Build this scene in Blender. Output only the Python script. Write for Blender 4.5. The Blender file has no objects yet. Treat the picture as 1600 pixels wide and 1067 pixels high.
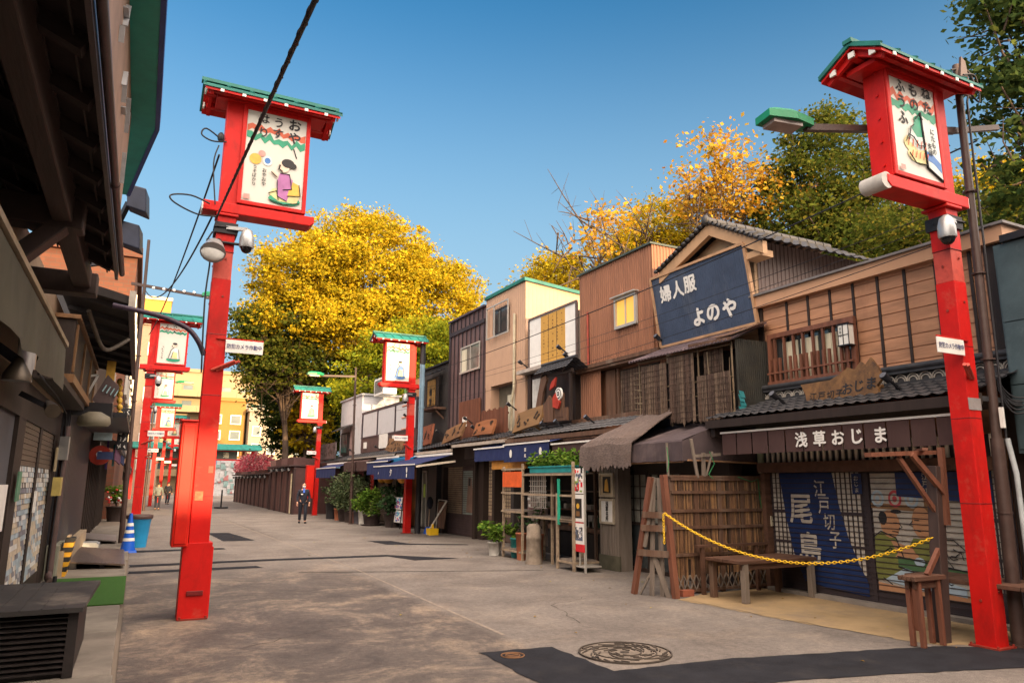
import bpy, math, random
import numpy as np
from mathutils import Vector, Matrix
random.seed(7)
R = math.radians
S = bpy.context.scene
C = S.collection

# ---------------------------------------------------------------- camera, sky, sun
cam = bpy.data.cameras.new('camera'); camo = bpy.data.objects.new('camera', cam); C.objects.link(camo)
cam.sensor_width = 36.0; cam.lens = 36.0*1122.0/1600.0
cam.clip_start = 0.05; cam.clip_end = 2000
_M = Matrix(((0.88982606, -0.09368178, -0.44657977), (-0.45625759, -0.16934475, -0.87358535), (0.00621312, 0.98109433, -0.1934304)))
camo.matrix_world = Matrix.Translation((0, 0, 1.75)) @ _M.to_4x4()
S.camera = camo

SUN_EL, SUN_AZ = 10.5, 168.0            # azimuth clockwise from +Y (up the street)
sdir = Vector((math.sin(R(SUN_AZ))*math.cos(R(SUN_EL)), math.cos(R(SUN_AZ))*math.cos(R(SUN_EL)), math.sin(R(SUN_EL))))
W = bpy.data.worlds.new('World'); S.world = W; W.use_nodes = True
wn = W.node_tree.nodes; wl = W.node_tree.links
sky = wn.new('ShaderNodeTexSky'); sky.sky_type = 'NISHITA'; sky.sun_disc = False
sky.sun_elevation = R(SUN_EL); sky.sun_rotation = R(SUN_AZ); sky.air_density = 1.0; sky.dust_density = 0.6; sky.ozone_density = 1.2
hs = wn.new('ShaderNodeHueSaturation'); hs.inputs['Saturation'].default_value = 1.5; hs.inputs['Value'].default_value = 0.92
wl.new(sky.outputs[0], hs.inputs['Color'])
# warm glow added to the sky behind and overhead, to brighten the shaded street
tc = wn.new('ShaderNodeTexCoord'); sx_ = wn.new('ShaderNodeSeparateXYZ'); wl.new(tc.outputs['Generated'], sx_.inputs[0])
mr_ = wn.new('ShaderNodeMapRange'); mr_.interpolation_type = 'SMOOTHSTEP'
for i_, v_ in ((1, 0.42), (2, -0.45), (3, 0.0), (4, 1.0)): mr_.inputs[i_].default_value = v_
wl.new(sx_.outputs[1], mr_.inputs[0])
gl = wn.new('ShaderNodeVectorMath'); gl.operation = 'SCALE'; gl.inputs[0].default_value = (28.4, 22.4, 17.2)
me_ = wn.new('ShaderNodeMapRange')
for i_, v_ in ((1, 0.0), (2, 0.8), (3, 0.12), (4, 1.2)): me_.inputs[i_].default_value = v_
wl.new(sx_.outputs[2], me_.inputs[0]); mm_ = wn.new('ShaderNodeMath'); mm_.operation = 'MULTIPLY'; wl.new(mr_.outputs[0], mm_.inputs[0]); wl.new(me_.outputs[0], mm_.inputs[1]); wl.new(mm_.outputs[0], gl.inputs['Scale'])
hz = wn.new('ShaderNodeMapRange'); hz.interpolation_type = 'SMOOTHSTEP'
for i_, v_ in ((1, 0.66), (2, 0.14), (3, 0.0), (4, 0.95)): hz.inputs[i_].default_value = v_
wl.new(sx_.outputs[2], hz.inputs[0])
hm = wn.new('ShaderNodeMix'); hm.data_type = 'RGBA'; hm.inputs[7].default_value = (1.6, 2.5, 3.2, 1); wl.new(hz.outputs[0], hm.inputs[0]); wl.new(hs.outputs[0], hm.inputs[6])
ad_ = wn.new('ShaderNodeVectorMath'); ad_.operation = 'ADD'; wl.new(hm.outputs[2], ad_.inputs[0]); wl.new(gl.outputs[0], ad_.inputs[1])
bg = wn['Background']; wl.new(ad_.outputs[0], bg.inputs['Color']); bg.inputs['Strength'].default_value = 0.12
sun = bpy.data.lights.new('sun', 'SUN'); suno = bpy.data.objects.new('sun', sun); C.objects.link(suno)
sun.energy = 5.0; sun.angle = R(0.6); sun.color = (1.0, 0.66, 0.33)
suno.rotation_euler = (-sdir).to_track_quat('-Z', 'Y').to_euler(); suno.location = (20, -30, 30)
S.view_settings.view_transform = 'Standard'; S.view_settings.look = 'None'
S.view_settings.exposure = 1.06; S.view_settings.gamma = 1.0
S.cycles.max_bounces = 6; S.cycles.diffuse_bounces = 4; S.cycles.glossy_bounces = 3; S.cycles.transparent_max_bounces = 8
S.cycles.transmission_bounces = 3
try: S.cycles.use_denoising = True
except Exception: pass

# ---------------------------------------------------------------- materials
def _nt(name):
    m = bpy.data.materials.new(name); m.use_nodes = True
    return m, m.node_tree.nodes, m.node_tree.links, m.node_tree.nodes['Principled BSDF']
def c4(c): return (c[0], c[1], c[2], 1)
def ramp(n, stops):
    r = n.new('ShaderNodeValToRGB'); e = r.color_ramp.elements
    while len(e) < len(stops): e.new(0.5)
    for k, (p, c) in enumerate(stops): e[k].position = p; e[k].color = c4(c)
    return r
def mix(n, l, a, b, f, mode='MIX'):
    x = n.new('ShaderNodeMix'); x.data_type = 'RGBA'; x.blend_type = mode
    for s, v in ((x.inputs[6], a), (x.inputs[7], b), (x.inputs[0], f)):
        if hasattr(v, 'links') or hasattr(v, 'is_linked'): l.new(v, s)
        elif isinstance(v, (int, float)): s.default_value = v
        else: s.default_value = c4(v)
    return x.outputs[2]
def noise(n, l, vec, scale, detail=5, rough=0.6, stretch=None, dist=0.0):
    if stretch:
        mp = n.new('ShaderNodeMapping'); mp.inputs['Scale'].default_value = stretch; l.new(vec, mp.inputs[0]); vec = mp.outputs[0]
    t = n.new('ShaderNodeTexNoise'); t.inputs['Scale'].default_value = scale; t.inputs['Detail'].default_value = detail
    t.inputs['Roughness'].default_value = rough; t.inputs['Distortion'].default_value = dist
    l.new(vec, t.inputs['Vector']); return t.outputs['Fac']
def mul(c, k): return tuple(min(1, x*k) for x in c)
MATS = {}
def mat(name, col, rough=0.65, metal=0.0, var=0.3, scale=4, stretch=None, bump=0.15, wear=None, wamt=0.5, wscale=1.2, wstretch=None, spec=0.4, fine=60):
    if name in MATS: return MATS[name]
    m, n, l, b = _nt(name)
    g = n.new('ShaderNodeNewGeometry'); v = g.outputs['Position']
    f = noise(n, l, v, scale, 6, 0.65, stretch)
    rp = ramp(n, [(0.28, mul(col, 1-var)), (0.5, col), (0.74, mul(col, 1+var))]); l.new(f, rp.inputs[0])
    out = rp.outputs[0]
    if wear:
        f2 = noise(n, l, v, wscale, 7, 0.7, wstretch, 0.4)
        r2 = ramp(n, [(0.62-0.28*wamt, (0, 0, 0)), (0.86-0.28*wamt, (1, 1, 1))]); l.new(f2, r2.inputs[0])
        out = mix(n, l, out, wear, r2.outputs[0])
    l.new(out, b.inputs['Base Color'])
    b.inputs['Roughness'].default_value = rough; b.inputs['Metallic'].default_value = metal
    b.inputs['Specular IOR Level'].default_value = spec
    if bump:
        f3 = noise(n, l, v, fine, 3, 0.6, stretch)
        bp = n.new('ShaderNodeBump'); bp.inputs['Strength'].default_value = bump; bp.inputs['Distance'].default_value = 0.01
        l.new(f3, bp.inputs['Height']); l.new(bp.outputs[0], b.inputs['Normal'])
    MATS[name] = m; return m
def emit(name, col, s):
    if name in MATS: return MATS[name]
    m, n, l, b = _nt(name)
    b.inputs['Base Color'].default_value = c4(col); b.inputs['Emission Color'].default_value = c4(col); b.inputs['Emission Strength'].default_value = s
    MATS[name] = m; return m
def leafmat(name, cols, trans=0.35):
    if name in MATS: return MATS[name]
    m, n, l, b = _nt(name)
    g = n.new('ShaderNodeNewGeometry')
    k = len(cols)
    rp = ramp(n, [((i+0.5)/k, c) for i, c in enumerate(cols)]); l.new(g.outputs['Random Per Island'], rp.inputs[0])
    f = noise(n, l, g.outputs['Position'], 0.35, 3)
    f_ = noise(n, l, g.outputs['Position'], 1.1, 4, 0.7)
    r2 = ramp(n, [(0.32, (0.55, 0.66, 0.6)), (0.5, (0.95, 0.97, 0.95)), (0.68, (1.2, 1.12, 1.05))]); l.new(f_, r2.inputs[0])
    out = mix(n, l, rp.outputs[0], r2.outputs[0], 1.0, 'MULTIPLY')
    n.remove(b)
    d = n.new('ShaderNodeBsdfDiffuse'); t = n.new('ShaderNodeBsdfTranslucent'); mx = n.new('ShaderNodeMixShader')
    l.new(out, d.inputs[0]); l.new(out, t.inputs[0]); mx.inputs[0].default_value = trans
    l.new(d.outputs[0], mx.inputs[1]); l.new(t.outputs[0], mx.inputs[2])
    l.new(mx.outputs[0], n['Material Output'].inputs[0])
    MATS[name] = m; return m
V0 = (1, 1, 0.12)      # grain along z
VY = (1, 0.1, 1)       # grain along y
VX = (0.1, 1, 1)
red = mat('vermilion_paint', (0.50, 0.010, 0.008), 0.5, var=0.16, scale=2.5, wear=(0.24, 0.010, 0.008), wamt=0.42, wscale=2.2, wstretch=(1, 1, .35), bump=0.18, spec=0.22, fine=9)
redfaded = mat('faded_vermilion_paint', (0.46, 0.06, 0.04), 0.55, var=0.2, scale=5)
redbox = mat('orange_red_cabinet_paint', (0.56, 0.016, 0.008), 0.42, var=0.1, scale=2, wear=(0.36, 0.01, 0.008), wamt=0.2, bump=0.04, spec=0.25)
copper = mat('green_copper', (0.012, 0.15, 0.125), 0.55, var=0.3, scale=3, wear=(0.01, 0.07, 0.065), wamt=0.4)
def chips(m, col, scale, lo, hi, amt):
    n, l = m.node_tree.nodes, m.node_tree.links; b = n['Principled BSDF']; src = b.inputs['Base Color'].links[0].from_socket
    g = n.new('ShaderNodeNewGeometry'); r = ramp(n, [(lo, (0, 0, 0)), (hi, (amt, amt, amt))]); l.new(noise(n, l, g.outputs['Position'], scale, 8, 0.75), r.inputs[0])
    l.new(mix(n, l, src, col, r.outputs[0]), b.inputs['Base Color'])
chips(red, (0.46, 0.07, 0.045), 3.0, 0.56, 0.72, 0.7); chips(red, (0.12, 0.02, 0.015), 11.0, 0.66, 0.72, 0.8); chips(redbox, (0.2, 0.02, 0.012), 9.0, 0.66, 0.73, 0.8); chips(redfaded, (0.30, 0.03, 0.02), 6.0, 0.5, 0.65, 0.7)
lampgreen = mat('lamp_green_enamel', (0.008, 0.20, 0.085), 0.35, var=0.12)
panelw = mat('panel_white', (0.54, 0.53, 0.48), 0.35, var=0.05, scale=2, bump=0)
white = mat('white_paint', (0.72, 0.71, 0.68), 0.5, var=0.08, wear=(0.5, 0.48, 0.44), wamt=0.2)
ink = mat('black_ink', (0.015, 0.015, 0.018), 0.6, var=0.1, bump=0)
dkmetal = mat('dark_metal', (0.03, 0.03, 0.035), 0.4, 0.6, var=0.2)
blackrub = mat('black_rubber', (0.012, 0.012, 0.016), 0.6, var=0.2)
grey = mat('grey_metal', (0.35, 0.36, 0.37), 0.35, 0.5, var=0.15)
steelbrown = mat('brown_steel_paint', (0.052, 0.030, 0.025), 0.5, var=0.25, wear=(0.10, 0.065, 0.055), wamt=0.25)
steelblue = mat('blue_grey_steel_paint', (0.17, 0.27, 0.36), 0.45, var=0.2)
blackpaint = mat('black_paint', (0.022, 0.022, 0.026), 0.45, var=0.2)
woodd = mat('dark_stained_wood', (0.024, 0.015, 0.012), 0.6, var=0.4, scale=7, stretch=V0, bump=0.3)
woodm = mat('weathered_brown_wood', (0.105, 0.055, 0.034), 0.7, var=0.45, scale=9, stretch=V0, bump=0.4, wear=(0.22, 0.17, 0.13), wamt=0.3, wstretch=V0)
woodr = mat('reddish_wood', (0.15, 0.058, 0.034), 0.6, var=0.4, scale=8, stretch=V0, bump=0.3)
woodx = mat('brown_wood_along_beam', (0.095, 0.048, 0.031), 0.65, var=0.45, scale=8, stretch=VX, bump=0.35)
woody = mat('brown_wood_along_street', (0.16, 0.08, 0.045), 0.65, var=0.45, scale=8, stretch=VY, bump=0.35)
woodgrey = mat('greyed_wood', (0.17, 0.14, 0.115), 0.8, var=0.4, scale=9, stretch=V0, bump=0.4)
board = mat('carved_board_wood', (0.17, 0.088, 0.038), 0.6, var=0.45, scale=5, stretch=VY, bump=0.3, wear=(0.08, 0.045, 0.025), wamt=0.45, wscale=2.5)
boardo = mat('orange_carved_board', (0.24, 0.092, 0.036), 0.55, var=0.35, scale=5, stretch=VY, bump=0.3)
tile = mat('dark_roof_tile', (0.036, 0.037, 0.042), 0.5, var=0.4, scale=5, bump=0.2, wear=(0.075, 0.072, 0.07), wamt=0.25, wscale=3)
navy = mat('navy_canvas', (0.012, 0.022, 0.09), 0.8, var=0.2, scale=6, bump=0.2, fine=200)
purplec = mat('faded_brown_canvas', (0.068, 0.050, 0.054), 0.85, var=0.3, scale=3, bump=0.2, fine=200, wear=(0.16, 0.12, 0.115), wamt=0.35)
brownc = mat('brown_canvas', (0.058, 0.030, 0.028), 0.85, var=0.15, scale=4, bump=0.15, fine=200)
olive = mat('olive_canvas', (0.06, 0.054, 0.036), 0.85, var=0.25, scale=2, bump=0.2, fine=150)
cream = mat('cream_plaster', (0.30, 0.215, 0.145), 0.85, var=0.1, scale=3, wear=(0.40, 0.29, 0.2), wamt=0.3)
winglass = mat('window_glass', (0.035, 0.042, 0.045), 0.06, var=0.3, scale=1.5, bump=0, spec=0.8)
curtain = mat('pale_curtain', (0.55, 0.52, 0.40), 0.8, var=0.2, scale=8, stretch=V0)
alu = mat('aluminium_frame', (0.48, 0.46, 0.42), 0.4, 0.4, var=0.12)
bark = mat('bark', (0.085, 0.06, 0.045), 0.9, var=0.4, scale=6, stretch=(1, 1, 0.25), bump=0.6, fine=20)
terra = mat('terracotta', (0.34, 0.12, 0.06), 0.75, var=0.2)
potdark = mat('dark_pot', (0.045, 0.032, 0.03), 0.55, var=0.25)
yellowp = mat('yellow_plastic', (0.80, 0.50, 0.02), 0.4, var=0.1, bump=0)
bluep = mat('blue_plastic', (0.01, 0.10, 0.55), 0.4, var=0.1, bump=0.03)
bluebin = mat('sky_blue_plastic', (0.02, 0.30, 0.62), 0.45, var=0.1, bump=0.03)
skin = mat('skin', (0.50, 0.28, 0.19), 0.55, var=0.08, bump=0)
cloth_d = mat('dark_clothing', (0.014, 0.017, 0.028), 0.85, var=0.25, scale=10)
cloth_g = mat('grey_clothing', (0.14, 0.16, 0.15), 0.85, var=0.2, scale=10)
hair = mat('dark_hair', (0.02, 0.015, 0.013), 0.5, var=0.3, scale=30)

# ---------------------------------------------------------------- mesh helpers
TXT = {}
def glyphs(body, bold):
    k = (body, bold)
    if k in TXT: return TXT[k]
    c = bpy.data.curves.new('t', 'FONT'); c.body = body; c.size = 1; c.align_x = 'CENTER'; c.align_y = 'CENTER'; c.resolution_u = 3; c.offset = bold
    o = bpy.data.objects.new('t', c); C.objects.link(o)
    dg = bpy.context.evaluated_depsgraph_get(); me = bpy.data.meshes.new_from_object(o.evaluated_get(dg))
    vs = np.array([v.co[:2] for v in me.vertices]); fs = [tuple(p.vertices) for p in me.polygons]
    if len(vs): vs -= (vs.max(0)+vs.min(0))/2
    bpy.data.objects.remove(o); bpy.data.curves.remove(c); bpy.data.meshes.remove(me)
    TXT[k] = (vs, fs); return TXT[k]
def wloc(o):
    v = Vector((0, 0, 0))
    while o: v = v + o.location; o = o.parent
    return v
class MB:
    def __init__(s): s.v = []; s.f = []; s.m = []; s.sm = []
    def add(s, vs, fs, m=0, sm=False):
        b = len(s.v); s.v += [tuple(map(float, q)) for q in vs]
        for f in fs: s.f.append(tuple(b+i for i in f)); s.m.append(m); s.sm.append(sm)
        return s
    def hexa(s, p, m=0):
        return s.add(p, [(0, 3, 2, 1), (4, 5, 6, 7), (0, 1, 5, 4), (1, 2, 6, 5), (2, 3, 7, 6), (3, 0, 4, 7)], m)
    def box(s, x0, x1, y0, y1, z0, z1, m=0):
        if x0 > x1: x0, x1 = x1, x0
        if y0 > y1: y0, y1 = y1, y0
        if z0 > z1: z0, z1 = z1, z0
        return s.hexa([(x0, y0, z0), (x1, y0, z0), (x1, y1, z0), (x0, y1, z0), (x0, y0, z1), (x1, y0, z1), (x1, y1, z1), (x0, y1, z1)], m)
    def bar(s, p0, p1, w, h=None, m=0, up=(0, 0, 1)):
        p0 = Vector(p0); p1 = Vector(p1); h = h or w
        d = (p1-p0).normalized(); u = Vector(up)
        if abs(d.dot(u)) > 0.98: u = Vector((0, 1, 0))
        a = d.cross(u).normalized()*(w/2); b = a.cross(d).normalized()*(h/2)
        return s.hexa([p0-a-b, p0+a-b, p0+a+b, p0-a+b, p1-a-b, p1+a-b, p1+a+b, p1-a+b], m)
    def cyl(s, p0, p1, r0, r1=None, n=12, m=0, cap=True):
        p0 = Vector(p0); p1 = Vector(p1); r1 = r0 if r1 is None else r1
        d = (p1-p0).normalized(); u = Vector((0, 0, 1)) if abs(d.z) < 0.95 else Vector((1, 0, 0))
        a = d.cross(u).normalized(); b = a.cross(d)
        vs = []
        for p, r in ((p0, r0), (p1, r1)):
            for k in range(n):
                t = 2*math.pi*k/n; vs.append(p+a*(r*math.cos(t))+b*(r*math.sin(t)))
        s.add(vs, [(k, (k+1) % n, n+(k+1) % n, n+k) for k in range(n)], m, True)
        if cap: s.add(vs, [tuple(range(n-1, -1, -1)), tuple(range(n, 2*n))], m)
        return s
    def tube(s, pts, r, n=6, m=0):
        P = [Vector(p) for p in pts]; rr = r if isinstance(r, (list, tuple)) else [r]*len(P)
        vs = []; ref = None
        for i, p in enumerate(P):
            d = (P[min(i+1, len(P)-1)]-P[max(i-1, 0)]).normalized()
            if ref is None: ref = Vector((0, 0, 1)) if abs(d.z) < 0.9 else Vector((1, 0, 0))
            a = d.cross(ref).normalized(); b = a.cross(d).normalized(); ref = b
            for k in range(n):
                t = 2*math.pi*k/n; vs.append(p+a*(rr[i]*math.cos(t))+b*(rr[i]*math.sin(t)))
        fs = [(i*n+k, i*n+(k+1) % n, (i+1)*n+(k+1) % n, (i+1)*n+k) for i in range(len(P)-1) for k in range(n)]
        s.add(vs, fs, m, True); L = (len(P)-1)*n
        return s.add(vs, [tuple(range(n-1, -1, -1)), tuple(range(L, L+n))], m)
    def sph(s, c, rx, ry=None, rz=None, nu=12, nv=8, m=0, z0=-1.0, z1=1.0):
        ry = ry or rx; rz = rz or rx; a0 = math.asin(z0); a1 = math.asin(z1); vs = []
        for j in range(nv+1):
            a = a0+(a1-a0)*j/nv
            for i in range(nu):
                t = 2*math.pi*i/nu; vs.append((c[0]+rx*math.cos(a)*math.cos(t), c[1]+ry*math.cos(a)*math.sin(t), c[2]+rz*math.sin(a)))
        return s.add(vs, [(j*nu+i, j*nu+(i+1) % nu, (j+1)*nu+(i+1) % nu, (j+1)*nu+i) for j in range(nv) for i in range(nu)], m, True)
    def lathe(s, c, prof, n=14, m=0):
        vs = [(c[0]+r*math.cos(2*math.pi*i/n), c[1]+r*math.sin(2*math.pi*i/n), c[2]+z) for r, z in prof for i in range(n)]
        k = len(prof)
        s.add(vs, [(j*n+i, j*n+(i+1) % n, (j+1)*n+(i+1) % n, (j+1)*n+i) for j in range(k-1) for i in range(n)], m, True)
        return s.add(vs, [tuple(range(n-1, -1, -1)), tuple(range((k-1)*n, k*n))], m)
    def prism(s, poly, o, ux, uy, t, m=0):       # outline in the plane (ux,uy) at o, thickness t behind the face
        o = Vector(o); ux = Vector(ux); uy = Vector(uy); nn = ux.cross(uy).normalized()
        a = sum(poly[i][0]*poly[(i+1) % len(poly)][1]-poly[(i+1) % len(poly)][0]*poly[i][1] for i in range(len(poly)))
        if a < 0: poly = poly[::-1]
        fr = [o+ux*x+uy*y for x, y in poly]; bk = [p-nn*t for p in fr]; n = len(poly)
        return s.add(fr+bk, [tuple(range(n)), tuple(range(2*n-1, n-1, -1))]+[(i, n+i, n+(i+1) % n, (i+1) % n) for i in range(n)], m)
    def text(s, body, o, ux, uy, size, m=0, bold=0.0, t=0.004, sx=1.0):
        vs, fs = glyphs(body, 0.0)
        if not len(vs): return s
        o = Vector(o); ux = Vector(ux); uy = Vector(uy); n = ux.cross(uy).normalized()
        for i, (a, c) in enumerate([(0, 0), (bold, .3*bold), (-bold, -.3*bold), (.3*bold, -bold), (-.3*bold, bold)] if bold else [(0, 0)]):
            s.add([o+n*(t+.0005*i)+ux*((float(x)+a)*size*sx)+uy*((float(y)+c)*size) for x, y in vs], fs, m)
        return s
    def vtext(s, body, o, ux, uy, size, m=0, step=1.15, **k):
        for i, ch in enumerate(body):
            s.text(ch, Vector(o)-Vector(uy)*(size*step*i), ux, uy, size, m, **k)
        return s
    def build(s, name, mats, parent=None, bevel=0.0, smooth=False):
        if not isinstance(mats, (list, tuple)): mats = [mats]
        me = bpy.data.meshes.new(name)
        a = np.array(s.v); org = Vector(((a[:, 0].min()+a[:, 0].max())/2, (a[:, 1].min()+a[:, 1].max())/2, a[:, 2].min()))
        me.from_pydata([tuple(Vector(q)-org) for q in s.v], [], s.f)
        for x in mats: me.materials.append(x)
        me.polygons.foreach_set('material_index', s.m)
        me.polygons.foreach_set('use_smooth', [True]*len(s.f) if smooth else s.sm)
        me.update()
        o = bpy.data.objects.new(name, me); C.objects.link(o)
        if parent: o.parent = parent; o.location = org-wloc(parent)
        else: o.location = org
        if bevel:
            b = o.modifiers.new('bevel', 'BEVEL'); b.width = bevel; b.segments = 2; b.limit_method = 'ANGLE'; b.angle_limit = R(50)
        return o
def tag(o, label=None, cat=None, group=None, kind=None):
    if label: o['label'] = label
    if cat: o['category'] = cat
    if group: o['group'] = group
    if kind: o['kind'] = kind
    return o
def thing(name, label, cat, loc, group=None):
    o = bpy.data.objects.new(name, None); C.objects.link(o); o.location = loc; o.empty_display_size = 0.2
    return tag(o, label, cat, group)
def kids(o): return [c for c in bpy.data.objects if c.parent == o]
def dup(o, loc, label=None, parent=None):
    c = o.copy(); C.objects.link(c); c.parent = parent
    if parent is None: c.location = loc
    if label: c['label'] = label
    for ch in list(o.children): dup(ch, None, None, c)
    return c
NEGY = (0, -1, 0); UP = (0, 0, 1); PX_ = (1, 0, 0); PY_ = (0, 1, 0)
def corr(mb, x, y0, y1, z0, z1, pitch=0.08, amp=0.018, m=0, axis='y', ztop=None):
    """ribbed metal sheet facing -x (axis y) or -y (axis x); ztop: function of the running coordinate"""
    n = max(2, int(round(abs(y1-y0)/pitch))); vs = []; 
    prof = []
    for k in range(n):
        a = y0+(y1-y0)*k/n; w = (y1-y0)/n
        prof += [(a, 0), (a+w*0.55, 0), (a+w*0.65, -amp), (a+w*0.9, -amp)]
    prof.append((y1, 0))
    for t, d in prof:
        zt = ztop(t) if ztop else z1
        for z in (z0, zt): vs.append((x+d, t, z) if axis == 'y' else (t, x+d, z))
    fs = [(2*i, 2*i+2, 2*i+3, 2*i+1) if axis == 'x' else (2*i, 2*i+1, 2*i+3, 2*i+2) for i in range(len(prof)-1)]
    return mb.add(vs, fs, m)
def tiles(mb, e0, e1, r0, r1, nx, ny, amp=0.03, step=0.03, m=0):
    """tiled slope: e0-e1 the eave, r0-r1 the upper edge"""
    e0, e1, r0, r1 = map(Vector, (e0, e1, r0, r1)); nn = (e1-e0).cross(r0-e0).normalized()
    if nn.z < 0: nn = -nn
    rows = []
    for j in range(ny):
        for q, h in ((0.0, step), (0.98, 0.0)): rows.append(((j+q)/ny, h))
    cols = [(i/(nx*6), amp*(0.5+0.5*math.cos(2*math.pi*i/6))**2) for i in range(nx*6+1)]
    vs = []
    for t, h in rows:
        for u, a in cols: vs.append((e0.lerp(e1, u)).lerp(r0.lerp(r1, u), t)+nn*(h+a))
    nc = len(cols)
    return mb.add(vs, [(j*nc+i, j*nc+i+1, (j+1)*nc+i+1, (j+1)*nc+i) for j in range(len(rows)-1) for i in range(nc-1)], m)
def curve(pts, n=5):
    P = [Vector(p) for p in pts]; out = []
    for i in range(len(P)-1):
        a, b, c, d = P[max(i-1, 0)], P[i], P[i+1], P[min(i+2, len(P)-1)]
        for k in range(n):
            t = k/n; out.append(0.5*((2*b)+(c-a)*t+(2*a-5*b+4*c-d)*t*t+(3*b-a-3*c+d)*t**3))
    return out+[P[-1]]
# ---------------------------------------------------------------- ground
def ground_mat():
    m, n, l, b = _nt('street_concrete')
    g = n.new('ShaderNodeNewGeometry'); v = g.outputs['Position']
    base = ramp(n, [(0.3, (0.205, 0.180, 0.158)), (0.52, (0.262, 0.232, 0.203)), (0.75, (0.325, 0.288, 0.25))])
    l.new(noise(n, l, v, 0.55, 9, 0.68, (0.8, 1.0, 1)), base.inputs[0])
    st = ramp(n, [(0.45, (0, 0, 0)), (0.60, (1, 1, 1))]); l.new(noise(n, l, v, 0.6, 9, 0.75, (1, 1, 1), 0.5), st.inputs[0])
    sh_ = n.new('ShaderNodeMath'); sh_.operation = 'MULTIPLY'; sh_.inputs[1].default_value = 0.42; l.new(st.outputs[0], sh_.inputs[0])
    a = mix(n, l, base.outputs[0], (0.085, 0.070, 0.062), sh_.outputs[0])
    # the strip left of the paving joint is older and more worn
    sx = n.new('ShaderNodeSeparateXYZ'); l.new(v, sx.inputs[0])
    mr = n.new('ShaderNodeMapRange'); mr.inputs[1].default_value = 3.85; mr.inputs[2].default_value = 4.05; l.new(sx.outputs[0], mr.inputs[0])
    w2 = ramp(n, [(0.36, (0.055, 0.045, 0.042)), (0.5, (0.12, 0.098, 0.085)), (0.56, (0.22, 0.175, 0.135)), (0.66, (0.42, 0.32, 0.22))]); l.new(noise(n, l, v, 0.8, 10, 0.78, (1, 1, 1), 0.5), w2.inputs[0])
    half = n.new('ShaderNodeMath'); half.operation = 'MULTIPLY_ADD'; half.inputs[1].default_value = -0.6; half.inputs[2].default_value = 0.85; l.new(mr.outputs[0], half.inputs[0])
    my = n.new('ShaderNodeMapRange'); my.interpolation_type = 'SMOOTHSTEP'; my.inputs[1].default_value = 12; my.inputs[2].default_value = 19; my.inputs[3].default_value = 1; my.inputs[4].default_value = 0.15; l.new(sx.outputs[1], my.inputs[0])
    h2 = n.new('ShaderNodeMath'); h2.operation = 'MULTIPLY'; l.new(half.outputs[0], h2.inputs[0]); l.new(my.outputs[0], h2.inputs[1])
    a = mix(n, l, a, w2.outputs[0], h2.outputs[0])
    sp = ramp(n, [(0.3, (0.58, 0.58, 0.58)), (0.7, (1.34, 1.34, 1.34))]); l.new(noise(n, l, v, 90, 2, 0.6), sp.inputs[0])
    a = mix(n, l, a, sp.outputs[0], 1.0, 'MULTIPLY')
    sp2 = ramp(n, [(0.35, (0.66, 0.665, 0.68)), (0.65, (0.96, 0.965, 0.985))]); l.new(noise(n, l, v, 14, 4, 0.7), sp2.inputs[0])
    a = mix(n, l, a, sp2.outputs[0], 1.0, 'MULTIPLY')
    l.new(a, b.inputs['Base Color'])
    rr = n.new('ShaderNodeMapRange'); rr.inputs[3].default_value = 0.62; rr.inputs[4].default_value = 0.9; l.new(st.outputs[0], rr.inputs[0])
    b.inputs['Roughness'].default_value = 0.75; b.inputs['Specular IOR Level'].default_value = 0.35
    bp = n.new('ShaderNodeBump'); bp.inputs['Strength'].default_value = 0.35; bp.inputs['Distance'].default_value = 0.01
    l.new(noise(n, l, v, 70, 4, 0.7), bp.inputs['Height']); l.new(bp.outputs[0], b.inputs['Normal'])
    return m
gm = ground_mat()
earth = mat('bare_ground', (0.17, 0.14, 0.11), 0.9, var=0.3, scale=0.4)
asph = mat('new_asphalt', (0.021, 0.022, 0.027), 0.8, var=0.35, scale=3, bump=0.5, fine=150, wear=(0.038, 0.036, 0.037), wamt=0.25, wscale=2, spec=0.12)
warm_tan = mat('warm_tan_concrete', (0.30, 0.215, 0.115), 0.85, var=0.25, scale=1.6, bump=0.3, fine=90, wear=(0.2, 0.155, 0.11), wamt=0.4, wscale=1.4)
slab = mat('pavement_slabs', (0.185, 0.165, 0.14), 0.85, var=0.3, scale=2, bump=0.3, fine=90, wear=(0.12, 0.105, 0.09), wamt=0.4, wscale=1.6)
iron = mat('cast_iron', (0.21, 0.175, 0.14), 0.6, 0.2, var=0.35, scale=6, bump=0.3)
def sheet(name, poly, z, m, kind='structure', label=None, cat=None):
    mb = MB(); mb.add([(x, y, z) for x, y in poly], [tuple(range(len(poly)))])
    o = mb.build(name, m)
    n = o.data.polygons[0].normal
    if n.z < 0: o.data.flip_normals()
    return tag(o, label, cat, None, kind)
def ragged(poly, w=.018, step=.12, seed=1):
    rr = random.Random(seed); out = []
    for i, a in enumerate(poly):
        b = poly[(i+1) % len(poly)]; n = max(1, int(math.dist(a, b)/step))
        for k in range(n): out.append((a[0]+(b[0]-a[0])*k/n+rr.uniform(-w, w), a[1]+(b[1]-a[1])*k/n+rr.uniform(-w, w)))
    return out
sheet('ground', [(-600, -600), (600, -600), (600, 900), (-600, 900)], -0.008, earth)
sheet('road', [(0, -14), (10.6, -14), (10.6, 150), (0, 150)], 0.0, gm)
sheet('shop_forecourt', ragged([(7.62, 9.2), (7.7, 8.2), (7.78, 7.2), (7.95, 6.2), (8.15, 5.42), (8.75, 5.1), (9.86, 4.2), (9.9, 9.52), (8.6, 9.58)], .035, .10, 3), 0.004, warm_tan)  # warm tan sheet laid over the road before the right shop
def patch(poly):
    poly = ragged(poly)
    return sheet('asphalt_patch', poly, 0.006, asph)
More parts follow.
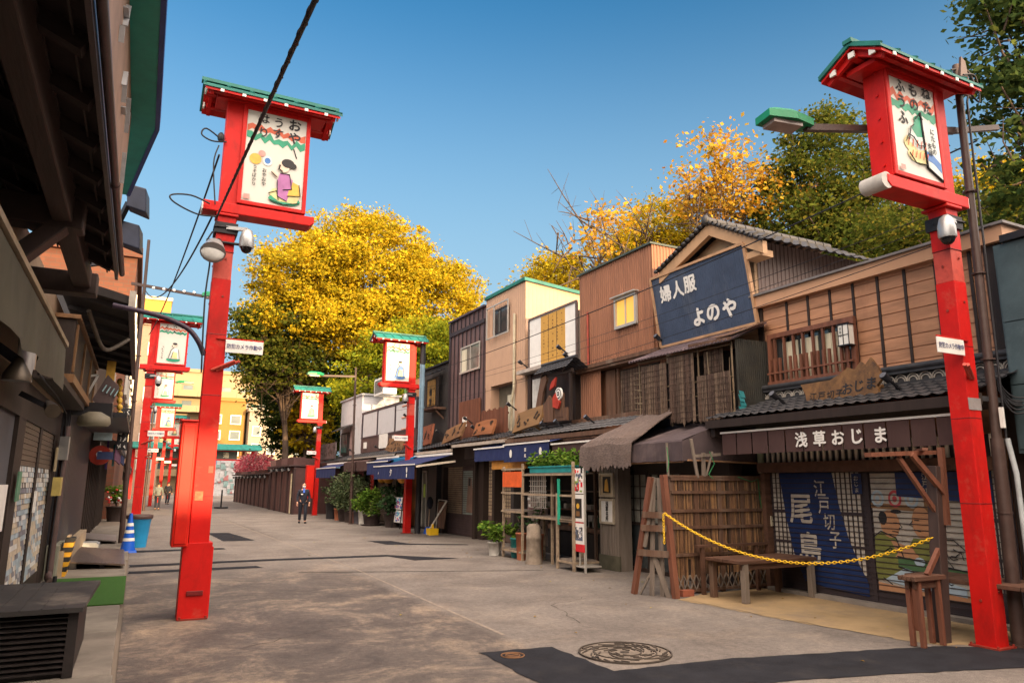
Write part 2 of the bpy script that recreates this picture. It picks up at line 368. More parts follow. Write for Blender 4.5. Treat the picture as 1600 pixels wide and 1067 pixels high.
patch([(3.37, 7.29), (4.19, 7.23), (4.22, 6.07), (5.6, 5.95), (8.05, 5.40), (8.89, 4.92), (8.8, 4.1), (7.94, 4.42), (6.6, 4.8), (5.17, 5.14), (4.2, 5.5), (3.35, 5.95)])
patch([(1.9, 27.3), (2.5, 27.5), (3.0, 27.4), (3.35, 23.6), (2.45, 23.6), (2.35, 26.6), (1.9, 26.7)])
patch([(0.02, 20.75), (2.25, 20.85), (2.2, 21.3), (0.02, 21.25)])
patch([(0.02, 17.75), (3.0, 17.85), (5.6, 17.75), (6.95, 16.25), (5.85, 16.25), (5.55, 17.35), (3.0, 17.45), (0.02, 17.3)])
patch([(0.02, 16.1), (2.5, 16.15), (2.4, 16.55), (0.02, 16.5)])
patch([(6.4, 22.1), (7.05, 21.9), (7.25, 20.75), (8.7, 19.8), (8.65, 19.55), (7.15, 20.35), (6.55, 20.6)])
joint = mat('pale_joint_mortar', (0.245, 0.205, 0.17), 0.9, var=0.3, scale=6)
sheet('paving_joint', [(3.98, 8), (4.03, 8), (4.18, 15), (3.68, 40), (3.63, 40), (4.14, 15)], 0.005, joint)
sheet('paving_joint', [(3.0, 15.05), (7.6, 13.4), (7.6, 13.36), (3.0, 15.0)], 0.005, asph)
crackm = mat('dark_crack', (.06, .05, .045), .9)  # cracks drawn as thin flat dark strips
def crack(pts, w, seed):
    rr = random.Random(seed); P = []
    for i in range(len(pts)-1):
        a, b = Vector(pts[i]+(0,)), Vector(pts[i+1]+(0,)); n = max(2, int((b-a).length/.18))
        for k in range(n): P.append(a.lerp(b, k/n)+Vector((rr.uniform(-.04, .04), rr.uniform(-.05, .05), 0)))
    P.append(Vector(pts[-1]+(0,))); L = []; Rr = []
    for i, p in enumerate(P):
        d = (P[min(i+1, len(P)-1)]-P[max(i-1, 0)]).normalized(); s_ = Vector((-d.y, d.x, 0))*w*rr.uniform(.3, 1); L.append(p+s_); Rr.append(p-s_)
    mb = MB(); mb.add([(q.x, q.y, .0045) for q in L+Rr], [(i, len(L)+i, len(L)+i+1, i+1) for i in range(len(L)-1)]); o = mb.build('pavement_crack', crackm)
    if o.data.polygons[0].normal.z < 0: o.data.flip_normals()
    return tag(o, kind='structure')
crack([(7.7, 9.1), (7.8, 7.4), (8.05, 5.9)], .012, 1); crack([(4.6, 12.2), (5.9, 11.6), (7.2, 11.3)], .008, 2); crack([(1.2, 8.6), (2.3, 9.3), (3.6, 9.1)], .008, 3); crack([(1.0, 12.8), (2.4, 12.4), (4.0, 12.9)], .009, 4); crack([(5.2, 8.2), (5.6, 9.6), (6.8, 10.2)], .007, 5); crack([(7.0, 16.2), (8.6, 15.2), (8.9, 13.4)], .014, 6); crack([(7.3, 19.4), (8.4, 17.6)], .014, 7)
crack([(.1, 14.0), (1.5, 14.1), (3.9, 13.9)], .010, 8); crack([(4.1, 24), (4.0, 30), (3.8, 38)], .012, 9)
# pavement strip at the left with a low kerb
mb = MB(); y = 2.0
for k, L in enumerate((1.9, 2.1, 1.8, 2.2, 2.0, 2.3, 2.0, 2.2, 2.4, 2.2, 2.4, 2.6, 2.4, 2.2)):
    mb.box(-1.45, -0.03+random.uniform(-.02, .02), y, y+L-0.02, -0.05, 0.045+random.uniform(-.004, .004)); y += L
tag(mb.build('pavement', slab, bevel=0.012), kind='structure')
# manhole cover
t = thing('manhole_cover', 'round patterned cast iron manhole cover framed by black asphalt in the foreground', 'manhole cover', (4.75, 6.63, 0.004))
mb = MB(); mb.cyl((4.75, 6.63, 0.001), (4.75, 6.63, 0.010), 0.47, n=48); mb.build('plate', iron, t)
mb = MB()
for r in (0.485, 0.33, 0.17):
    for a in range(48): mb.bar((4.75+r*math.cos(a*math.pi/24), 6.63+r*math.sin(a*math.pi/24), .012), (4.75+r*math.cos((a+1)*math.pi/24), 6.63+r*math.sin((a+1)*math.pi/24), .012), .014, .014)
for k in range(110):
    a = random.uniform(0, 6.28); r = 0.05+0.41*math.sqrt(random.random())
    p = (4.75+r*math.cos(a), 6.63+r*math.sin(a), 0.014); d = (math.cos(a+1.1)*.045, math.sin(a+1.1)*.045)
    mb.bar((p[0]-d[0], p[1]-d[1], .014), (p[0]+d[0], p[1]+d[1], .014), 0.014, 0.010)
mb.cyl((4.75, 6.63, 0.009), (4.75, 6.63, 0.016), 0.05, n=7)
mb.build('raised_pattern', mat('worn_dark_iron', (0.075, 0.062, 0.052), 0.6, 0.3, var=0.3), t)
mb = MB()
for r, w in ((0.12, 0.008), (0.075, 0.007)):
    pts = [(3.62+r*math.cos(a*math.pi/12), 7.02+r*math.sin(a*math.pi/12), 0.010) for a in range(25)]; mb.tube(pts, w, 5)
mb.bar((3.56, 7.02, .01), (3.68, 7.02, .01), 0.02, .008)
tag(mb.build('survey_mark', mat('orange_spray', (0.17, 0.085, 0.04), 0.8)), 'small round orange mark painted on the corner of the black asphalt', 'road marking')
# fallen leaves
rl = random.Random(3); mb = MB()
for k in range(60):
    x = rl.uniform(6.5, 9.6); y = rl.uniform(5, 26)
    if rl.random() < .3: x = rl.uniform(0.3, 6)
    a = rl.uniform(0, 6); s = rl.uniform(.025, .05)
    mb.add([(x+s*math.cos(a), y+s*math.sin(a), .012), (x-s*.5*math.sin(a), y+s*.5*math.cos(a), .02), (x-s*math.cos(a), y-s*math.sin(a), .012), (x+s*.5*math.sin(a), y-s*.5*math.cos(a), .016)], [(0, 1, 2, 3)])
tag(mb.build('fallen_leaves', leafmat('fallen_leaf', [(0.4, 0.25, 0.03), (0.2, 0.1, 0.03), (0.35, 0.3, 0.1)])), 'scattered yellow and brown leaves lying on the street', 'leaves', kind='stuff')

# ---------------------------------------------------------------- shop with the tan boarded upper floor (right foreground)
tanboard = mat('tan_board_siding', (0.40, 0.205, 0.115), 0.6, var=0.34, scale=2.6, stretch=(1, 0.45, 3), bump=0.2, wear=(.27, .125, .07), wamt=.4, wscale=1.4, wstretch=(1, 1.2, .5))
tancap = mat('tan_fascia', (0.47, 0.27, 0.16), 0.65, var=0.08, scale=2, wear=(0.38, 0.21, 0.12), wamt=0.25)
mauve = mat('dark_mauve_rib_metal', (0.125, 0.085, 0.075), 0.55, var=0.15, scale=3, wear=(0.09, 0.06, 0.055), wamt=0.4)
B = thing('shop_house', 'two-storey glassware shop with tan boarded upper floor, latticed window and painted shutters', 'shop house', (12.5, 7.3, 0))
mb = MB(); mb.box(10.02, 16, 5.15, 9.46, 3.0, 5.0); mb.box(10.1, 16, 5.15, 9.46, 0, 3.0)
for z in np.arange(3.38, 4.9, 0.19): mb.box(10.003, 10.02, 5.4, 9.40, z, z+0.172)
mb.build('wall', tanboard, B)
mb = MB(); mb.box(9.88, 16, 5.1, 9.52, 4.95, 5.16); mb.build('fascia', tancap, B)
mb = MB(); mb.box(9.83, 16.05, 5.05, 9.55, 5.163, 5.20); mb.build('roof', mat('grey_roof_edge', (0.16, 0.15, 0.15), 0.6), B)
mb = MB()
for y in (8.83, 8.37, 7.92, 7.48, 7.04, 6.59, 6.11, 5.62): mb.box(9.985, 10.004, y-0.022, y+0.022, 3.4, 4.95)
mb.box(9.97, 10.2, 9.38, 9.5, 0, 4.948); mb.box(9.97, 10.2, 5.2, 5.42, 0, 4.948)
mb.build('batten', woodd, B)
w = MB()
w.box(9.86, 9.93, 7.42, 9.2, 4.31, 4.39); w.box(9.86, 9.93, 7.42, 9.2, 3.46, 3.54); w.box(9.86, 9.93, 7.42, 7.5, 3.54, 4.31); w.box(9.86, 9.93, 9.12, 9.2, 3.54, 4.31)
win = w.build('window', woodr, B)
g = MB(); g.box(9.985, 10.0, 7.5, 9.12, 3.54, 4.31); g.build('pane', winglass, win)
g = MB()
for a, b in ((8.95, 8.62), (8.55, 8.2), (8.1, 7.72)):
    n = 7
    for k in range(n): 
        y0 = a+(b-a)*k/n; y1 = a+(b-a)*(k+1)/n; g.box(9.960+0.01*(k % 2), 9.980, y0, y1, 3.56, 4.22)
g.build('curtain', curtain, win)
g = MB()
for k in range(8): 
    y = 7.62+k*0.205; g.box(9.875, 9.915, y-0.02, y+0.02, 3.54, 4.31)
for k in range(15):
    y = 7.53+k*0.114; g.box(9.80, 9.84, y-0.02, y+0.02, 3.42, 3.93-0.0*k)
g.box(9.795, 9.86, 7.45, 9.18, 3.48, 3.53); g.box(9.795, 9.86, 7.45, 9.18, 3.66, 3.69)
g.build('lattice', woodr, win)
lm = MB(); lm.box(9.74, 9.87, 7.43, 7.63, 3.93, 4.25, 0)
for z in (3.91, 4.245): lm.box(9.73, 9.88, 7.42, 7.64, z, z+0.02, 1)
for y in (7.43, 7.53, 7.62): lm.box(9.732, 9.741, y-0.006, y+0.006, 3.93, 4.245, 1)
lm.box(9.732, 9.741, 7.43, 7.63, 4.08, 4.09, 1); lm.vtext('営業中', (9.739, 7.575, 4.19), NEGY, UP, 0.05, 1)
lm.build('wall_lamp', [mat('frosted_lamp', (0.7, 0.7, 0.66), 0.4, var=0.03), dkmetal], B)
r = MB(); tiles(r, (8.72, 9.62, 2.84), (8.72, 5.0, 2.84), (9.86, 9.62, 3.2), (9.86, 5.0, 3.2), 26, 5, 0.025, 0.025)
r.box(8.74, 9.9, 5.0, 9.62, 2.74, 2.80); r.box(9.84, 10.0, 5.0, 9.6, 3.18, 3.24); r.box(9.80, 10.0, 5.0, 9.6, 3.36, 3.44)
for k in range(4): r.cyl((9.82, 5.0+k*1e-3, 3.44), (9.82, 9.6, 3.44), 0.05, n=8) if k == 0 else None
r.build('pent_roof', tile, B)
r = MB(); r.box(9.87, 9.9, 5.0, 9.6, 3.243, 3.357, 1)
for k in range(24):
    y = 5.1+k*0.19
    for q in range(2):
        pts = [(9.86, y+0.095+(0.095-q*.03)*math.cos(a*math.pi/8), 3.245+(0.105-q*.04)*math.sin(a*math.pi/8)) for a in range(9)]
        r.tube(pts, 0.012, 5, 0)
r.build('wave_tiles', [mat('pale_ridge_tile', (0.36, 0.33, 0.29), 0.7), mat('dark_ridge_back', (0.05, 0.05, 0.055), 0.7)], B)  # dark backing strip behind the pale wave tiles
r = MB(); r.box(8.72, 8.78, 4.98, 9.64, 2.70, 2.83); r.box(8.8, 9.9, 9.5, 9.6, 2.55, 2.7); r.build('eave_board', woodd, B)
aw = MB(); aw.box(8.84, 8.87, 5.25, 9.42, 2.60, 2.63, 1)
ys = np.linspace(5.28, 9.40, 13)
for i in range(12):
    n = 6
    for k in range(n):
        a = ys[i]+0.012+(ys[i+1]-ys[i]-0.024)*k/n; b = ys[i]+0.012+(ys[i+1]-ys[i]-0.024)*(k+1)/n
        f = lambda t: 8.852+0.012*math.sin(t*9)
        aw.hexa([(f(a), a, 2.245), (f(a)+.004, a, 2.245), (f(b)+.004, b, 2.245), (f(b), b, 2.245), (8.855, a, 2.60), (8.859, a, 2.60), (8.859, b, 2.60), (8.855, b, 2.60)], 0)
for i, ch in enumerate('浅草おじま'):
    aw.text(ch, (8.833, [7.70, 7.37, 7.05, 6.74, 6.38][i], 2.42), NEGY, UP, 0.235, 2, bold=0.03)
aw.build('shop_curtain', [brownc, white, white], B)
s = MB(); s.box(9.80, 9.84, 5.45, 9.38, 2.13, 2.42, 0)
for k in range(33):
    y = 5.5+k*0.118; s.box(9.77, 9.798, y-0.022, y+0.022, 2.13, 2.42, 1)
s.build('transom_slats', [ink, mat('cream_slat', (0.62, 0.57, 0.47), 0.6)], B)
s = MB(); s.box(9.7, 9.85, 5.4, 9.46, 1.96, 2.127); s.box(9.78, 9.92, 9.38, 9.47, 0, 1.957); s.build('lintel', woodx, B)
# roller shutters with the painted scene
shut = MB(); shut.box(9.92, 9.95, 5.42, 9.37, 0.0, 1.955)
for k in range(24): shut.hexa([(9.908, 5.42, k*.081), (9.92, 5.42, k*.081), (9.92, 9.37, k*.081), (9.908, 9.37, k*.081), (9.916, 5.42, k*.081+.074), (9.92, 5.42, k*.081+.074), (9.92, 9.37, k*.081+.074), (9.916, 9.37, k*.081+.074)])
SH = shut.build('shutter', mat('shutter_brown', (0.034, 0.026, 0.03), 0.5, var=0.2), B)
mwhite = mat('mural_white', (0.40, 0.375, 0.33), 0.55, var=0.2, scale=5, wear=(.22, .20, .18), wamt=.4, wscale=2, bump=0); mblue = mat('mural_blue', (0.009, 0.026, 0.098), 0.5, var=0.3, scale=3, wear=(.02, .045, .15), wamt=.4, wscale=2, wstretch=(1, 1, .3), bump=0)
mskin = mat('mural_skin', (0.40, 0.21, 0.11), 0.55, var=0.08, bump=0); mgreen = mat('mural_green', (0.055, 0.125, 0.055), 0.55, var=0.2, bump=0)
molive = mat('mural_olive', (0.15, 0.165, 0.045), 0.55, var=0.2, bump=0); mpale = mat('mural_pale_blue', (0.32, 0.42, 0.50), 0.55, var=0.15, bump=0)
mred = mat('mural_red', (0.42, 0.06, 0.07), 0.55, bump=0); mbrown = mat('mural_brown', (0.20, 0.11, 0.05), 0.55, bump=0)
def mural(parent):
    mb = MB(); ms = [mwhite, mblue, mskin, mgreen, molive, mpale, mred, mbrown, ink, SH.data.materials[0]]
    lv = [0.0]
    def P(poly, m, d):        # poly in (Y,z), d = layer
        mb.prism([(-y, z) for y, z in poly], (9.905-0.0022*d, 0, 0), NEGY, UP, 0.002, m)
    def E(y, z, ry, rz, m, d, a0=0, n=18, a1=2*math.pi):
        P([(y+ry*math.cos(a0+(a1-a0)*k/n), z+rz*math.sin(a0+(a1-a0)*k/n)) for k in range(n)], m, d)
    def outline(poly, d, w=0.012):
        pts = [(9.902-0.0022*d, y, z) for y, z in poly]; mb.tube(pts, w/2, 4, 8)
    # lattice screens either side
    for y0, y1 in ((9.33, 7.58), (5.92, 5.44)):
        P([(y0, 0.42), (y1, 0.42), (y1, 1.95), (y0, 1.95)], 0, 0)
        n = int((y0-y1)/0.085)
        for k in range(n+1):
            y = y0-(y0-y1)*k/n; P([(y+.014, .42), (y-.014, .42), (y-.014, 1.95), (y+.014, 1.95)], 9, 1)
        for z in (0.8, 1.3): P([(y0, z), (y1, z), (y1, z+.04), (y0, z+.04)], 9, 2)
    # big blue cloth
    P([(9.16, 1.95), (8.08, 1.95), (7.98, 1.4), (7.86, .95), (7.70, .55), (7.57, .32), (7.57, .12), (8.3, .16), (8.75, .22), (8.93, .6), (9.06, 1.2)], 1, 3)
    for i, ch in enumerate('江戸切子'): mb.text(ch, (9.897, [8.33, 8.27, 8.19, 8.10][i], [1.70, 1.43, 1.18, .90][i]), NEGY, UP, 0.29, 0, bold=0.012, sx=0.8, t=0.004)
    for i, ch in enumerate('尾島'): mb.text(ch, (9.897, [8.74, 8.60][i], [1.36, .75][i]), NEGY, UP, 0.52, 0, bold=0.02, sx=0.95, t=0.004)
    # scene panel
    P([(7.40, .24), (5.98, .24), (5.98, 1.93), (7.40, 1.93)], 0, 0)
    P([(7.40, .9), (6.9, .86), (6.9, 1.93), (7.4, 1.93)], 0, 1)
    P([(7.42, 1.42), (6.45, 1.38), (6.45, 1.46), (7.42, 1.5)], 7, 2); P([(6.58, 1.2), (6.5, 1.2), (6.5, 1.7), (6.58, 1.7)], 7, 3)
    for y, c in ((7.3, 5), (7.02, 6), (6.76, 5)):
        E(y, 1.56, .105, .125, c, 3); E(y, 1.56, .07, .085, 0, 4); E(y, 1.56, .035, .045, c, 5)
    P([(7.55, 1.62), (7.72, 1.62), (7.72, 1.93), (7.55, 1.93)], 1, 4)
    P([(6.98, 1.60), (5.62, 1.52), (5.62, 1.94), (6.98, 1.94)], 1, 6)
    mb.vtext('江戸切子', (9.888, 6.52, 1.88), NEGY, UP, .10, 0, step=1.02, bold=.01); mb.vtext('おじま', (9.894, 7.635, 1.86), NEGY, UP, .085, 0, step=1.05, bold=.01)
    # left man
    P([(7.42, .55), (7.40, 1.0), (7.28, 1.08), (7.05, 1.0), (6.95, .72), (6.75, .6), (7.0, .45), (7.4, .38)], 4, 3)
    E(7.13, 1.20, .155, .20, 2, 4); E(7.24, 1.28, .07, .10, 8, 5, n=10); E(7.02, 1.38, .09, .03, 8, 5, n=10)
    outline([(7.07, 1.22), (7.01, 1.22)], 6); outline([(7.1, 1.1), (7.0, 1.09)], 6); outline([(6.98, 1.22), (6.94, 1.16), (6.99, 1.14)], 6)
    P([(7.15, .98), (6.9, .9), (6.72, .78), (6.78, .72), (7.05, .8)], 2, 5)
    # right man
    P([(6.92, .55), (6.89, .85), (6.79, 1.02), (6.54, 1.02), (6.34, .85), (6.34, .4), (6.74, .4)], 4, 3.4)
    E(6.64, 1.24, .145, .22, 2, 4.4); E(6.53, 1.16, .06, .06, 2, 5.3, n=10)
    outline([(6.74, 1.27), (6.67, 1.27)], 6); outline([(6.76, 1.14), (6.66, 1.12)], 6); outline([(6.77, 1.26), (6.82, 1.2), (6.77, 1.18)], 6)
    P([(6.84, .92), (7.04, .80), (7.09, .74), (6.94, .72), (6.76, .8)], 2, 5.5)
    # table, bowls, blanket
    P([(7.05, .74), (6.0, .62), (6.0, .50), (6.4, .46), (7.05, .62)], 3, 6)
    P([(6.95, .6), (6.5, .5), (6.1, .42), (6.1, .3), (6.9, .34), (7.3, .40)], 5, 5.7)
    E(6.72, .70, .08, .06, 5, 7); E(6.48, .62, .07, .06, 5, 7.3)
    P([(7.4, .36), (6.7, .3), (6.0, .33), (6.0, .24), (7.4, .24)], 2, 4.7)
    for k in range(22):
        rr = random.Random(k); y = rr.uniform(6.05, 7.35); z = rr.uniform(.42, 1.0)
        if z < .95 and not (6.62 < y < 6.9): outline([(y, z), (y-rr.uniform(.03, .09), z+rr.uniform(-.06, .06)), (y-rr.uniform(.08, .14), z+rr.uniform(-.08, .05))], 7, .014)
    for poly in ([(7.42, 1.0), (7.28, 1.09), (7.05, 1.01), (6.95, .73)], [(6.56, .85), (6.45, 1.03), (6.2, 1.03), (6.0, .86)], [(7.05, .75), (6.0, .63)], [(7.05, .61), (6.4, .45)]): outline(poly, 8, .016)
    P([(7.50, 0.02), (7.43, 0.02), (7.43, 1.95), (7.50, 1.95)], 9, 7)
    # dark groove lines between the rolled slats
    for k in range(1, 24): mb.box(9.884, 9.889, 5.43, 9.36, k*.081-.006, k*.081+.004, 9)
    mb.build('painted_scene', ms, parent)
mural(SH)
mb = MB(); mb.box(9.72, 9.9, 5.3, 9.4, 0.004, 0.06); mb.build('threshold', mat('grey_step', (0.2, 0.18, 0.16), 0.8), B)
# carved board on the pent roof
sg = MB()
pl = [(-8.06, 3.33), (-7.5, 3.34), (-7.32, 3.42), (-7.2, 3.5), (-7.08, 3.45), (-6.98, 3.56), (-6.9, 3.5), (-6.82, 3.6), (-6.68, 3.42), (-6.62, 3.25), (-6.7, 3.16), (-6.66, 3.05), (-6.9, 3.0), (-7.9, 2.98), (-7.96, 3.16)]
sg.prism([(x, z-3.0) for x, z in pl], (9.26, 0, 3.0), NEGY, (0.18, 0, 0.98), 0.05, 0)
for i, ch in enumerate('江戸切子'): sg.text(ch, (9.285, 7.80-i*.16, 3.10), NEGY, (0.18, 0, 0.98), 0.14, 1, bold=.01, t=0.012)
sg.text('浅草', (9.32, 7.70, 3.26), NEGY, (0.18, 0, 0.98), 0.08, 1, t=0.012)
for i, ch in enumerate('おじま'): sg.text(ch, (9.30, 7.18-i*.2, 3.16+.02*i), NEGY, (0.18, 0, 0.98), 0.2, 1, bold=.02, t=0.012)
for y in (7.8, 6.9): sg.bar((9.33, y, 3.0), (9.7, y, 3.2), .04, m=0)
tag(sg.build('carved_signboard', [mat('burl_board', (0.17, 0.085, 0.028), 0.5, var=0.6, scale=3, wear=(0.04, 0.02, 0.012), wamt=0.6, wscale=3, bump=0.3), ink]), 'gnarled live-edge wooden shop board with dark lettering on the tiled pent roof', 'signboard')

# ---------------------------------------------------------------- gabled house with the navy sign
Yh = thing('shop_house', 'old gabled house with tiled roof above ragged reed blinds and a sagging purple awning', 'shop house', (12.5, 10.9, 0))
gab = mat('gable_cream_board', (0.46, 0.31, 0.19), 0.75, var=0.12, scale=2.5, stretch=(1, .3, 2), wear=(0.33, 0.22, 0.14), wamt=0.35)
mb = MB()
mb.prism([(-9.52, 4.2), (-9.52, 6.2), (-10.37, 6.7), (-11.95, 6.08), (-12.2, 5.95), (-12.2, 4.2)], (10.02, 0, 0), NEGY, UP, 0.1, 0)
for z in np.arange(4.5, 6.0, .3): mb.box(10.0, 10.018, 9.525, 12.0, z, z+.285)
mb.build('gable_wall', gab, Yh)
mb = MB(); corr(mb, 9.50, 10.06, 13.0, 4.9, 6.32, 0.11, 0.015, axis='x'); mb.box(10.13, 13.0, 9.52, 12.18, 0, 6.0); mb.build('side_wall', mauve, Yh)
mb = MB()
for (ya, za, yb, zb) in ((9.0, 6.10, 10.37, 6.86), (11.95, 6.25, 10.37, 6.86)):
    mb.hexa([(9.69, ya, za-.24), (9.80, ya, za-.24), (9.80, yb, zb-.24), (9.69, yb, zb-.24), (9.69, ya, za), (9.80, ya, za), (9.80, yb, zb), (9.69, yb, zb)])
mb.box(9.72, 10.05, 9.1, 9.50, 5.86, 5.98)
mb.build('bargeboard', mat('tan_bargeboard', (0.44, 0.27, 0.15), 0.65, var=0.15, scale=3), Yh)
mb = MB()
tiles(mb, (9.62, 8.96, 6.10), (13.2, 8.96, 6.10), (9.62, 10.37, 6.89), (13.2, 10.37, 6.89), 15, 7, .03, .03)
tiles(mb, (13.2, 12.0, 6.26), (9.62, 12.0, 6.26), (13.2, 10.37, 6.89), (9.62, 10.37, 6.89), 15, 7, .03, .03)
for i in range(14): mb.cyl((9.62+i*.255, 10.37, 6.91), (9.62+i*.255+.24, 10.37, 6.92), .09, .08, 10)
mb.sph((9.62, 10.37, 6.93), .07, .10, .11, 10, 6); mb.box(9.66, 17, 9.1, 12.5, 6.0, 6.012) if False else None
for k in range(13):
    for s_, y0 in ((1, 9.05), (-1, 12.69)):
        t_ = k/12; y = (8.98+1.38*t_) if s_ > 0 else (11.98-1.6*t_); z = (6.12+.78*t_) if s_ > 0 else (6.28+.61*t_); mb.sph((9.635, y, z), .05, .06, .042, 8, 5)
mb.build('tiled_roof', tile, Yh)
# balcony of reed blinds
reed = mat('old_reed_blind', (0.105, 0.066, 0.05), 0.9, var=0.55, scale=14, stretch=(1, 3, 14), bump=0.7, wear=(0.045, 0.03, 0.024), wamt=0.45, wscale=1.6, wstretch=(1, 1, .4), fine=50)
reedl = mat('fallen_reed_blind', (0.125, 0.094, 0.083), 0.9, var=0.5, scale=14, stretch=(3, 1, 3), bump=0.7, wear=(0.11, 0.075, 0.06), wamt=0.4, fine=50)
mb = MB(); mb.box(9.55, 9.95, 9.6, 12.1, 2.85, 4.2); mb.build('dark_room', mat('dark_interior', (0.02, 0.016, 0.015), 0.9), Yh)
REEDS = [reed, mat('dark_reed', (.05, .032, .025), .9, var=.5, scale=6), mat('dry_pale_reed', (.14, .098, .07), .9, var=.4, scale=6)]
def reedpanel(y0, y1, z0, z1, x, seed):
    rr = random.Random(seed); mb = MB(); n = int((y1-y0)/.016)
    for k in range(n):
        y = y0+(y1-y0)*k/n; 
        cm_ = rr.choice([0, 0, 1, 1, 2]) if rr.random() < .5 else int(3*abs(math.sin(k*.11+seed)))%3
        mb.hexa([(x+rr.uniform(-.012, .012), y, z0+rr.uniform(-.06, .05)+.09*math.sin(k*.37+seed*2)*math.sin(k*.11)), (x+.012, y, z0+rr.uniform(-.03, .03)), (x+.012, y+.0125, z0+rr.uniform(-.03, .03)), (x+rr.uniform(-.01, .01), y+.0125, z0+rr.uniform(-.05, .03)),
                 (x, y, z1+rr.uniform(-.02, .01)), (x+.012, y, z1), (x+.012, y+.0125, z1), (x, y+.0125, z1)], cm_)
    nb = int((z1-z0)/.11)
    for k in range(nb): mb.box(x-.016, x-.01, y0, y1, z0+.06+k*.11, z0+.066+k*.11)
    return mb
for a in ((11.12, 11.92, 3.06, 4.12, 9.11, 1), (10.30, 11.02, 2.92, 4.18, 9.09, 2), (9.38, 10.24, 2.9, 3.72, 9.10, 3), (9.7, 10.2, 3.6, 4.2, 9.26, 5)): reedpanel(*a).build('reed_blind', REEDS, Yh)
mb = MB(); rr = random.Random(4)
prof = [(9.25, 3.22), (9.05, 3.08), (8.75, 2.92), (8.45, 2.76), (8.2, 2.62), (8.12, 2.5), (8.1, 2.3), (8.1, 2.08)]
vs = []; ny = 40
for i, (x, z) in enumerate(prof):
    for k in range(ny+1):
        y = 11.0+(1.75 if i > 3 else 1.0+.19*i)*k/ny-0.05*i*(0 if i > 4 else 1); vs.append((x-.01*math.sin(k*.33+i), y, z+.02*math.sin(k*.25+i*.6)+rr.uniform(-.008, .008)+(rr.uniform(-.09, .03) if i == 7 else 0)))
mb.add(vs, [(i*(ny+1)+k, i*(ny+1)+k+1, (i+1)*(ny+1)+k+1, (i+1)*(ny+1)+k) for i in range(len(prof)-1) for k in range(ny)])
o = mb.build('fallen_blind', reedl, Yh); sm = o.modifiers.new('thick', 'SOLIDIFY'); sm.thickness = 0.02
tag(o, 'torn reed blind slumped over the awning')
mb = MB()
for y in (12.05, 11.05, 10.25, 9.38): mb.cyl((9.17, y, 2.85), (9.17, y, 4.25), .018, n=6)
for z in (3.0, 3.35, 3.62, 4.2): mb.cyl((9.16, 9.36, z), (9.16, 12.1, z+.03), .016, n=6)
for k in range(9): mb.cyl((9.18, 11.93, 3.0+k*.13), (9.16, 12.22, 3.02+k*.13+rr.uniform(-.03, .03)), .01, n=5)
for k in range(3): mb.cyl((9.15, rr.uniform(9.4, 10.2), rr.uniform(3, 4.1)), (9.13, rr.uniform(9.4, 10.2), rr.uniform(2.9, 3.3)), .006, n=4)
mb.cyl((9.15, 9.95, 3.55), (9.15, 9.98, 4.15), .015, n=6)
mb.build('bamboo_rail', mat('old_bamboo', (0.15, 0.11, 0.068), 0.6, var=0.4, scale=10), Yh)
mb = MB(); mb.add([(8.98, 12.2, 4.27), (8.98, 9.25, 4.22), (9.98, 9.25, 4.62), (9.98, 12.2, 4.66)], [(0, 1, 2, 3)])
for k in range(30): y = 9.3+k*.098; mb.bar((8.97, y, 4.245), (9.97, y, 4.655), .03, .03)
o = mb.build('tin_canopy', mat('purple_tin', (0.16, 0.125, 0.14), 0.5, 0.2, var=0.3, wear=(0.12, 0.06, 0.04), wamt=0.3), Yh)
mb = MB(); mb.bar((9.05, 9.45, 4.33), (9.9, 9.35, 4.66), .4, .015); mb.bar((9.1, 9.7, 4.36), (9.9, 9.85, 4.62), .3, .012); mb.bar((8.99, 10.3, 4.30), (8.99, 9.2, 4.26), .02, .05)
mb.build('loose_sheet', woodm, Yh)
mb = MB(); corr(mb, 9.32, 9.20, 9.98, 2.75, 4.3, .05, .014, axis='x'); mb.build('side_sheet', mat('stained_plastic_sheet', (0.030, 0.030, 0.026), 0.5, var=0.45, scale=2.5, wear=(0.06, 0.05, 0.034), wamt=0.4), Yh)
mb = MB()
for k in range(6): a = rr.uniform(0, .05); mb.add([(9.2+a, 9.28, 2.9+k*.07), (9.3+a, 9.26, 2.88+k*.07), (9.28+a, 9.29, 3.0+k*.07), (9.18+a, 9.3, 3.02+k*.07)], [(0, 1, 2, 3)])
mb.build('blue_netting', mat('cyan_netting', (0.015, 0.16, 0.18), 0.8), Yh)
# awning
mb = MB(); ny = 30; vs = []
for i, (x, z) in enumerate(((9.95, 3.02), (9.4, 2.88), (8.8, 2.7), (8.22, 2.5), (8.2, 2.47), (8.205, 2.14))):
    for k in range(ny+1):
        y = 9.66+3.05*k/ny; sag = -.05*math.sin(math.pi*((k*5/ny) % 1)) if 0 < i < 3 else 0
        vs.append((x+(.012*math.sin(k*2.1) if i == 5 else 0), y, z+sag+(rr.uniform(-.01, .01) if i == 5 else 0)))
mb.add(vs, [(i*(ny+1)+k, i*(ny+1)+k+1, (i+1)*(ny+1)+k+1, (i+1)*(ny+1)+k) for i in range(5) for k in range(ny)])
mb.prism([(8.2, 2.14), (8.2, 2.47), (8.8, 2.7), (9.4, 2.88), (9.95, 3.02), (9.95, 2.16)], (0, 9.655, 0), PX_, UP, .01)
mb.build('awning', purplec, Yh)
mb = MB(); mb.cyl((8.3, 9.64, 2.15), (9.95, 9.64, 2.13), .018, n=6); mb.cyl((8.25, 9.7, 2.13), (8.25, 12.6, 2.13), .018, n=6); mb.build('awning_frame', mat('rusty_tube', (0.30, 0.17, 0.09), 0.7, var=0.4), Yh)
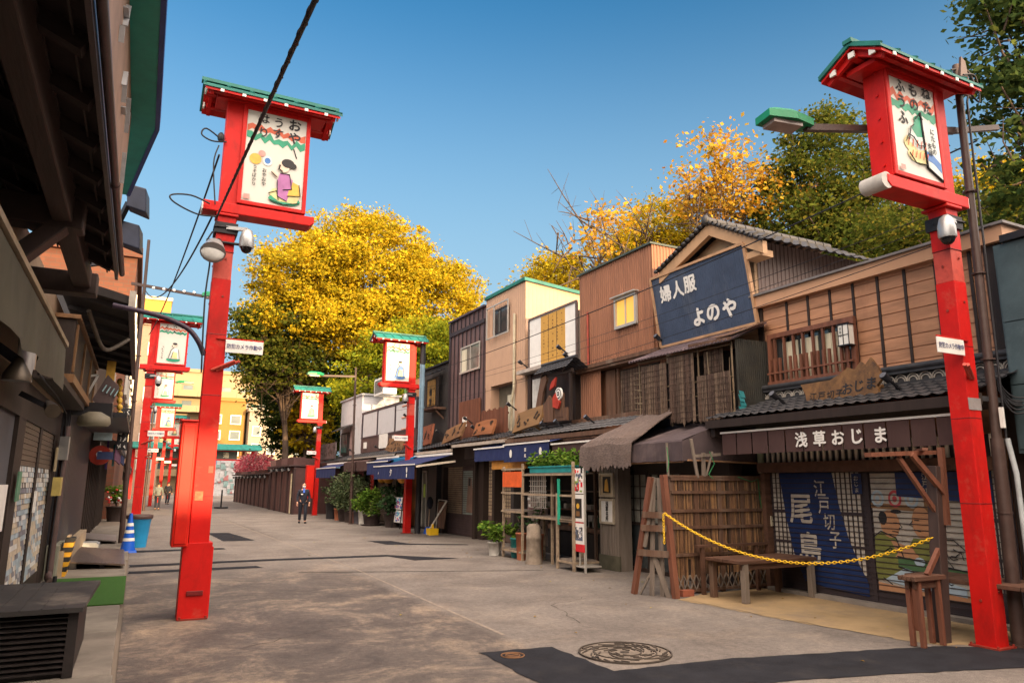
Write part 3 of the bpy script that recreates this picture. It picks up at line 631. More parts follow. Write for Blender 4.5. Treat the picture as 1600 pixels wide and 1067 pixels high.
# ground floor: glazed sliding doors
mb = MB(); mb.box(9.3, 9.6, 9.72, 13.2, 2.02, 2.5); mb.box(9.3, 9.6, 9.72, 11.0, 0, 2.02); mb.box(9.2, 9.4, 13.15, 13.3, 0, 2.5); mb.build('shopfront_frame', woodd, Yh)
for y0, y1 in ((11.02, 12.06), (12.08, 13.12)):
    mb = MB(); mb.box(9.32, 9.36, y0, y1, 0.0, .08); mb.box(9.32, 9.36, y0, y1, 1.94, 2.02); mb.box(9.32, 9.36, y0, y0+.07, .08, 1.94); mb.box(9.32, 9.36, y1-.07, y1, .08, 1.94); mb.box(9.32, 9.36, y0+.07, y1-.07, 0.92, 0.98)
    for k in range(1, 4): yy = y0+.07+(y1-y0-.14)*k/4; mb.box(9.335, 9.35, yy-.01, yy+.01, .98, 1.94)
    for z in (1.22, 1.46, 1.7): mb.box(9.333, 9.352, y0+.07, y1-.07, z-.01, z+.01)
    d = mb.build('sliding_door', woodd, Yh)
    mb = MB(); mb.box(9.345, 9.352, y0+.07, y1-.07, .08, .92, 0); mb.box(9.353, 9.359, y0+.07, y1-.07, .98, 1.94, 1); mb.build('pane', [winglass, mat('frosted_glass', (0.24, 0.24, 0.21), 0.25, var=0.35, scale=3, bump=0)], d)
# corner pillar beside the gabled house
mb = MB(); mb.box(9.1, 9.42, 9.6, 9.64, 1.95, 2.55) if False else mb.box(9.93, 10.0, 9.47, 9.63, 2.0, 3.0); mb.cyl((9.9, 9.53, 1.95), (9.9, 9.53, 2.75), .075, n=10)
mb.build('rain_hopper', mat('pale_green_pipe', (0.34, 0.38, 0.25), 0.6, var=0.35, wear=(0.15, 0.16, 0.1), wamt=0.4), Yh)
# the navy sign
sg = thing('shop_sign', 'large tilted navy blue sign with white characters on the gable front', 'shop sign', (9.8, 10.87, 4.65))
ux = Vector(NEGY); uy = Vector((-0.235, 0, 1.5)).normalized(); o0 = Vector((9.93, 12.24, 4.68))
mb = MB(); mb.prism([(0, 0), (2.78, 0), (2.78, 1.52), (0, 1.52)], o0, ux, uy, .04)
for k in range(46): 
    a = o0+ux*(.03+k*.06); mb.bar(a+uy*.02, a+uy*1.5, .012, .012, 0, up=(1, 0, 0))
sp = mb.build('panel', mat('navy_sign_paint', (0.045, 0.066, 0.115), 0.6, var=0.3, scale=1.5, wear=(0.10, 0.12, 0.16), wamt=0.35, wscale=1.2, wstretch=(1, 1, .3)), sg)
mb = MB()
for a, b in (((0, 0), (2.78, 0)), ((0, 1.52), (2.78, 1.52)), ((0, 0), (0, 1.52)), ((2.78, 0), (2.78, 1.52))):
    mb.bar(o0+ux*a[0]+uy*a[1], o0+ux*b[0]+uy*b[1], .05, .07, 0, up=(1, 0, .1))
mb.build('frame', mat('sign_frame_wood', (0.42, 0.25, 0.14), 0.7), sg)
mb = MB(); nrm = ux.cross(uy)*.012
for ch, x, y in (('婦', .42, 1.10), ('人', .82, 1.11), ('服', 1.20, 1.13)): mb.text(ch, o0+ux*x+uy*y+nrm, ux, uy, .37, 0, bold=.035)
for ch, x, y in (('よ', 1.30, .42), ('の', 1.72, .42), ('や', 2.17, .42)): mb.text(ch, o0+ux*x+uy*y+nrm, ux, uy, .40, 0, bold=.045)
mb.build('lettering', white, sg)
# ---------------------------------------------------------------- ribbed brown house with the yellow window
rust = mat('brown_ribbed_metal', (0.255, 0.115, 0.065), 0.6, var=0.22, scale=1.6, stretch=(1, 3, .35), bump=0.1, wear=(0.13, 0.065, 0.045), wamt=0.35, wscale=1.3, wstretch=(1, 2.5, .3))
D = thing('shop_house', 'brown ribbed metal house with a small bright yellow window left of the navy sign', 'shop house', (12.5, 13.9, 0))
mb = MB(); mb.box(10.06, 17, 12.62, 15.66, 4.7, 7.1); corr(mb, 10.03, 12.62, 15.66, 4.72, 7.16, .09, .018); corr(mb, 12.6, 10.03, 17, 4.7, 7.16, .09, .018, axis='x'); corr(mb, 10.03, 14.75, 15.66, 3.3, 4.6, .09, .018)
mb.box(10.25, 17, 12.62, 15.62, 0, 4.68); mb.build('wall', rust, D)
mb = MB(); mb.box(9.96, 17.05, 12.56, 15.70, 7.165, 7.21); mb.build('roof', mat('dark_green_flashing', (0.05, 0.07, 0.06), 0.5), D)
mb = MB(); mb.box(9.86, 10.24, 12.3, 15.7, 4.6, 4.69); mb.box(9.9, 10.24, 12.3, 15.7, 4.53, 4.597); mb.build('ledge', woodm, D)
w = MB()
for a in ((9.93, 10.0, 13.14, 14.0, 6.1, 6.16), (9.93, 10.0, 13.14, 14.0, 5.40, 5.47), (9.93, 10.0, 13.14, 13.2, 5.47, 6.1), (9.93, 10.0, 13.94, 14.0, 5.47, 6.1), (9.95, 9.98, 13.55, 13.585, 5.47, 6.1), (9.85, 10.0, 13.08, 14.06, 6.163, 6.19)): w.box(*a)
wi = w.build('window', alu, D)
mb = MB(); mb.box(9.985, 10.0, 13.2, 13.94, 5.47, 6.1); mb.build('pane', emit('glowing_yellow_pane', (0.85, 0.46, 0.08), 0.22), wi)  # window's yellow brightness put into the pane as a faint glow
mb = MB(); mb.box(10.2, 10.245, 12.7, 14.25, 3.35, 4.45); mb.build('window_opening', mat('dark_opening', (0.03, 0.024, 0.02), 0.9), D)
mb = reedpanel(12.9, 14.1, 3.4, 4.42, 10.17, 9); mb.build('reed_blind', REEDS, D)
mb = MB(); mb.box(10.14, 10.2, 14.16, 14.24, 3.35, 4.5); mb.box(10.14, 10.2, 14.3, 14.7, 3.35, 4.5); mb.build('window_post', woodm, D)
mb = MB(); mb.cyl((9.97, 15.22, 4.72), (9.97, 15.22, 6.1), .03, n=8); mb.build('red_pipe', mat('rusty_red_pipe', (0.28, 0.05, 0.03), 0.6, var=.3), D)
mb = MB(); tiles(mb, (8.85, 17.6, 2.92), (8.85, 11.9, 2.92), (10.0, 17.6, 3.3), (10.0, 11.9, 3.3), 26, 4, .012, .03); mb.build('pent_roof', mat('slate_grey_sheet_roof', (0.11, 0.11, 0.115), 0.55, var=.3, wear=(.17, .16, .15), wamt=.3), D)
mb = MB(); mb.box(8.8, 8.88, 11.9, 17.6, 2.80, 2.90, 0); mb.box(9.75, 10.0, 12.2, 15.7, 3.24, 3.34, 0); mb.box(8.84, 9.9, 11.9, 17.6, 2.74, 2.79, 0); mb.build('eave_board', woodm, D)
# open shopfront under it
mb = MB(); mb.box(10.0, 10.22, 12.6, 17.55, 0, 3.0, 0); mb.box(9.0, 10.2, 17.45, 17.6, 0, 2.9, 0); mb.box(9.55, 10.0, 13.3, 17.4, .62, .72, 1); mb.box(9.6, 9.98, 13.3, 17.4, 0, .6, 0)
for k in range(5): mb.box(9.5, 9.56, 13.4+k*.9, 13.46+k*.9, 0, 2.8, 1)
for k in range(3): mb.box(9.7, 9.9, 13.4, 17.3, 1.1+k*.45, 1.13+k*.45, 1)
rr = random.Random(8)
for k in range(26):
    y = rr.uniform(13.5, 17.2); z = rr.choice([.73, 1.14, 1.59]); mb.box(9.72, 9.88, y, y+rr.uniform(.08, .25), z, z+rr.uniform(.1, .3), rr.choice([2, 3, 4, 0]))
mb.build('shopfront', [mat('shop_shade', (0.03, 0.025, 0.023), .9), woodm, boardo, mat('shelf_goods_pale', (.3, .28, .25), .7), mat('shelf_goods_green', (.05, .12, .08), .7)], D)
def slope_awning(parent, y0, y1, x_front, z_top, z_bot, x_back, z_back, m, bar=True, marks=None, name='awning', scallop=False):
    mb = MB(); n = max(4, int((y1-y0)/.18)); vs = []
    for i, (x, z) in enumerate(((x_back, z_back), (x_front, z_top), (x_front+.005, z_bot))):
        for k in range(n+1):
            vs.append((x+(.012*math.sin(k*1.9) if i == 2 else 0), y0+(y1-y0)*k/n, z-(.02*abs(math.sin(k*1.57)) if scallop and i == 2 else 0)))
    mb.add(vs, [(i*(n+1)+k, i*(n+1)+k+1, (i+1)*(n+1)+k+1, (i+1)*(n+1)+k) for i in range(2) for k in range(n)])
    if bar: mb.box(x_front-.03, x_front+.0, y0-.02, y1+.02, z_top+.005, z_top+.04, 1); mb.box(x_back-.06, x_back, y0, y1, z_back, z_back+.07, 1)
    for (y, z, s, ch) in (marks or []):
        if ch == '*': mb.prism([(s*.55*math.cos(a*math.pi/6)*.8, s*.7*math.sin(a*math.pi/6)) for a in range(12)], (x_front-.012, y, z), NEGY, UP, .004, 2)
        else: mb.text(ch, (x_front-.014, y, z), NEGY, UP, s, 2, bold=.02)
    return mb.build(name, [m, white, white], parent)
slope_awning(D, 11.95, 14.55, 8.5, 2.62, 2.36, 8.95, 2.75, brownc)
slope_awning(D, 14.6, 16.95, 8.45, 2.70, 2.28, 8.95, 2.82, navy, marks=[(16.55, 2.49, .15, '*'), (15.75, 2.56, .1, '酒'), (15.75, 2.42, .1, '処'), (15.0, 2.49, .15, '*')])
slope_awning(D, 16.7, 19.2, 8.62, 2.68, 2.35, 9.1, 2.86, navy)
mb = MB(); mb.box(8.75, 8.8, 16.3, 18.3, 2.12, 2.36); 
for k in range(4): mb.box(8.742, 8.75, 16.3, 18.3, 2.14+k*.055, 2.18+k*.055)
mb.build('orange_blind', mat('orange_slat_blind', (0.55, 0.25, 0.05), .6), D)

# ---------------------------------------------------------------- recess with the price panel and the folk sign
E_ = thing('shop_house', 'narrow two-storey shop with white and ochre name panel between brown and cream houses', 'shop house', (12, 17.15, 0))
mb = MB(); mb.box(10.08, 15, 15.72, 18.62, 0, 6.3); mb.build('wall', mat('grey_beige_wall', (.30, .25, .21), .8, var=.15), E_)
mb = MB(); mb.box(10.0, 10.07, 15.82, 18.4, 5.05, 6.5, 0); mb.box(9.992, 10.0, 16.38, 17.72, 5.07, 6.48, 1)
for k in range(1, 3): mb.box(9.988, 9.992, 16.38+1.34*k/3-.006, 16.38+1.34*k/3+.006, 5.07, 6.48, 2)
rr = random.Random(11)
for c in range(5):
    for k in range(12):
        z = 6.38-k*.1; mb.box(9.984, 9.988, 16.52+c*.25-.02*(k % 2), 16.56+c*.25, z-.035*rr.random()-.01, z, 3) if rr.random() < .8 else None
mb.box(9.97, 10.03, 15.78, 18.44, 6.5, 6.56, 4); mb.box(9.97, 10.03, 18.4, 18.46, 5.0, 6.5, 4); mb.box(9.97, 10.03, 15.76, 15.82, 5.0, 6.5, 4)
mb.build('name_panel', [white, mat('ochre_panel', (.50, .28, .06), .6, var=.1), ink, mat('brown_ink', (.18, .09, .03), .6), mat('panel_frame', (.12, .09, .08), .6)], E_)
mb = MB(); mb.box(9.72, 10.06, 15.8, 18.72, 4.9, 5.0); mb.build('ledge', mat('pale_ledge', (.42, .37, .33), .7), E_)
mb = MB(); mb.box(10.02, 10.07, 15.9, 18.5, 3.35, 4.85, 0); mb.box(9.98, 10.04, 18.3, 18.5, 3.3, 4.88, 1); mb.box(9.98, 10.05, 17.6, 18.2, 3.5, 4.7, 2); mb.box(9.9, 10.05, 15.74, 15.95, 0, 4.88, 1); mb.build('upper_front', [woodd, woodd, mat('white_sash', (.5, .5, .48), .5)], E_)
t = thing('roofed_signboard', 'folk shop sign with its own small tiled roof, bullseye disc and red shapes', 'shop sign', (9.5, 15.9, 3.25))
mb = MB(); tiles(mb, (9.25, 16.75, 4.60), (9.25, 15.05, 4.60), (9.5, 16.75, 4.84), (9.5, 15.05, 4.84), 12, 3, .02, .02); tiles(mb, (9.85, 15.05, 4.6), (9.85, 16.75, 4.6), (9.5, 15.05, 4.84), (9.5, 16.75, 4.84), 12, 3, .02, .02); mb.cyl((9.5, 15.03, 4.88), (9.5, 16.77, 4.88), .05, n=8); mb.build('tiled_roof', tile, t)
mb = MB(); mb.box(9.42, 9.48, 15.2, 15.28, 3.3, 4.6); mb.box(9.42, 9.48, 16.5, 16.58, 3.3, 4.6); mb.box(9.4, 9.46, 15.1, 16.7, 4.5, 4.58); mb.bar((9.44, 16.7, 4.55), (9.25, 16.3, 4.62), .04); mb.bar((9.44, 15.6, 4.55), (9.25, 15.2, 4.62), .04); mb.build('frame', woodd, t)
mb = MB(); mb.prism([(-17.35, 3.55), (-16.95, 3.6), (-16.62, 4.5), (-16.35, 4.55), (-16.3, 4.42), (-16.5, 4.1), (-16.62, 3.7), (-16.4, 3.55)], (9.36, 0, 0), NEGY, UP, .06); mb.prism([(-16.45, 3.32), (-15.95, 3.3), (-15.9, 3.75), (-16.15, 4.0), (-16.45, 3.75)], (9.34, 0, 0), NEGY, UP, .06); mb.box(9.36, 9.42, 15.3, 15.9, 3.3, 3.62); mb.box(9.35, 9.40, 15.45, 15.8, 3.4, 4.0); mb.build('carved_shape', woodm, t)
mb = MB()
mb.cyl((9.345, 15.6, 3.98), (9.30, 15.6, 3.98), .16, n=20, m=0)
for r, m in ((.13, 1), (.10, 0), (.06, 1), (.02, 0)): mb.cyl((9.345, 15.6, 3.98), (9.298-.001*(.16-r)*60, 15.6, 3.98), r, n=18, m=m)
mb.build('bullseye_disc', [white, ink], t)
mb = MB(); mb.prism([(-16.05, 4.12), (-15.8, 4.2), (-15.72, 4.42), (-15.9, 4.35), (-16.0, 4.25)], (9.3, 0, 0), NEGY, UP, .05); mb.prism([(-15.85, 3.66), (-15.6, 3.6), (-15.5, 3.76), (-15.62, 3.84), (-15.72, 4.02), (-15.86, 3.9)], (9.28, 0, 0), NEGY, UP, .05); mb.build('red_shape', mat('sign_red', (.36, .035, .02), .5), t)

# ---------------------------------------------------------------- cream house with sunlit side wall
creamrib = mat('cream_ribbed_metal', (0.45, 0.29, 0.195), 0.6, var=.06, scale=2, wear=(.36, .23, .16), wamt=.25, wstretch=(1, 1, .3))
F = thing('shop_house', 'tall cream ribbed house with its upper side wall lit yellow by the sun', 'shop house', (12.4, 20.1, 0))
mb = MB(); mb.box(10.05, 15.5, 18.7, 21.45, 4.85, 7.6)
corr(mb, 10.0, 18.68, 21.48, 4.83, 7.8, .15, .008); corr(mb, 18.67, 10.0, 15.5, 3.2, 7.8, .15, .008, axis='x', ztop=lambda x: 7.82-.10*(x-10)); mb.box(10.05, 15.5, 21.06, 21.45, 0, 4.85); mb.box(10.02, 15.5, 18.69, 19.4, 0, 4.83); mb.box(10.35, 15.5, 19.4, 21.06, 0, 4.85); mb.box(10.0, 10.05, 21.06, 21.46, 3.2, 4.83)
mb.build('wall', creamrib, F)
mb = MB(); mb.hexa([(9.93, 18.6, 7.82), (15.6, 18.6, 7.26), (15.6, 21.5, 7.26), (9.93, 21.5, 7.82), (9.93, 18.6, 7.92), (15.6, 18.6, 7.36), (15.6, 21.5, 7.36), (9.93, 21.5, 7.92)]); mb.build('roof', copper, F)
w = MB()
for a in ((9.86, 9.90, 19.6, 21.2, 7.42, 7.46), (9.86, 9.9, 19.6, 21.2, 6.38, 6.42), (9.86, 9.9, 19.6, 19.64, 6.42, 7.42), (9.86, 9.9, 21.16, 21.2, 6.42, 7.42), (9.86, 9.9, 20.6, 20.64, 6.42, 7.42)): w.box(*a)
wi = w.build('window', alu, F)
mb = MB(); mb.box(9.97, 9.99, 19.75, 20.85, 6.5, 7.3, 0); mb.box(9.955, 9.97, 19.75, 20.85, 7.26, 7.32, 1); mb.box(9.955, 9.97, 19.75, 20.85, 6.46, 6.52, 1); mb.box(9.955, 9.97, 20.82, 20.88, 6.52, 7.26, 1); mb.box(9.955, 9.97, 19.72, 19.78, 6.52, 7.26, 1); mb.box(9.955, 9.97, 20.28, 20.32, 6.52, 7.26, 1); mb.build('pane', [winglass, dkmetal], wi)
mb = MB(); mb.box(10.3, 10.34, 19.42, 21.04, 3.3, 4.8, 0); mb.box(10.28, 10.3, 19.7, 20.4, 3.3, 4.5, 1); mb.build('balcony_door', [mat('dark_brown_door', (.1, .085, .06), .7), curtain], F)  # dark brown door panel with a pale curtain
mb = MB()
for k in range(18): y = 19.3+k*.105; mb.box(9.72, 9.75, y, y+.08, 3.15, 4.02+.03*math.sin(k*1.7))
mb.box(9.75, 9.78, 19.3, 21.2, 3.3, 3.36); mb.box(9.75, 9.78, 19.3, 21.2, 3.8, 3.86); mb.build('balcony_fence', woodr, F)
mb = MB(); mb.tube([(9.93, 19.27, 6.9), (9.93, 19.27, 4.6), (9.93, 19.42, 4.2), (9.9, 19.42, 3.3)], .045, 8); mb.build('downpipe', mat('cream_pipe', (.47, .42, .30), .5), F)
mb = MB(); mb.tube([(10.3, 18.6, 6.0), (10.3, 18.6, 5.3), (10.9, 18.6, 5.2)], .05, 8); mb.box(10.15, 10.8, 18.5, 18.66, 6.0, 6.1); mb.build('side_vent', mat('vent_brown', (.35, .24, .14), .6), F)
mb = MB()
for y0, y1, m in ((18.75, 20.0, 0), (20.15, 21.1, 1)):
    mb.box(10.0, 10.04, y0, y1, .02, 2.5, 2)
    for k in range(9): yy = y0+(y1-y0)*k/8; mb.box(9.985, 10.0, yy-.012, yy+.012, .02, 2.4, 2)
    for k in range(16): z = .75+k*.11; mb.box(9.988, 9.999, y0, y1, z, z+.085, 3)
    for k in range(8): z = .05+k*.08; mb.box(9.986, 9.999, y0, y1, z, z+.07, 2)
mb.build('shutter', [woodm, woodm, mat('shutter_taupe', (.12, .08, .065), .6), mat('shutter_lattice_cream', (.38, .29, .19), .7)], F)
mb = MB(); mb.box(9.6, 10.2, 18.7, 18.8, 0, 2.9); mb.box(9.65, 10.1, 19.98, 20.14, 0, 2.6) ; mb.box(9.8, 10.1, 21.1, 21.5, 0, 2.9); mb.box(9.3, 10.1, 18.7, 21.5, 2.5, 2.9); mb.build('shopfront_post', woodd, F)
mb = MB(); tiles(mb, (8.85, 21.4, 2.95), (8.85, 17.65, 2.95), (10.0, 21.4, 3.3), (10.0, 17.65, 3.3), 18, 4, .02, .03); mb.build('pent_roof', tile, F)
mb = MB(); mb.box(8.8, 8.88, 17.65, 21.4, 2.84, 2.93); mb.build('eave_board', mat('pale_eave', (.36, .31, .26), .7), F)

# ---------------------------------------------------------------- purple-brown panelled house
G_ = thing('shop_house', 'dark purple-brown panelled house with black battens left of the cream house', 'shop house', (12.4, 23.1, 0))
purp = mat('purple_brown_panel', (0.115, 0.072, 0.072), .5, var=.2, scale=1.5, stretch=(1, .4, 3), wear=(.15, .09, .085), wamt=.3)
mb = MB(); mb.box(10.0, 15, 21.52, 24.62, 0, 7.62); mb.build('wall', purp, G_)
mb = MB()
for k in range(9): y = 21.6+k*.37; mb.box(9.965, 9.999, y-.02, y+.02, 3.0, 7.1)
for k in range(9): y = 21.7+k*.37; mb.box(9.945, 9.979, y-.015, y+.015, 7.24, 7.6)
mb.box(9.95, 9.998, 24.5, 24.64, 0, 7.6); mb.box(9.94, 9.98, 21.52, 24.6, 7.08, 7.22); mb.build('batten', mat('black_batten', (.028, .02, .024), .5), G_)
mb = MB(); mb.box(9.9, 15.05, 21.5, 24.66, 7.625, 7.69); mb.build('roof', mat('purple_roof_edge', (.06, .045, .06), .5), G_)
w = MB()
for a in ((9.93, 9.96, 21.85, 23.5, 6.45, 6.5), (9.9, 9.96, 21.85, 23.5, 5.54, 5.6), (9.93, 9.96, 21.85, 21.9, 5.6, 6.45), (9.93, 9.96, 23.44, 23.5, 5.6, 6.45), (9.935, 9.955, 22.62, 22.67, 5.6, 6.45)): w.box(*a)
wi = w.build('window', alu, G_)
mb = MB(); mb.box(9.962, 9.975, 21.9, 23.44, 5.6, 6.45, 0); mb.box(9.958, 9.962, 23.0, 23.4, 5.62, 6.4, 1); mb.build('pane', [mat('window_glass_pale', (.16, .15, .13), .12, bump=0), curtain], wi)
mb = MB(); mb.box(9.93, 9.96, 21.75, 23.5, 3.05, 4.55)
for k in range(22): y = 21.77+k*.079; mb.box(9.91, 9.93, y, y+.05, 3.07, 4.53)
mb.build('slatted_panel', woodr, G_)
mb = MB(); mb.box(9.83, 9.9, 22.75, 22.98, 3.65, 3.98); mb.build('wall_lamp', mat('frosted_lamp', (0.7, 0.7, 0.66), 0.4), G_)
mb = MB(); mb.box(9.7, 10.0, 21.52, 21.72, 0, 2.9, 0); mb.box(9.75, 10.0, 24.4, 24.6, 0, 2.9, 0); mb.box(9.75, 10.0, 21.72, 24.4, 2.3, 2.9, 0)
mb.box(9.93, 9.99, 21.75, 24.38, .02, 2.3, 1)
for k in range(22): z = .72+k*.072; mb.box(9.918, 9.929, 23.1, 24.36, z, z+.05, 2)
for k in range(17): y = 23.1+k*.076; mb.box(9.912, 9.917, y, y+.02, .72, 2.25, 1)
for k in range(8): z = .05+k*.082; mb.box(9.918, 9.929, 21.76, 24.36, z, z+.06, 1)
for k in range(20): z = .72+k*.072; mb.box(9.918, 9.929, 21.76, 23.0, z, z+.055, 3)
mb.prism([(-22.7, .8), (-22.2, .78), (-22.15, 1.3), (-22.3, 1.9), (-22.55, 1.95), (-22.6, 1.5)], (9.912, 0, 0), NEGY, UP, .004, 4); mb.prism([(-22.52, 1.65), (-22.36, 1.65), (-22.36, 1.9), (-22.52, 1.9)], (9.906, 0, 0), NEGY, UP, .003, 5)
mb.build('shutter', [woodd, mat('shutter_plum', (.06, .04, .042), .55), mat('shutter_lattice_cream', (.38, .29, .19), .7), mat('shutter_pale_green', (.22, .27, .25), .6), mat('mural_robe', (.2, .13, .1), .6), ink], G_)
mb = MB(); tiles(mb, (8.85, 27.0, 2.82), (8.85, 21.5, 2.92), (10.0, 27.0, 3.2), (10.0, 21.5, 3.28), 22, 4, .025, .03); mb.build('pent_roof', tile, G_)
mb = MB(); mb.box(8.8, 8.88, 21.5, 27, 2.72, 2.81); mb.build('eave_board', mat('pale_eave', (.36, .31, .26), .7), G_)
slope_awning(G_, 21.3, 25.6, 7.55, 2.28, 1.86, 8.8, 2.62, navy, marks=[(25.0, 2.07, .09, '水'), (23.6, 2.08, .26, '夕'), (22.0, 2.14, .13, '*'), (22.0, 1.97, .09, '*')])
slope_awning(G_, 24.4, 27.0, 8.6, 2.62, 2.45, 9.2, 2.8, mat('bright_blue_canvas', (.01, .16, .36), .8), bar=False)
mb = MB(); mb.bar((7.6, 21.32, 2.24), (8.9, 21.3, 2.42), .04, .06); mb.build('awning_arm', mat('awning_arm_cream', (.45, .4, .32), .6), G_)

# ---------------------------------------------------------------- dark house with the tall framed signboard
H_ = thing('shop_house', 'low black ribbed house behind the blue-grey pole with a tall framed signboard', 'shop house', (12.4, 26.2, 0))
blk = mat('black_ribbed_metal', (.032, .028, .028), .55, var=.25, scale=2)
mb = MB(); mb.box(10.1, 15, 24.7, 27.6, 0, 6.0); corr(mb, 10.06, 24.7, 27.6, 2.9, 6.2, .12, .015); mb.build('wall', blk, H_)
mb = MB(); mb.box(10.3, 14, 27.7, 29.4, 3.0, 6.1); mb.build('orange_wall', mat('salmon_wall', (.5, .22, .12), .7), H_)
mb = MB(); mb.box(9.95, 15, 24.68, 27.7, 6.2, 6.26); mb.build('roof', dkmetal, H_)
mb = MB(); mb.box(9.6, 10.05, 24.7, 25.6, 0, 2.7, 0); mb.box(9.98, 10.05, 25.6, 27.6, 0, 2.8, 0)
mb.box(9.95, 9.98, 25.7, 26.2, 0.1, 2.1, 1); mb.box(9.9, 9.95, 26.5, 26.56, .1, 2.2, 2); mb.box(9.9, 9.95, 26.95, 27.0, .1, 2.2, 2); mb.box(9.9, 9.95, 26.5, 27.0, 2.15, 2.2, 2); mb.box(9.93, 9.95, 26.56, 26.95, .1, 2.15, 3); mb.box(9.915, 9.93, 26.65, 26.85, 1.2, 1.7, 4)
mb.build('shopfront', [blackpaint, blk, alu, mat('dim_shop_glass', (.10, .10, .09), .1, bump=0), mat('menu_green', (.25, .35, .06), .6)], H_)
t = thing('tall_signboard', 'tall framed wooden signboard with black characters under a small roof on the black house', 'shop sign', (9.75, 25.75, 4.4))
mb = MB(); mb.box(9.72, 9.78, 25.15, 26.35, 4.55, 5.68, 0); mb.box(9.70, 9.719, 25.35, 26.15, 4.62, 5.6, 1); mb.build('panel', [woodd, mat('gilded_board', (.36, .20, .05), .5, var=.5, scale=3)], t)
mb = MB(); mb.vtext('畑堂', (9.69, 25.78, 5.12), NEGY, UP, .27, 0, bold=.03, step=1.25); mb.vtext('手焼せんべい', (9.69, 25.43, 5.35), NEGY, UP, .10, 0, step=1.1); mb.build('lettering', ink, t)
mb = MB(); tiles(mb, (9.4, 26.55, 5.72), (9.4, 24.95, 5.72), (9.95, 26.55, 5.95), (9.95, 24.95, 5.95), 10, 3, .02, .02); mb.build('small_roof', mat('blue_black_tile', (.03, .045, .07), .5), t)
mb = MB(); mb.box(9.5, 10.0, 24.95, 26.5, 4.44, 4.52); mb.bar((9.6, 25.1, 4.44), (9.98, 25.1, 4.1), .06); mb.build('bracket', woodm, t)

# ---------------------------------------------------------------- white-fronted shop row further down
I_ = thing('shop_house', 'low shop with white parapet and white panels above brown and navy awnings', 'shop house', (12.4, 34, 0))
wgrey = mat('cool_white_board', (.50, .50, .52), .6, var=.06, wear=(.38, .37, .37), wamt=.3)
mb = MB(); mb.box(10.02, 12.0, 36.6, 40.9, 2.9, 6.18, 0); mb.box(10.1, 15, 27.65, 36.5, 2.9, 5.0, 1); mb.box(10.4, 15, 29.5, 40.8, 0, 2.9, 1); mb.build('wall', [wgrey, woodd], I_)
mb = MB(); mb.box(9.95, 12.1, 36.5, 41, 6.185, 6.28); mb.build('parapet_cap', mat('cap_grey', (.33, .33, .34), .5), I_)
mb = MB()
for y0, y1 in ((28.2, 30.9), (31.0, 33.6), (33.7, 36.2)): mb.box(10.0, 10.04, y0+.05, y1-.05, 3.98, 5.12)
mb.build('white_panel', wgrey, I_)
mb = MB(); mb.box(9.97, 10.06, 28.1, 36.4, 5.14, 5.24); mb.box(9.97, 10.06, 28.1, 36.4, 3.9, 3.97)
for y in (28.15, 30.95, 33.65, 36.3): mb.box(9.97, 10.06, y-.05, y+.05, 3.97, 5.14)
mb.build('dark_frame', mat('plum_frame', (.05, .04, .05), .5), I_)
mb = MB(); mb.box(9.99, 10.06, 28.1, 36.4, 3.2, 3.89); mb.build('brown_band', mat('plum_brown_panel', (.085, .05, .048), .6), I_)
mb = MB(); mb.box(9.93, 9.98, 31.9, 33.1, 3.3, 3.95, 0); mb.box(9.93, 9.98, 35.3, 35.7, 3.4, 3.7, 0); mb.box(9.93, 9.98, 30.8, 31.1, 3.45, 3.8, 0); mb.build('white_plate', white, I_)
mb = MB(); mb.hexa([(10.6, 29.5, 5.2), (10.6, 36.4, 5.2), (10.62, 36.4, 5.25), (10.62, 29.5, 5.25), (13, 29.5, 6.25), (13, 36.4, 6.25), (13, 36.4, 6.3), (13, 29.5, 6.3)])
for k in range(24): y = 29.6+k*.29; mb.bar((10.6, y, 5.27), (13, y, 6.32), .05, .03)
mb.build('shed_roof', mat('rusted_sheet_roof', (.30, .34, .34), .6, var=.2, wear=(.26, .10, .04), wamt=.5, wscale=.6), I_)
mb = MB(); mb.box(10.5, 11.2, 34.6, 36.2, 6.1, 6.95, 0)
for k in range(7): mb.box(10.48, 10.5, 34.75+k*.2, 34.84+k*.2, 6.2, 6.85, 1)
mb.cyl((10.8, 35.3, 5.6), (10.8, 35.3, 6.1), .05, n=6); mb.build('roof_vent', [white, dkmetal], I_)
mb = MB(); mb.box(9.9, 10.05, 38.6, 40.2, 3.2, 4.4, 0); mb.box(9.88, 9.9, 38.8, 40.0, 3.3, 4.3, 1)
for k in range(5): mb.box(9.86, 9.88, 38.8+k*.3, 38.84+k*.3, 3.3, 4.3, 0)
tiles(mb, (9.4, 40.5, 4.45), (9.4, 37.9, 4.45), (10.0, 40.5, 4.8), (10.0, 37.9, 4.8), 10, 3, .02, .02, 2); mb.box(9.95, 10.05, 37.9, 38.5, 3.0, 4.7, 3); mb.build('upper_window', [woodd, winglass, tile, mat('dusty_pink_wall', (.30, .20, .19), .8)], I_)
mb = MB(); tiles(mb, (8.85, 41, 2.72), (8.85, 27.1, 2.82), (10.1, 41, 3.15), (10.1, 27.1, 3.22), 44, 4, .03, .03); mb.build('pent_roof', tile, I_)
mb = MB(); mb.box(8.8, 8.88, 27.1, 41, 2.64, 2.74, 0); mb.box(8.72, 8.78, 27.1, 34, 2.78, 2.84, 1); mb.build('gutter', [woodd, alu], I_)
slope_awning(I_, 34.1, 38.2, 8.2, 2.40, 1.95, 8.8, 2.62, navy)
slope_awning(I_, 31.6, 33.6, 8.45, 2.62, 2.22, 8.8, 2.72, brownc, bar=False); slope_awning(I_, 29.5, 31.5, 8.45, 2.62, 2.22, 8.8, 2.72, brownc, bar=False)
slope_awning(I_, 26.6, 29.35, 8.35, 2.52, 2.06, 8.8, 2.68, navy, scallop=True)
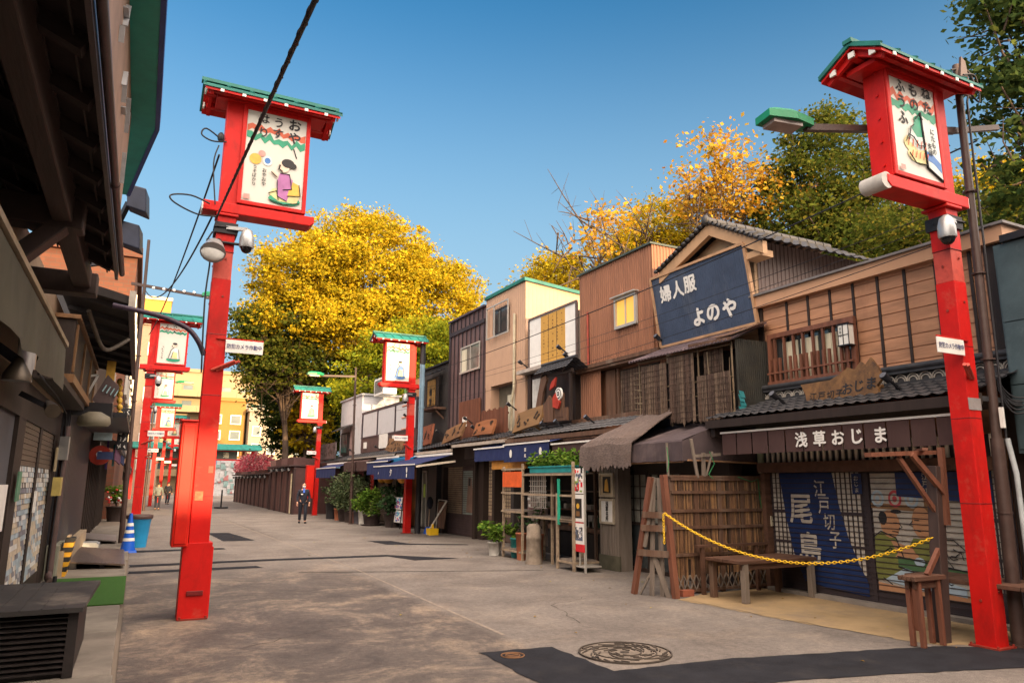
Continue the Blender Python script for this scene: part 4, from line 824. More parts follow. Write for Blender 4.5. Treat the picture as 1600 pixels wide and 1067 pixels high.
mb = MB(); mb.box(10.1, 10.3, 27.65, 40.9, 0, 2.8, 0)
for y0, y1, m in ((29.0, 30.0, 1), (30.3, 31.2, 2), (31.4, 33.4, 2), (33.6, 35.2, 1), (27.75, 28.6, 3), (35.5, 40, 0)):
    mb.box(10.06, 10.1, y0, y1, .05, 2.3, m)
    if m == 2:
        for k in range(24): mb.box(10.04, 10.06, y0, y1, .08+k*.09, .15+k*.09, 2)
for y in (28.7, 30.15, 31.3, 33.5, 35.3): mb.box(9.9, 10.1, y-.07, y+.07, 0, 2.75, 4)
mb.build('shopfront', [blackpaint, mat('dim_shop_glass', (.10, .10, .09), .1, bump=0), mat('taupe_shutter', (.27, .22, .18), .6), mat('amber_wood_door', (.22, .085, .03), .5), woodd], I_)
mb = MB()
for k in range(4): mb.cyl((10.05, 29.0+k*.28, 3.1), (10.05, 29.0+k*.28, 6.1), .05, n=6)
for k in range(5): mb.cyl((10.0, 28.9, 3.5+k*.5), (10.0, 30.0, 3.5+k*.5), .04, n=6, m=1)
tag(mb.build('bamboo_trellis', [mat('green_bamboo', (.10, .22, .06), .5, var=.3), mat('salmon_rung', (.5, .25, .18), .6)]), 'green bamboo trellis standing behind the second red sign post', 'trellis')
for i, (y, x) in enumerate(((30.2, 9.3), (29.4, 9.3), (27.4, 9.25))):
    if i == 0:
        t = thing('paper_lantern', 'leftmost of three round orange lanterns under the navy awning', 'lantern', (x, y, 1.72), 'round orange lanterns')
        mb = MB(); mb.lathe((x, y, 1.72), [(.08, 0), (.17, .05), (.22, .14), (.235, .22), (.22, .31), (.17, .39), (.08, .44)], 14); mb.build('lantern_body', mat('orange_paper', (.55, .24, .035), .6, var=.1), t)
        mb = MB(); mb.cyl((x, y, 2.16), (x, y, 2.2), .09, n=12); mb.cyl((x, y, 1.69), (x, y, 1.72), .08, n=12); mb.cyl((x, y, 2.2), (x, y, 2.7), .008, n=4); mb.build('cap', ink, t); lan = t
    else: dup(lan, (x, y, 1.72), ['', 'middle round orange lantern just left of the red sign post', 'round orange lantern just right of the red sign post'][i])

# ---------------------------------------------------------------- rows of low stalls with brown shutters
maroon = mat('maroon_shutter', (.085, .040, .038), .55, var=.2, scale=3)
def stalls(name, label, x, y0, y1, h, back, n, seed):
    t = thing(name, label, 'stall row', (x+1.3, (y0+y1)/2, 0)); rr = random.Random(seed)
    mb = MB(); mb.box(x+.03, back, y0, y1, 0, h-.55); mb.build('wall', maroon, t)
    mb = MB(); mb.box(x-.35, back+.1, y0-.1, y1, h-.5, h-.42); mb.build('roof', mat('maroon_roof', (.06, .035, .035), .6), t)
    mb = MB(); L = (y1-y0)/n
    for k in range(n):
        mb.box(x-.1, x+.5, y0+k*L+.03, y0+(k+1)*L-.05, h-.42, h, rr.choice([0, 0, 1, 1, 2]))
    mb.box(x+.3, back, y0+.02, y0+.2, h-.42, h-.05, 0)
    mb.build('sign_band', [maroon, mat('pinkish_sign', (.30, .17, .15), .6, var=.3, scale=4), mat('plum_sign', (.16, .09, .085), .6)], t)
    mb = MB()
    for k in range(n+1): mb.box(x-.06, x+.03, y0+k*L-.07, y0+k*L+.07, 0, h-.55, 0)
    for k in range(n):
        for q in range(6): yy = y0+k*L+.15+q*(L-.3)/6; mb.box(x, x+.028, yy, yy+(L-.3)/6-.05, .05, h-.75, 1 if (k+q) % 3 else 2)
    mb.build('shutter', [mat('dark_maroon', (.045, .025, .025), .6), maroon, mat('brown_shutter', (.13, .065, .055), .5)], t)
    for k in range(n*2): mb = MB(); y = y0+(k+.5)*L/2; mb.cyl((x-.3, y, h-.6), (x-.22, y, h-.72), .06, .09, n=8, m=k % 2); mb.bar((x-.3, y, h-.5), (x-.3, y, h-.62), .02); mb.build('lamp', [grey, dkmetal], t)
    return t
stalls('stall_row', 'near row of low maroon stalls with shutters down behind the walking person', 7.75, 41.5, 49.4, 3.1, 10.4, 4, 1)
stalls('stall_row', 'far row of low maroon stalls with pink blossom on its roof', 7.85, 50.6, 69.5, 2.75, 9.8, 9, 2)
mb = MB(); mb.box(7.66, 7.69, 41.9, 42.15, 0.02, 2.2); tag(mb.build('banner_pole', mat('cream_post', (.55, .48, .32), .6)), 'pale cream post leaning against the near maroon stalls', 'post')
rr = random.Random(21); mb = MB()
for k in range(2600):
    y = rr.uniform(50.8, 68.5); top = 3.0+.75*max(0, math.sin((y-50)*.16))+.25*math.sin(y*1.7); z = rr.uniform(2.55, top); x = 7.75+rr.uniform(-.3, .55)
    s = rr.uniform(.07, .13); v = [Vector((rr.uniform(-1, 1), rr.uniform(-1, 1), rr.uniform(-1, 1))).normalized()*s for _ in range(2)]
    c = Vector((x, y, z)); mb.add([c+v[0], c+v[1], c-v[0], c-v[1]], [(0, 1, 2, 3)])
tag(mb.build('pink_blossom', leafmat('pink_petals', [(.55, .10, .15), (.70, .22, .26), (.62, .33, .34), (.5, .07, .1)])), 'pink artificial blossom garland on the roof of the far stalls', 'flowers')
# ---------------------------------------------------------------- red lantern sign posts
art = dict(k=ink, r=mat('brush_red', (.55, .10, .04), .5, bump=0), g=mat('brush_green', (.02, .26, .15), .5, bump=0), p=mat('kimono_purple', (.36, .13, .32), .5, bump=0),
           y=mat('obi_yellow', (.62, .38, .06), .5, bump=0), s=mat('painted_skin', (.62, .48, .38), .5, bump=0), b=mat('brush_blue', (.05, .16, .42), .5, bump=0), o=mat('cream_pattern', (.58, .52, .25), .5, bump=0), n=mat('seal_pink', (.6, .25, .22), .5, bump=0), w=mat('pale_robe', (.55, .60, .58), .5, bump=0))
AK = list(art); AI = {k: i for i, k in enumerate(AK)}; AM = [art[k] for k in AK]
class Art:
    def __init__(s, x0, y0, z0, w, h): s.mb = MB(); s.o = Vector((x0, y0, z0)); s.w = w; s.h = h; s.l = 0
    def poly(s, pts, c): s.l += 1; s.mb.prism([(a*s.w, b*s.h) for a, b in pts], s.o+Vector((0, -.001-.0006*s.l, 0)), PX_, UP, .0005, AI[c])
    def ell(s, u, v, ru, rv, c, n=16): s.poly([(u+ru*math.cos(2*math.pi*k/n), v+rv*math.sin(2*math.pi*k/n)) for k in range(n)], c)
    def line(s, pts, c='k', r=.006): s.l += 1; s.mb.tube([s.o+Vector((a*s.w, -.002-.0006*s.l, b*s.h)) for a, b in pts], r, 4, AI[c])
    def band(s, v, amp, th, c, seed):
        rr = random.Random(seed); n = 13; top = []; bot = []
        for k in range(n+1):
            u = .01+.98*k/n; q = v+amp*(rr.random()-.5)+(.035 if k % 2 else 0)-.04*(k/n); top.append((u, q+th*(.5+.6*rr.random()))); bot.append((u, q-th*(.3+.5*rr.random())))
        for k in range(n): s.poly([bot[k], bot[k+1], top[k+1], top[k]], c); s.l -= 1
        s.l += 1
    def txt(s, ch, u, v, size, c='k', bold=.015): s.l += 1; s.mb.text(ch, s.o+Vector((u*s.w, -.002-.0006*s.l, v*s.h)), PX_, UP, size, AI[c], bold=bold, t=0)
    def vt(s, st, u, v, size, step=1.05, **k):
        for i, ch in enumerate(st): s.txt(ch, u, v-i*size*step/s.h, size, **k)
def art_left(a):
    a.band(.80, .03, .045, 'r', 1); a.band(.70, .03, .05, 'g', 2)
    a.vt('おや', .80, .93, .20, bold=.025); a.line([(.80, .66), (.86, .56)], r=.008); a.vt('うす', .52, .92, .17); a.vt('はり', .28, .93, .17, step=1.3)
    a.ell(.18, .47, .10, .06, 'y'); a.ell(.38, .47, .08, .055, 'w'); a.ell(.38, .47, .05, .034, 'b'); a.ell(.28, .54, .06, .035, 'n')
    a.vt('おやおや', .34, .36, .068); a.vt('うそばかり', .18, .38, .064)
    a.ell(.70, .07, .27, .055, 'g'); a.poly([(.43, .12), (.6, .05), (.9, .05), (.97, .16), (.8, .2), (.5, .18)], 'o')
    a.poly([(.58, .10), (.74, .06), (.80, .2), (.76, .36), (.6, .36), (.56, .26)], 'p'); a.poly([(.74, .12), (.96, .14), (.93, .26), (.80, .29)], 'y'); a.poly([(.56, .28), (.7, .36), (.82, .3), (.8, .2), (.66, .18)], 'p')
    a.ell(.66, .44, .09, .065, 's'); a.ell(.72, .48, .11, .05, 'k'); a.ell(.82, .46, .05, .03, 'k'); a.poly([(.56, .33), (.46, .38), (.45, .35), (.56, .29)], 's')
    for p in ([(.56, .27), (.58, .1), (.74, .06)], [(.43, .12), (.56, .16), (.6, .06)], [(.6, .36), (.76, .36), (.81, .2)], [(.66, .18), (.8, .2)], [(.74, .12), (.96, .14), (.93, .26)], [(.56, .39), (.6, .45)], [(.45, .36), (.55, .31)], [(.45, .05), (.7, .02), (.95, .06)], [(.58, .45), (.585, .40), (.64, .385)]): a.line(p, r=.006)
    a.poly([(.03, .02), (.13, .02), (.13, .07), (.03, .07)], 'n')
def art_right(a):
    a.band(.80, .04, .05, 'r', 5); a.band(.70, .03, .06, 'g', 6)
    a.vt('ふうふ', .24, .93, .19, step=1.1, bold=.025); a.vt('もの', .52, .93, .18, step=1.1, bold=.025); a.vt('ねた', .82, .95, .18, step=1.1, bold=.025)
    a.ell(.46, .33, .26, .10, 'o'); a.ell(.52, .22, .26, .085, 'o'); a.poly([(.30, .36), (.36, .5), (.62, .52), (.66, .3), (.5, .28)], 'w'); a.poly([(.40, .5), (.5, .6), (.66, .58), (.66, .44), (.5, .42)], 'g')
    a.ell(.56, .61, .09, .045, 'g'); a.poly([(.62, .68), (.98, .60), (1.0, .02), (.68, .12)], 'w')
    for p in ([(.62, .70), (.67, .12), (.99, .02)],): a.line(p, r=.016)
    a.poly([(.69, .30), (.82, .28), (.99, .20), (.99, .10), (.82, .18), (.69, .2)], 'b')
    a.vt('にたもの', .86, .53, .085); a.vt('夫婦', .76, .36, .085)
    for k in range(5): a.line([(.28+k*.09, .30), (.31+k*.09, .38)], 'r', .006); a.line([(.34+k*.08, .19), (.37+k*.08, .26)], 'r', .006)
    for p in ([(.22, .33), (.3, .42), (.4, .4)], [(.27, .22), (.4, .13), (.66, .14)], [(.30, .36), (.36, .5), (.44, .54)], [(.40, .40), (.5, .32), (.64, .34)], [(.47, .6), (.56, .66), (.64, .62)]): a.line(p, r=.007)
    a.poly([(.05, .02), (.15, .02), (.15, .07), (.05, .07)], 'n')
def art_generic(seed, robe, cush):
    def f(a):
        rr = random.Random(seed); a.band(.86, .03, .035, 'r', seed); a.band(.78, .03, .04, 'g', seed+1)
        for c in range(3):
            u = .82-.27*c; v = .93
            for k in range(2): 
                for q in range(3): a.line([(u+rr.uniform(-.07, .07), v+rr.uniform(-.05, .05)), (u+rr.uniform(-.07, .07), v+rr.uniform(-.05, .05))], r=.008)
                v -= .13
        for k in range(6): v = .42-.055*k; a.line([(.15+rr.uniform(-.03, .03), v), (.19+rr.uniform(-.03, .03), v-.02)], r=.008)
        a.ell(.58, .10, .26, .05, cush); a.poly([(.40, .12), (.48, .34), (.6, .42), (.74, .36), (.80, .12)], robe); a.poly([(.5, .14), (.56, .3), (.72, .28), (.72, .12)], 'o'); a.ell(.58, .46, .08, .055, 's'); a.ell(.60, .50, .085, .03, 'k')
        for p in ([(.40, .12), (.48, .34), (.6, .42)], [(.74, .36), (.80, .12), (.42, .11)], [(.5, .14), (.56, .3)], [(.5, .46), (.53, .42)]): a.line(p, r=.009)
    return f
def plate(mb, x0, x1, y, z0, z1):
    mb.box(x0, x1, y-.012, y+.012, z0, z1, 0)
def lantern_post(x, y, side, zb, label, artf, pw=.115, cab=None, dome=1, plate_z=3.3, sleeve=False, bh=1.70):
    t = thing('lantern_sign_post', label, 'sign post', (x, y, 0), 'red lantern sign posts'); s = side
    zt = zb+bh                              # top of the sign box, zb the underside of the bottom beam
    mb = MB(); mb.box(x-pw, x+pw, y-pw, y+pw, 0.004, zb-.95, 0); mb.box(x-pw*.96, x+pw*.96, y-pw*.96, y+pw*.96, zb-.949, zb-.55, 1); mb.box(x-pw, x+pw, y-pw, y+pw, zb-.549, zt, 0)
    for z in (zb-.55, zb-1.75, zb-2.6, 1.55): mb.box(x-pw-.004, x+pw+.004, y-pw-.004, y+pw+.004, z, z+.012, 2)
    if sleeve: mb.box(x-.19, x+.17, y-.15, y+.19, 0.003, .96, 0); mb.box(x+.171, x+.19, y-.1, y+.1, 0, .9, 0); mb.box(x-.1, x+.1, y-.17, y-.149, .3, .36, 2)
    mb.build('post', [red, redfaded, mat('dark_red_seam', (.16, .01, .01), .5)], t, bevel=.012)
    mb = MB(); mb.box(x-pw-.05, x+pw+.05, y-pw-.05, y+pw+.05, 0.002, .022)
    rp = mat('rusty_red_plate', (.22, .025, .015), .6, var=.35, wear=(.1, .05, .03), wamt=.4); bp_ = mb.build('base_plate', rp, t)
    if y < 12:
        for u in (-1, 1):
            for w in (-1, 1): mb = MB(); mb.cyl((x+u*(pw+.03), y+w*(pw+.03), .022), (x+u*(pw+.03), y+w*(pw+.03), .045), .014, n=6); mb.build('bolt', rp, bp_)
        for z in (.5, zb-.75, zb-1.3):
            mb = MB(); mb.cyl((x-pw-.004, y, z), (x-pw-.012, y, z), .016, n=8); mb.build('bolt', rp, t); mb = MB(); mb.cyl((x+.03, y-pw-.003, z+.1), (x+.03, y-pw-.012, z+.1), .014, n=8); mb.build('bolt', rp, t)
    mb = MB(); a0 = x+s*.10; a1 = x+s*1.08; ya, yb = y-.13, y+.15
    X0, X1 = min(a0, a1), max(a0, a1)
    mb.box(X0, X1, ya, yb, zb+.2, zt); 
    # frame proud of the panel
    fx0, fx1 = X0+.0, X1-.0
    for q in ((fx0, fx0+.06, zb+.2, zt), (fx1-.06, fx1, zb+.2, zt), (fx0+.06, fx1-.06, zb+.2, zb+.26), (fx0+.06, fx1-.06, zt-.07, zt)): mb.box(q[0], q[1], ya-.03, ya-.002, q[2], q[3])
    for k in range(5): mb.cyl((x+s*1.08, ya+.1, zb+.35+k*.3), (x+s*1.10, ya+.1, zb+.35+k*.3), .018, n=6)
    mb.build('sign_box', red, t, bevel=.01)
    mb = MB(); mb.box(fx0+.06, fx1-.06, ya-.012, ya-.001, zb+.26, zt-.07); pn = mb.build('panel', panelw, t)
    a = Art(fx0+.06, ya-.013, zb+.26, fx1-fx0-.12, zt-zb-.33); artf(a); a.mb.build('painting', AM, pn)
    mb = MB(); pl = [(-.33, .0), (-.33, .15), (1.22, .15), (1.22, .05), (1.16, 0.0)]
    mb.prism([(s*u, v) for u, v in pl], (x, ya-.02, zb+.03), PX_, UP, .30); mb.box(x-.15, x+.15, ya-.03, yb+.03, zb-.02, zb+.02)
    be = mb.build('bottom_beam', red, t, bevel=.012)
    mb = MB(); mb.box(x-s*.33, x-s*.345, ya-.01, ya+.27, zb+.04, zb+.17); mb.build('beam_end', white, be)
    # roof with its ridge along x
    r0, r1 = sorted((x-s*.48, x+s*1.5)); zr = zt+.25; ze = zt+.02; mb = MB()
    for q in (-1, 1):
        yo = y+.02+q*.43
        mb.hexa([(r0, yo, ze), (r1, yo, ze), (r1, y, zr), (r0, y, zr), (r0, yo, ze+.035), (r1, yo, ze+.035), (r1, y, zr+.035), (r0, y, zr+.035)][:8])
        n = 7
        for k in range(n): xx = r0+.02+(r1-r0-.04)*k/(n-1); mb.bar((xx, yo, ze+.045), (xx, y, zr+.045), .035, .03)
    mb.box(r0-.02, r1+.02, y-.06, y+.06, zr+.03, zr+.08); mb.build('roof', copper, t)
    mb = MB()
    for q in (-1, 1):
        yo = y+.02+q*.415
        mb.hexa([(r0+.03, yo, ze-.04), (r1-.03, yo, ze-.04), (r1-.03, y, zr-.03), (r0+.03, y, zr-.03), (r0+.03, yo, ze-.004), (r1-.03, yo, ze-.004), (r1-.03, y, zr-.004), (r0+.03, y, zr-.004)])
        mb.box(r0+.08, r1-.08, y+q*.27-.03, y+q*.27+.03, ze-.01, ze+.06)
        for xx in (r0+.12, r1-.12): mb.bar((xx, yo+q*-.04, ze-.05), (xx, y, zr-.07), .05, .07)
    mb.box(r0+.2, r1-.2, y-.19, y+.2, zt-.0, zt+.06); mb.box(r0+.06, r1-.06, y-.04, y+.04, zr-.16, zr-.06)
    ro = mb.build('roof_timber', red, t)
    mb = MB()
    for xx in (r0+.055, r1-.055):
        sg_ = -1 if xx < x else 1
        for yy, zz in ((y-.27, ze+.02), (y+.27, ze+.02), (y, zr-.11)): mb = MB(); mb.box(xx, xx+sg_*.02, yy-.04, yy+.04, zz-.035, zz+.035); mb.build('rafter_end', white, ro)
    for k in range(6): mb = MB(); xx = r0+.25+(r1-r0-.5)*k/5; mb.box(xx-.025, xx+.025, y-.412, y-.398, ze-.045, ze-.005); mb.build('rafter_end', white, ro)
    # fittings
    mb = MB(); mb.box(x-pw-.03, x+pw+.03, y-pw-.03, y+pw+.03, zb-.28, zb-.12); 
    for k in range(5): mb.cyl((x-pw-.04, y-pw-.04+k*.05, zb-.2), (x+pw+.05, y-pw-.04+k*.05, zb-.18), .012, n=6)
    mb.build('cable_band', blackrub, t)
    if dome:
        dx = x+s*.28; mb = MB(); mb.bar((x, y-pw-.02, zb-.2), (dx, y-pw-.08, zb-.2), .05, .05, 0); mb.lathe((dx, y-pw-.08, zb-.5), [(.095, .03), (.102, .06), (.10, .17), (.07, .28), (.03, .31)], 14, 0)
        d = mb.build('dome_camera', grey, t); mb = MB(); mb.sph((dx, y-pw-.08, zb-.47), .08, .08, .085, 12, 5, z1=0.0); mb.build('dome_glass', mat('black_dome', (.01, .01, .012), .1, bump=0), d)
    if plate_z:
        px0, px1 = sorted((x+s*.12, x+s*.62)); mb = MB(); mb.box(px0, px1, y-pw-.03, y-pw-.015, plate_z-.09, plate_z+.09, 0); mb.box(px0, px1, y-pw-.03, y-pw-.015, plate_z+.091, plate_z+.11, 1); mb.bar((x, y-pw-.01, plate_z+.1), (px0 if s > 0 else px1, y-pw-.02, plate_z+.1), .02, .02, 1)
        mb.text('防犯カメラ作動中', ((px0+px1)/2, y-pw-.0305, plate_z), PX_, UP, .072, 2, bold=.01, sx=.82); mb.build('camera_notice', [white, red, mat('notice_blue_ink', (.05, .06, .18), .5, bump=0)], t)
    for q in (-1, 1): mb = MB(); mb.cyl((x+q*.03, y-pw, plate_z-.35), (x+q*.03+s*.28, y-pw-.12, plate_z-.22), .022, n=8); mb.build('flag_socket', redfaded, t)
    if cab:
        cx0, cx1, z0, z1 = cab; mb = MB(); mb.box(cx0, cx1, y-.28, y+.12, z0, z1); mb.box(cx0-.02, cx1+.0, y-.30, y+.14, z1, z1+.03)
        cb = mb.build('switch_cabinet', redbox, t, bevel=.015); mb = MB(); mb.box(cx0+.03, cx1-.03, y-.295, y-.281, z0+.04, z1-.04); mb.build('cabinet_door', redbox, cb, bevel=.006)
    return t
PL = []
PL.append(lantern_post(8.62, 5.1, -1, 5.12, 'nearest right red lantern sign post, its panel showing a figure behind a screen', art_right, plate_z=3.34, bh=1.56))
p1 = lantern_post(.80, 10.7, 1, 5.50, 'nearest left red lantern sign post with orange-red cabinet and a kneeling woman on its panel', art_left, pw=.125, cab=(.46, .66, .92, 2.52), sleeve=True, plate_z=3.6, bh=1.76)
lantern_post(8.60, 24.87, -1, 5.08, 'red lantern sign post in the middle distance beside the blue-grey pole', art_generic(31, 'b', 'b'), plate_z=3.3)
lantern_post(8.62, 40.0, -1, 4.88, 'red lantern sign post beside the maroon stalls behind the walking person', art_generic(37, 'n', 'g'), plate_z=3.3, cab=(8.05, 8.45, .9, 2.6))
for x, y, zb, lb, sd in ((.05, 27.0, 5.42, 'red lantern sign post behind the blue bin on the left, second on its side', 41), (.22, 42.0, 5.75, 'third red lantern sign post on the left half hidden by the second', 43), (.95, 58.0, 5.3, 'fourth red lantern sign post on the left farther down the street', 47), (1.75, 67.0, 5.2, 'fifth red lantern sign post on the left down the street', 53), (2.8, 80.0, 5.1, 'farthest red lantern sign post on the left', 59)):
    lantern_post(x, y, 1, zb, lb, art_generic(sd, random.Random(sd).choice('wnbw'), 'g'), plate_z=3.3)
mb = MB(); mb.cyl((7.40, 4.96, 5.22), (7.40, 5.26, 5.22), .10, n=16); mb.build('end_lamp', mat('frosted_grey_lamp', (.42, .40, .37), .5), PL[0])
mb = MB(); mb.box(8.735, 8.741, 4.985, 5.215, 2.62, 2.76); mb.box(8.50, 8.74, 4.978, 4.984, 2.62, 2.76); mb.build('tape_band', mat('grey_tape', (.26, .23, .23), .5), PL[0])
mb = MB(); mb.box(.70, .80, 10.569, 10.574, 1.5, 1.62, 0); mb.box(.84, .9, 10.569, 10.574, 1.86, 1.95, 1); mb.build('sticker', [mat('worn_sticker', (.42, .12, .06), .6, var=.5, scale=20), redfaded], p1)
mb = MB(); mb.cyl((.66, 10.5, 5.0), (.64, 10.38, 4.86), .12, .17, n=16, m=0); mb.cyl((.66, 10.5, 5.0), (.72, 10.6, 5.1), .05, n=8, m=1)
mb.sph((.64, 10.37, 4.855), .155, .05, .12, 14, 6, 2); mb.cyl((.55, 10.55, 5.08), (1.0, 10.55, 5.08), .02, n=6, m=1)
tag(mb.build('floodlight', [grey, dkmetal, mat('lamp_lens', (.5, .5, .48), .2, bump=0)]), 'round grey floodlight clamped under the nearest left lantern sign', 'floodlight')

# ---------------------------------------------------------------- steel lamp posts
def street_lamp(label, base, top, head, arm_end=None, m=steelbrown, hl=.75, r=.055, extra=None, name='street_lamp', headm=lampgreen):
    t = thing(name, label, 'street lamp', (base[0], base[1], 0)); b = Vector(base); p = Vector(top)
    mb = MB(); mb.cyl(b, b.lerp(p, .32), r*1.35, r*1.3, n=14); mb.cyl(b.lerp(p, .32), p, r, r*.8, n=14); mb.cyl(b, b+Vector((0, 0, .03)), r*2.2, n=14)
    for f in (.2, .45, .6, .75): q = b.lerp(p, f); mb.cyl(q, q+Vector((0, 0, .02)), r*1.5, n=14)
    mb.build('pole', m, t)
    if head:
        h = Vector(head); a = Vector(arm_end) if arm_end else p; d = (a-h); d.z = 0; d.normalize(); sd = d.cross(Vector((0, 0, 1)))
        mb = MB(); mb.bar(h+d*hl*.9, a, .07, .08)
        if extra: mb.bar(a, Vector(extra), .06, .07)
        mb.build('arm', m, t)
        mb = MB(); w = .17; z = Vector((0, 0, 1))
        A = [h-sd*w*.8, h+d*hl*.55-sd*w, h+d*hl-sd*w*.5]; Bq = [h+sd*w*.8, h+d*hl*.55+sd*w, h+d*hl+sd*w*.5]
        vs = []
        for z0, k in ((0, 1.0), (.09, 1.0), (.15, .6)):
            for q in A+Bq[::-1]: c = h+d*hl*.5; vs.append((q-c)*k+c+z*z0)
        mb.add(vs, [(5, 4, 3, 2, 1, 0), (12, 13, 14, 15, 16, 17)]+[(j*6+i, j*6+(i+1) % 6, (j+1)*6+(i+1) % 6, (j+1)*6+i) for j in range(2) for i in range(6)]); hd = mb.build('lamp_head', headm, t)
        mb = MB(); mb.box(-1, 1, -1, 1, 0, 1); mb.v = [tuple(h+d*(hl*.42+x*hl*.3)+sd*y*.11-z*(.05-.049*q)) for x, y, q in mb.v]; mb.build('lens', mat('lamp_glass', (.30, .24, .22), .3, bump=0), hd)
    return t
sl = street_lamp('brown steel street lamp with green head beside the nearest right lantern sign', (8.92, 4.98, 0), (9.12, 5.0, 7.2), (6.18, 5.62, 5.97), (9.08, 5.1, 6.3), extra=(9.9, 5.0, 6.5), hl=.66)
mb = MB(); mb.tube(curve([(9.0, 5.0, 7.1), (9.25, 4.95, 7.15), (9.3, 4.9, 6.9), (9.15, 4.92, 6.7), (9.08, 4.9, 6.3), (9.06, 4.9, 4.5), (9.02, 4.9, 2.3)]), .014, 5); mb.tube([(9.02, 4.89, 2.3), (9.06, 4.86, 1.9), (9.07, 4.86, .9), (9.08, 4.85, .3)], .03, 8, 1); mb.tube(curve([(9.08, 4.9, 7.0), (9.35, 4.9, 7.05), (9.38, 4.9, 6.7), (9.2, 4.9, 6.75)]), .012, 5)
mb.box(8.93, 8.97, 4.86, 4.9, 2.42, 2.66, 2); mb.build('cable', [blackrub, mat('pale_conduit', (.38, .42, .44), .5), white], sl)
mb = MB(); mb.prism([(0, 0), (.26, 0), (.2, .5), (.12, .55)], (9.02, 4.93, 6.75), PX_, UP, .03); mb.build('bracket_plate', steelbrown, sl)
street_lamp('brown steel street lamp with green head standing behind the potted bushes', (8.3, 31.3, 0), (8.2, 31.3, 6.75), (6.1, 31.3, 6.28), (8.2, 31.3, 6.35), hl=.7)
street_lamp('distant street lamp with small green head in front of the dark trees', (9.6, 62, 0), (9.6, 62, 8.2), (7.7, 62, 7.75), (9.6, 62, 7.9), hl=.9)
street_lamp('tall brown steel pole with a dotted lamp arm behind the blue cone', (-.24, 23.5, 0), (-.36, 23.5, 8.9), (1.7, 23.5, 7.35), (-.7, 23.5, 7.5), hl=.45)
street_lamp('distant street lamp with dark green head between the red posts on the left', (.5, 49, 0), (.5, 49, 8.4), (2.6, 49, 7.75), (.5, 49, 7.9), hl=1.0)
mb = MB()
for k in range(5): mb.sph((-.1+k*.28, 23.44, 7.42), .045, .03, .045, 8, 5)
tag(mb.build('arm_lights', white, None), 'row of five small white lights along the dotted lamp arm', 'lights')
t = thing('utility_pole', 'slim blue-grey steel pole with black lower half beside the red post', 'pole', (8.95, 24.72, 0))
mb = MB(); mb.cyl((8.95, 24.72, 0), (8.95, 24.72, 2.3), .105, n=14); mb.build('lower_sleeve', blackpaint, t)
mb = MB(); mb.cyl((8.95, 24.72, 6.0), (8.95, 24.72, 6.9), .10, n=12); mb.build('upper_sleeve', blackpaint, t)
mb = MB(); mb.cyl((8.95, 24.72, 2.3), (8.95, 24.72, 6.05), .095, n=14)
for z in (3.2, 4.4, 5.2): mb.cyl((8.95, 24.72, z), (8.95, 24.72, z+.06), .11, n=12)
mb.tube([(8.84, 24.62, 6.0), (8.84, 24.62, 2.5)], .02, 6); mb.build('shaft', steelblue, t)

# ---------------------------------------------------------------- right foreground furniture
F_ = thing('bamboo_partition', 'tall weathered bamboo partition between the two shops with sticks and twine on top', 'partition', (8.9, 9.6, 0))
mb = MB()
for k in range(5): x = 7.86+k*.515; mb.box(x-.04, x+.04, 9.56, 9.63, 0.004, 1.88)
for z in (.06, .62, 1.05, 1.32, 1.62, 1.84): mb.box(7.84, 9.94, 9.535, 9.56, z-.025, z+.025)
mb.box(7.8, 9.96, 9.53, 9.66, 1.865, 1.90); mb.build('frame', woodm, F_)
bam = mat('split_bamboo', (.17, .09, .045), .5, var=.6, scale=12, stretch=(3, 1, .4), wear=(.05, .03, .022), wamt=.6, wscale=2.2)
mb = MB(); rr = random.Random(5)
for k in range(78):
    x = 7.88+k*.0266
    if rr.random() < .06: continue
    z0 = rr.choice([.05, .08, .3]) if rr.random() < .8 else .55
    mb.cyl((x, 9.575+rr.uniform(-.006, .006), z0), (x+rr.uniform(-.008, .008), 9.575, 1.86), rr.choice([.0125, .010, .0135]), n=6, m=rr.choice([0, 0, 0, 1, 2, 2]))
mb.build('bamboo_slats', [bam, mat('dark_split_bamboo', (.065, .036, .022), .5, var=.5, scale=8), mat('pale_split_bamboo', (.24, .135, .06), .5, var=.4, scale=8)], F_)
mb = MB(); mb.box(7.9, 9.93, 9.60, 9.62, .3, 1.83, 0); mb.build('backing', mat('partition_backing', (.035, .024, .018), .9), F_)
mb = MB(); mb.cyl((7.75, 9.5, 1.88), (7.73, 9.48, 2.42), .022, n=6); mb.cyl((8.42, 9.55, 1.86), (8.28, 9.52, 2.5), .03, n=6); mb.bar((8.55, 9.55, 1.88), (8.57, 9.55, 2.28), .05); mb.bar((8.35, 9.52, 2.22), (8.9, 9.5, 2.26), .03, .05); mb.bar((8.6, 9.54, 1.9), (8.72, 9.5, 2.3), .03); mb.build('loose_stick', woodgrey, F_)
mb = MB(); mb.tube([(7.72, 9.47, 2.35), (7.75, 9.47, 2.1), (7.72, 9.48, 1.95)], .008, 4); mb.tube([(8.66, 9.5, 2.3), (8.75, 9.49, 2.1), (8.62, 9.5, 1.92), (8.7, 9.49, 1.85)], .009, 4); mb.tube([(9.3, 9.52, 1.88), (9.6, 9.51, 1.8), (9.75, 9.51, 1.85), (9.78, 9.51, 1.5), (9.8, 9.51, 1.35)], .008, 4); mb.build('twine', mat('green_twine', (.03, .22, .08), .8), F_)
mb = MB()
for k in range(16):
    x = 7.9+k*.13; mb.bar((x, 9.545, .06), (x+.13, 9.545, .3), .012, .02); mb.bar((x+.13, 9.54, .06), (x, 9.54, .3), .012, .02)
mb.build('lower_lattice', woodgrey, F_)
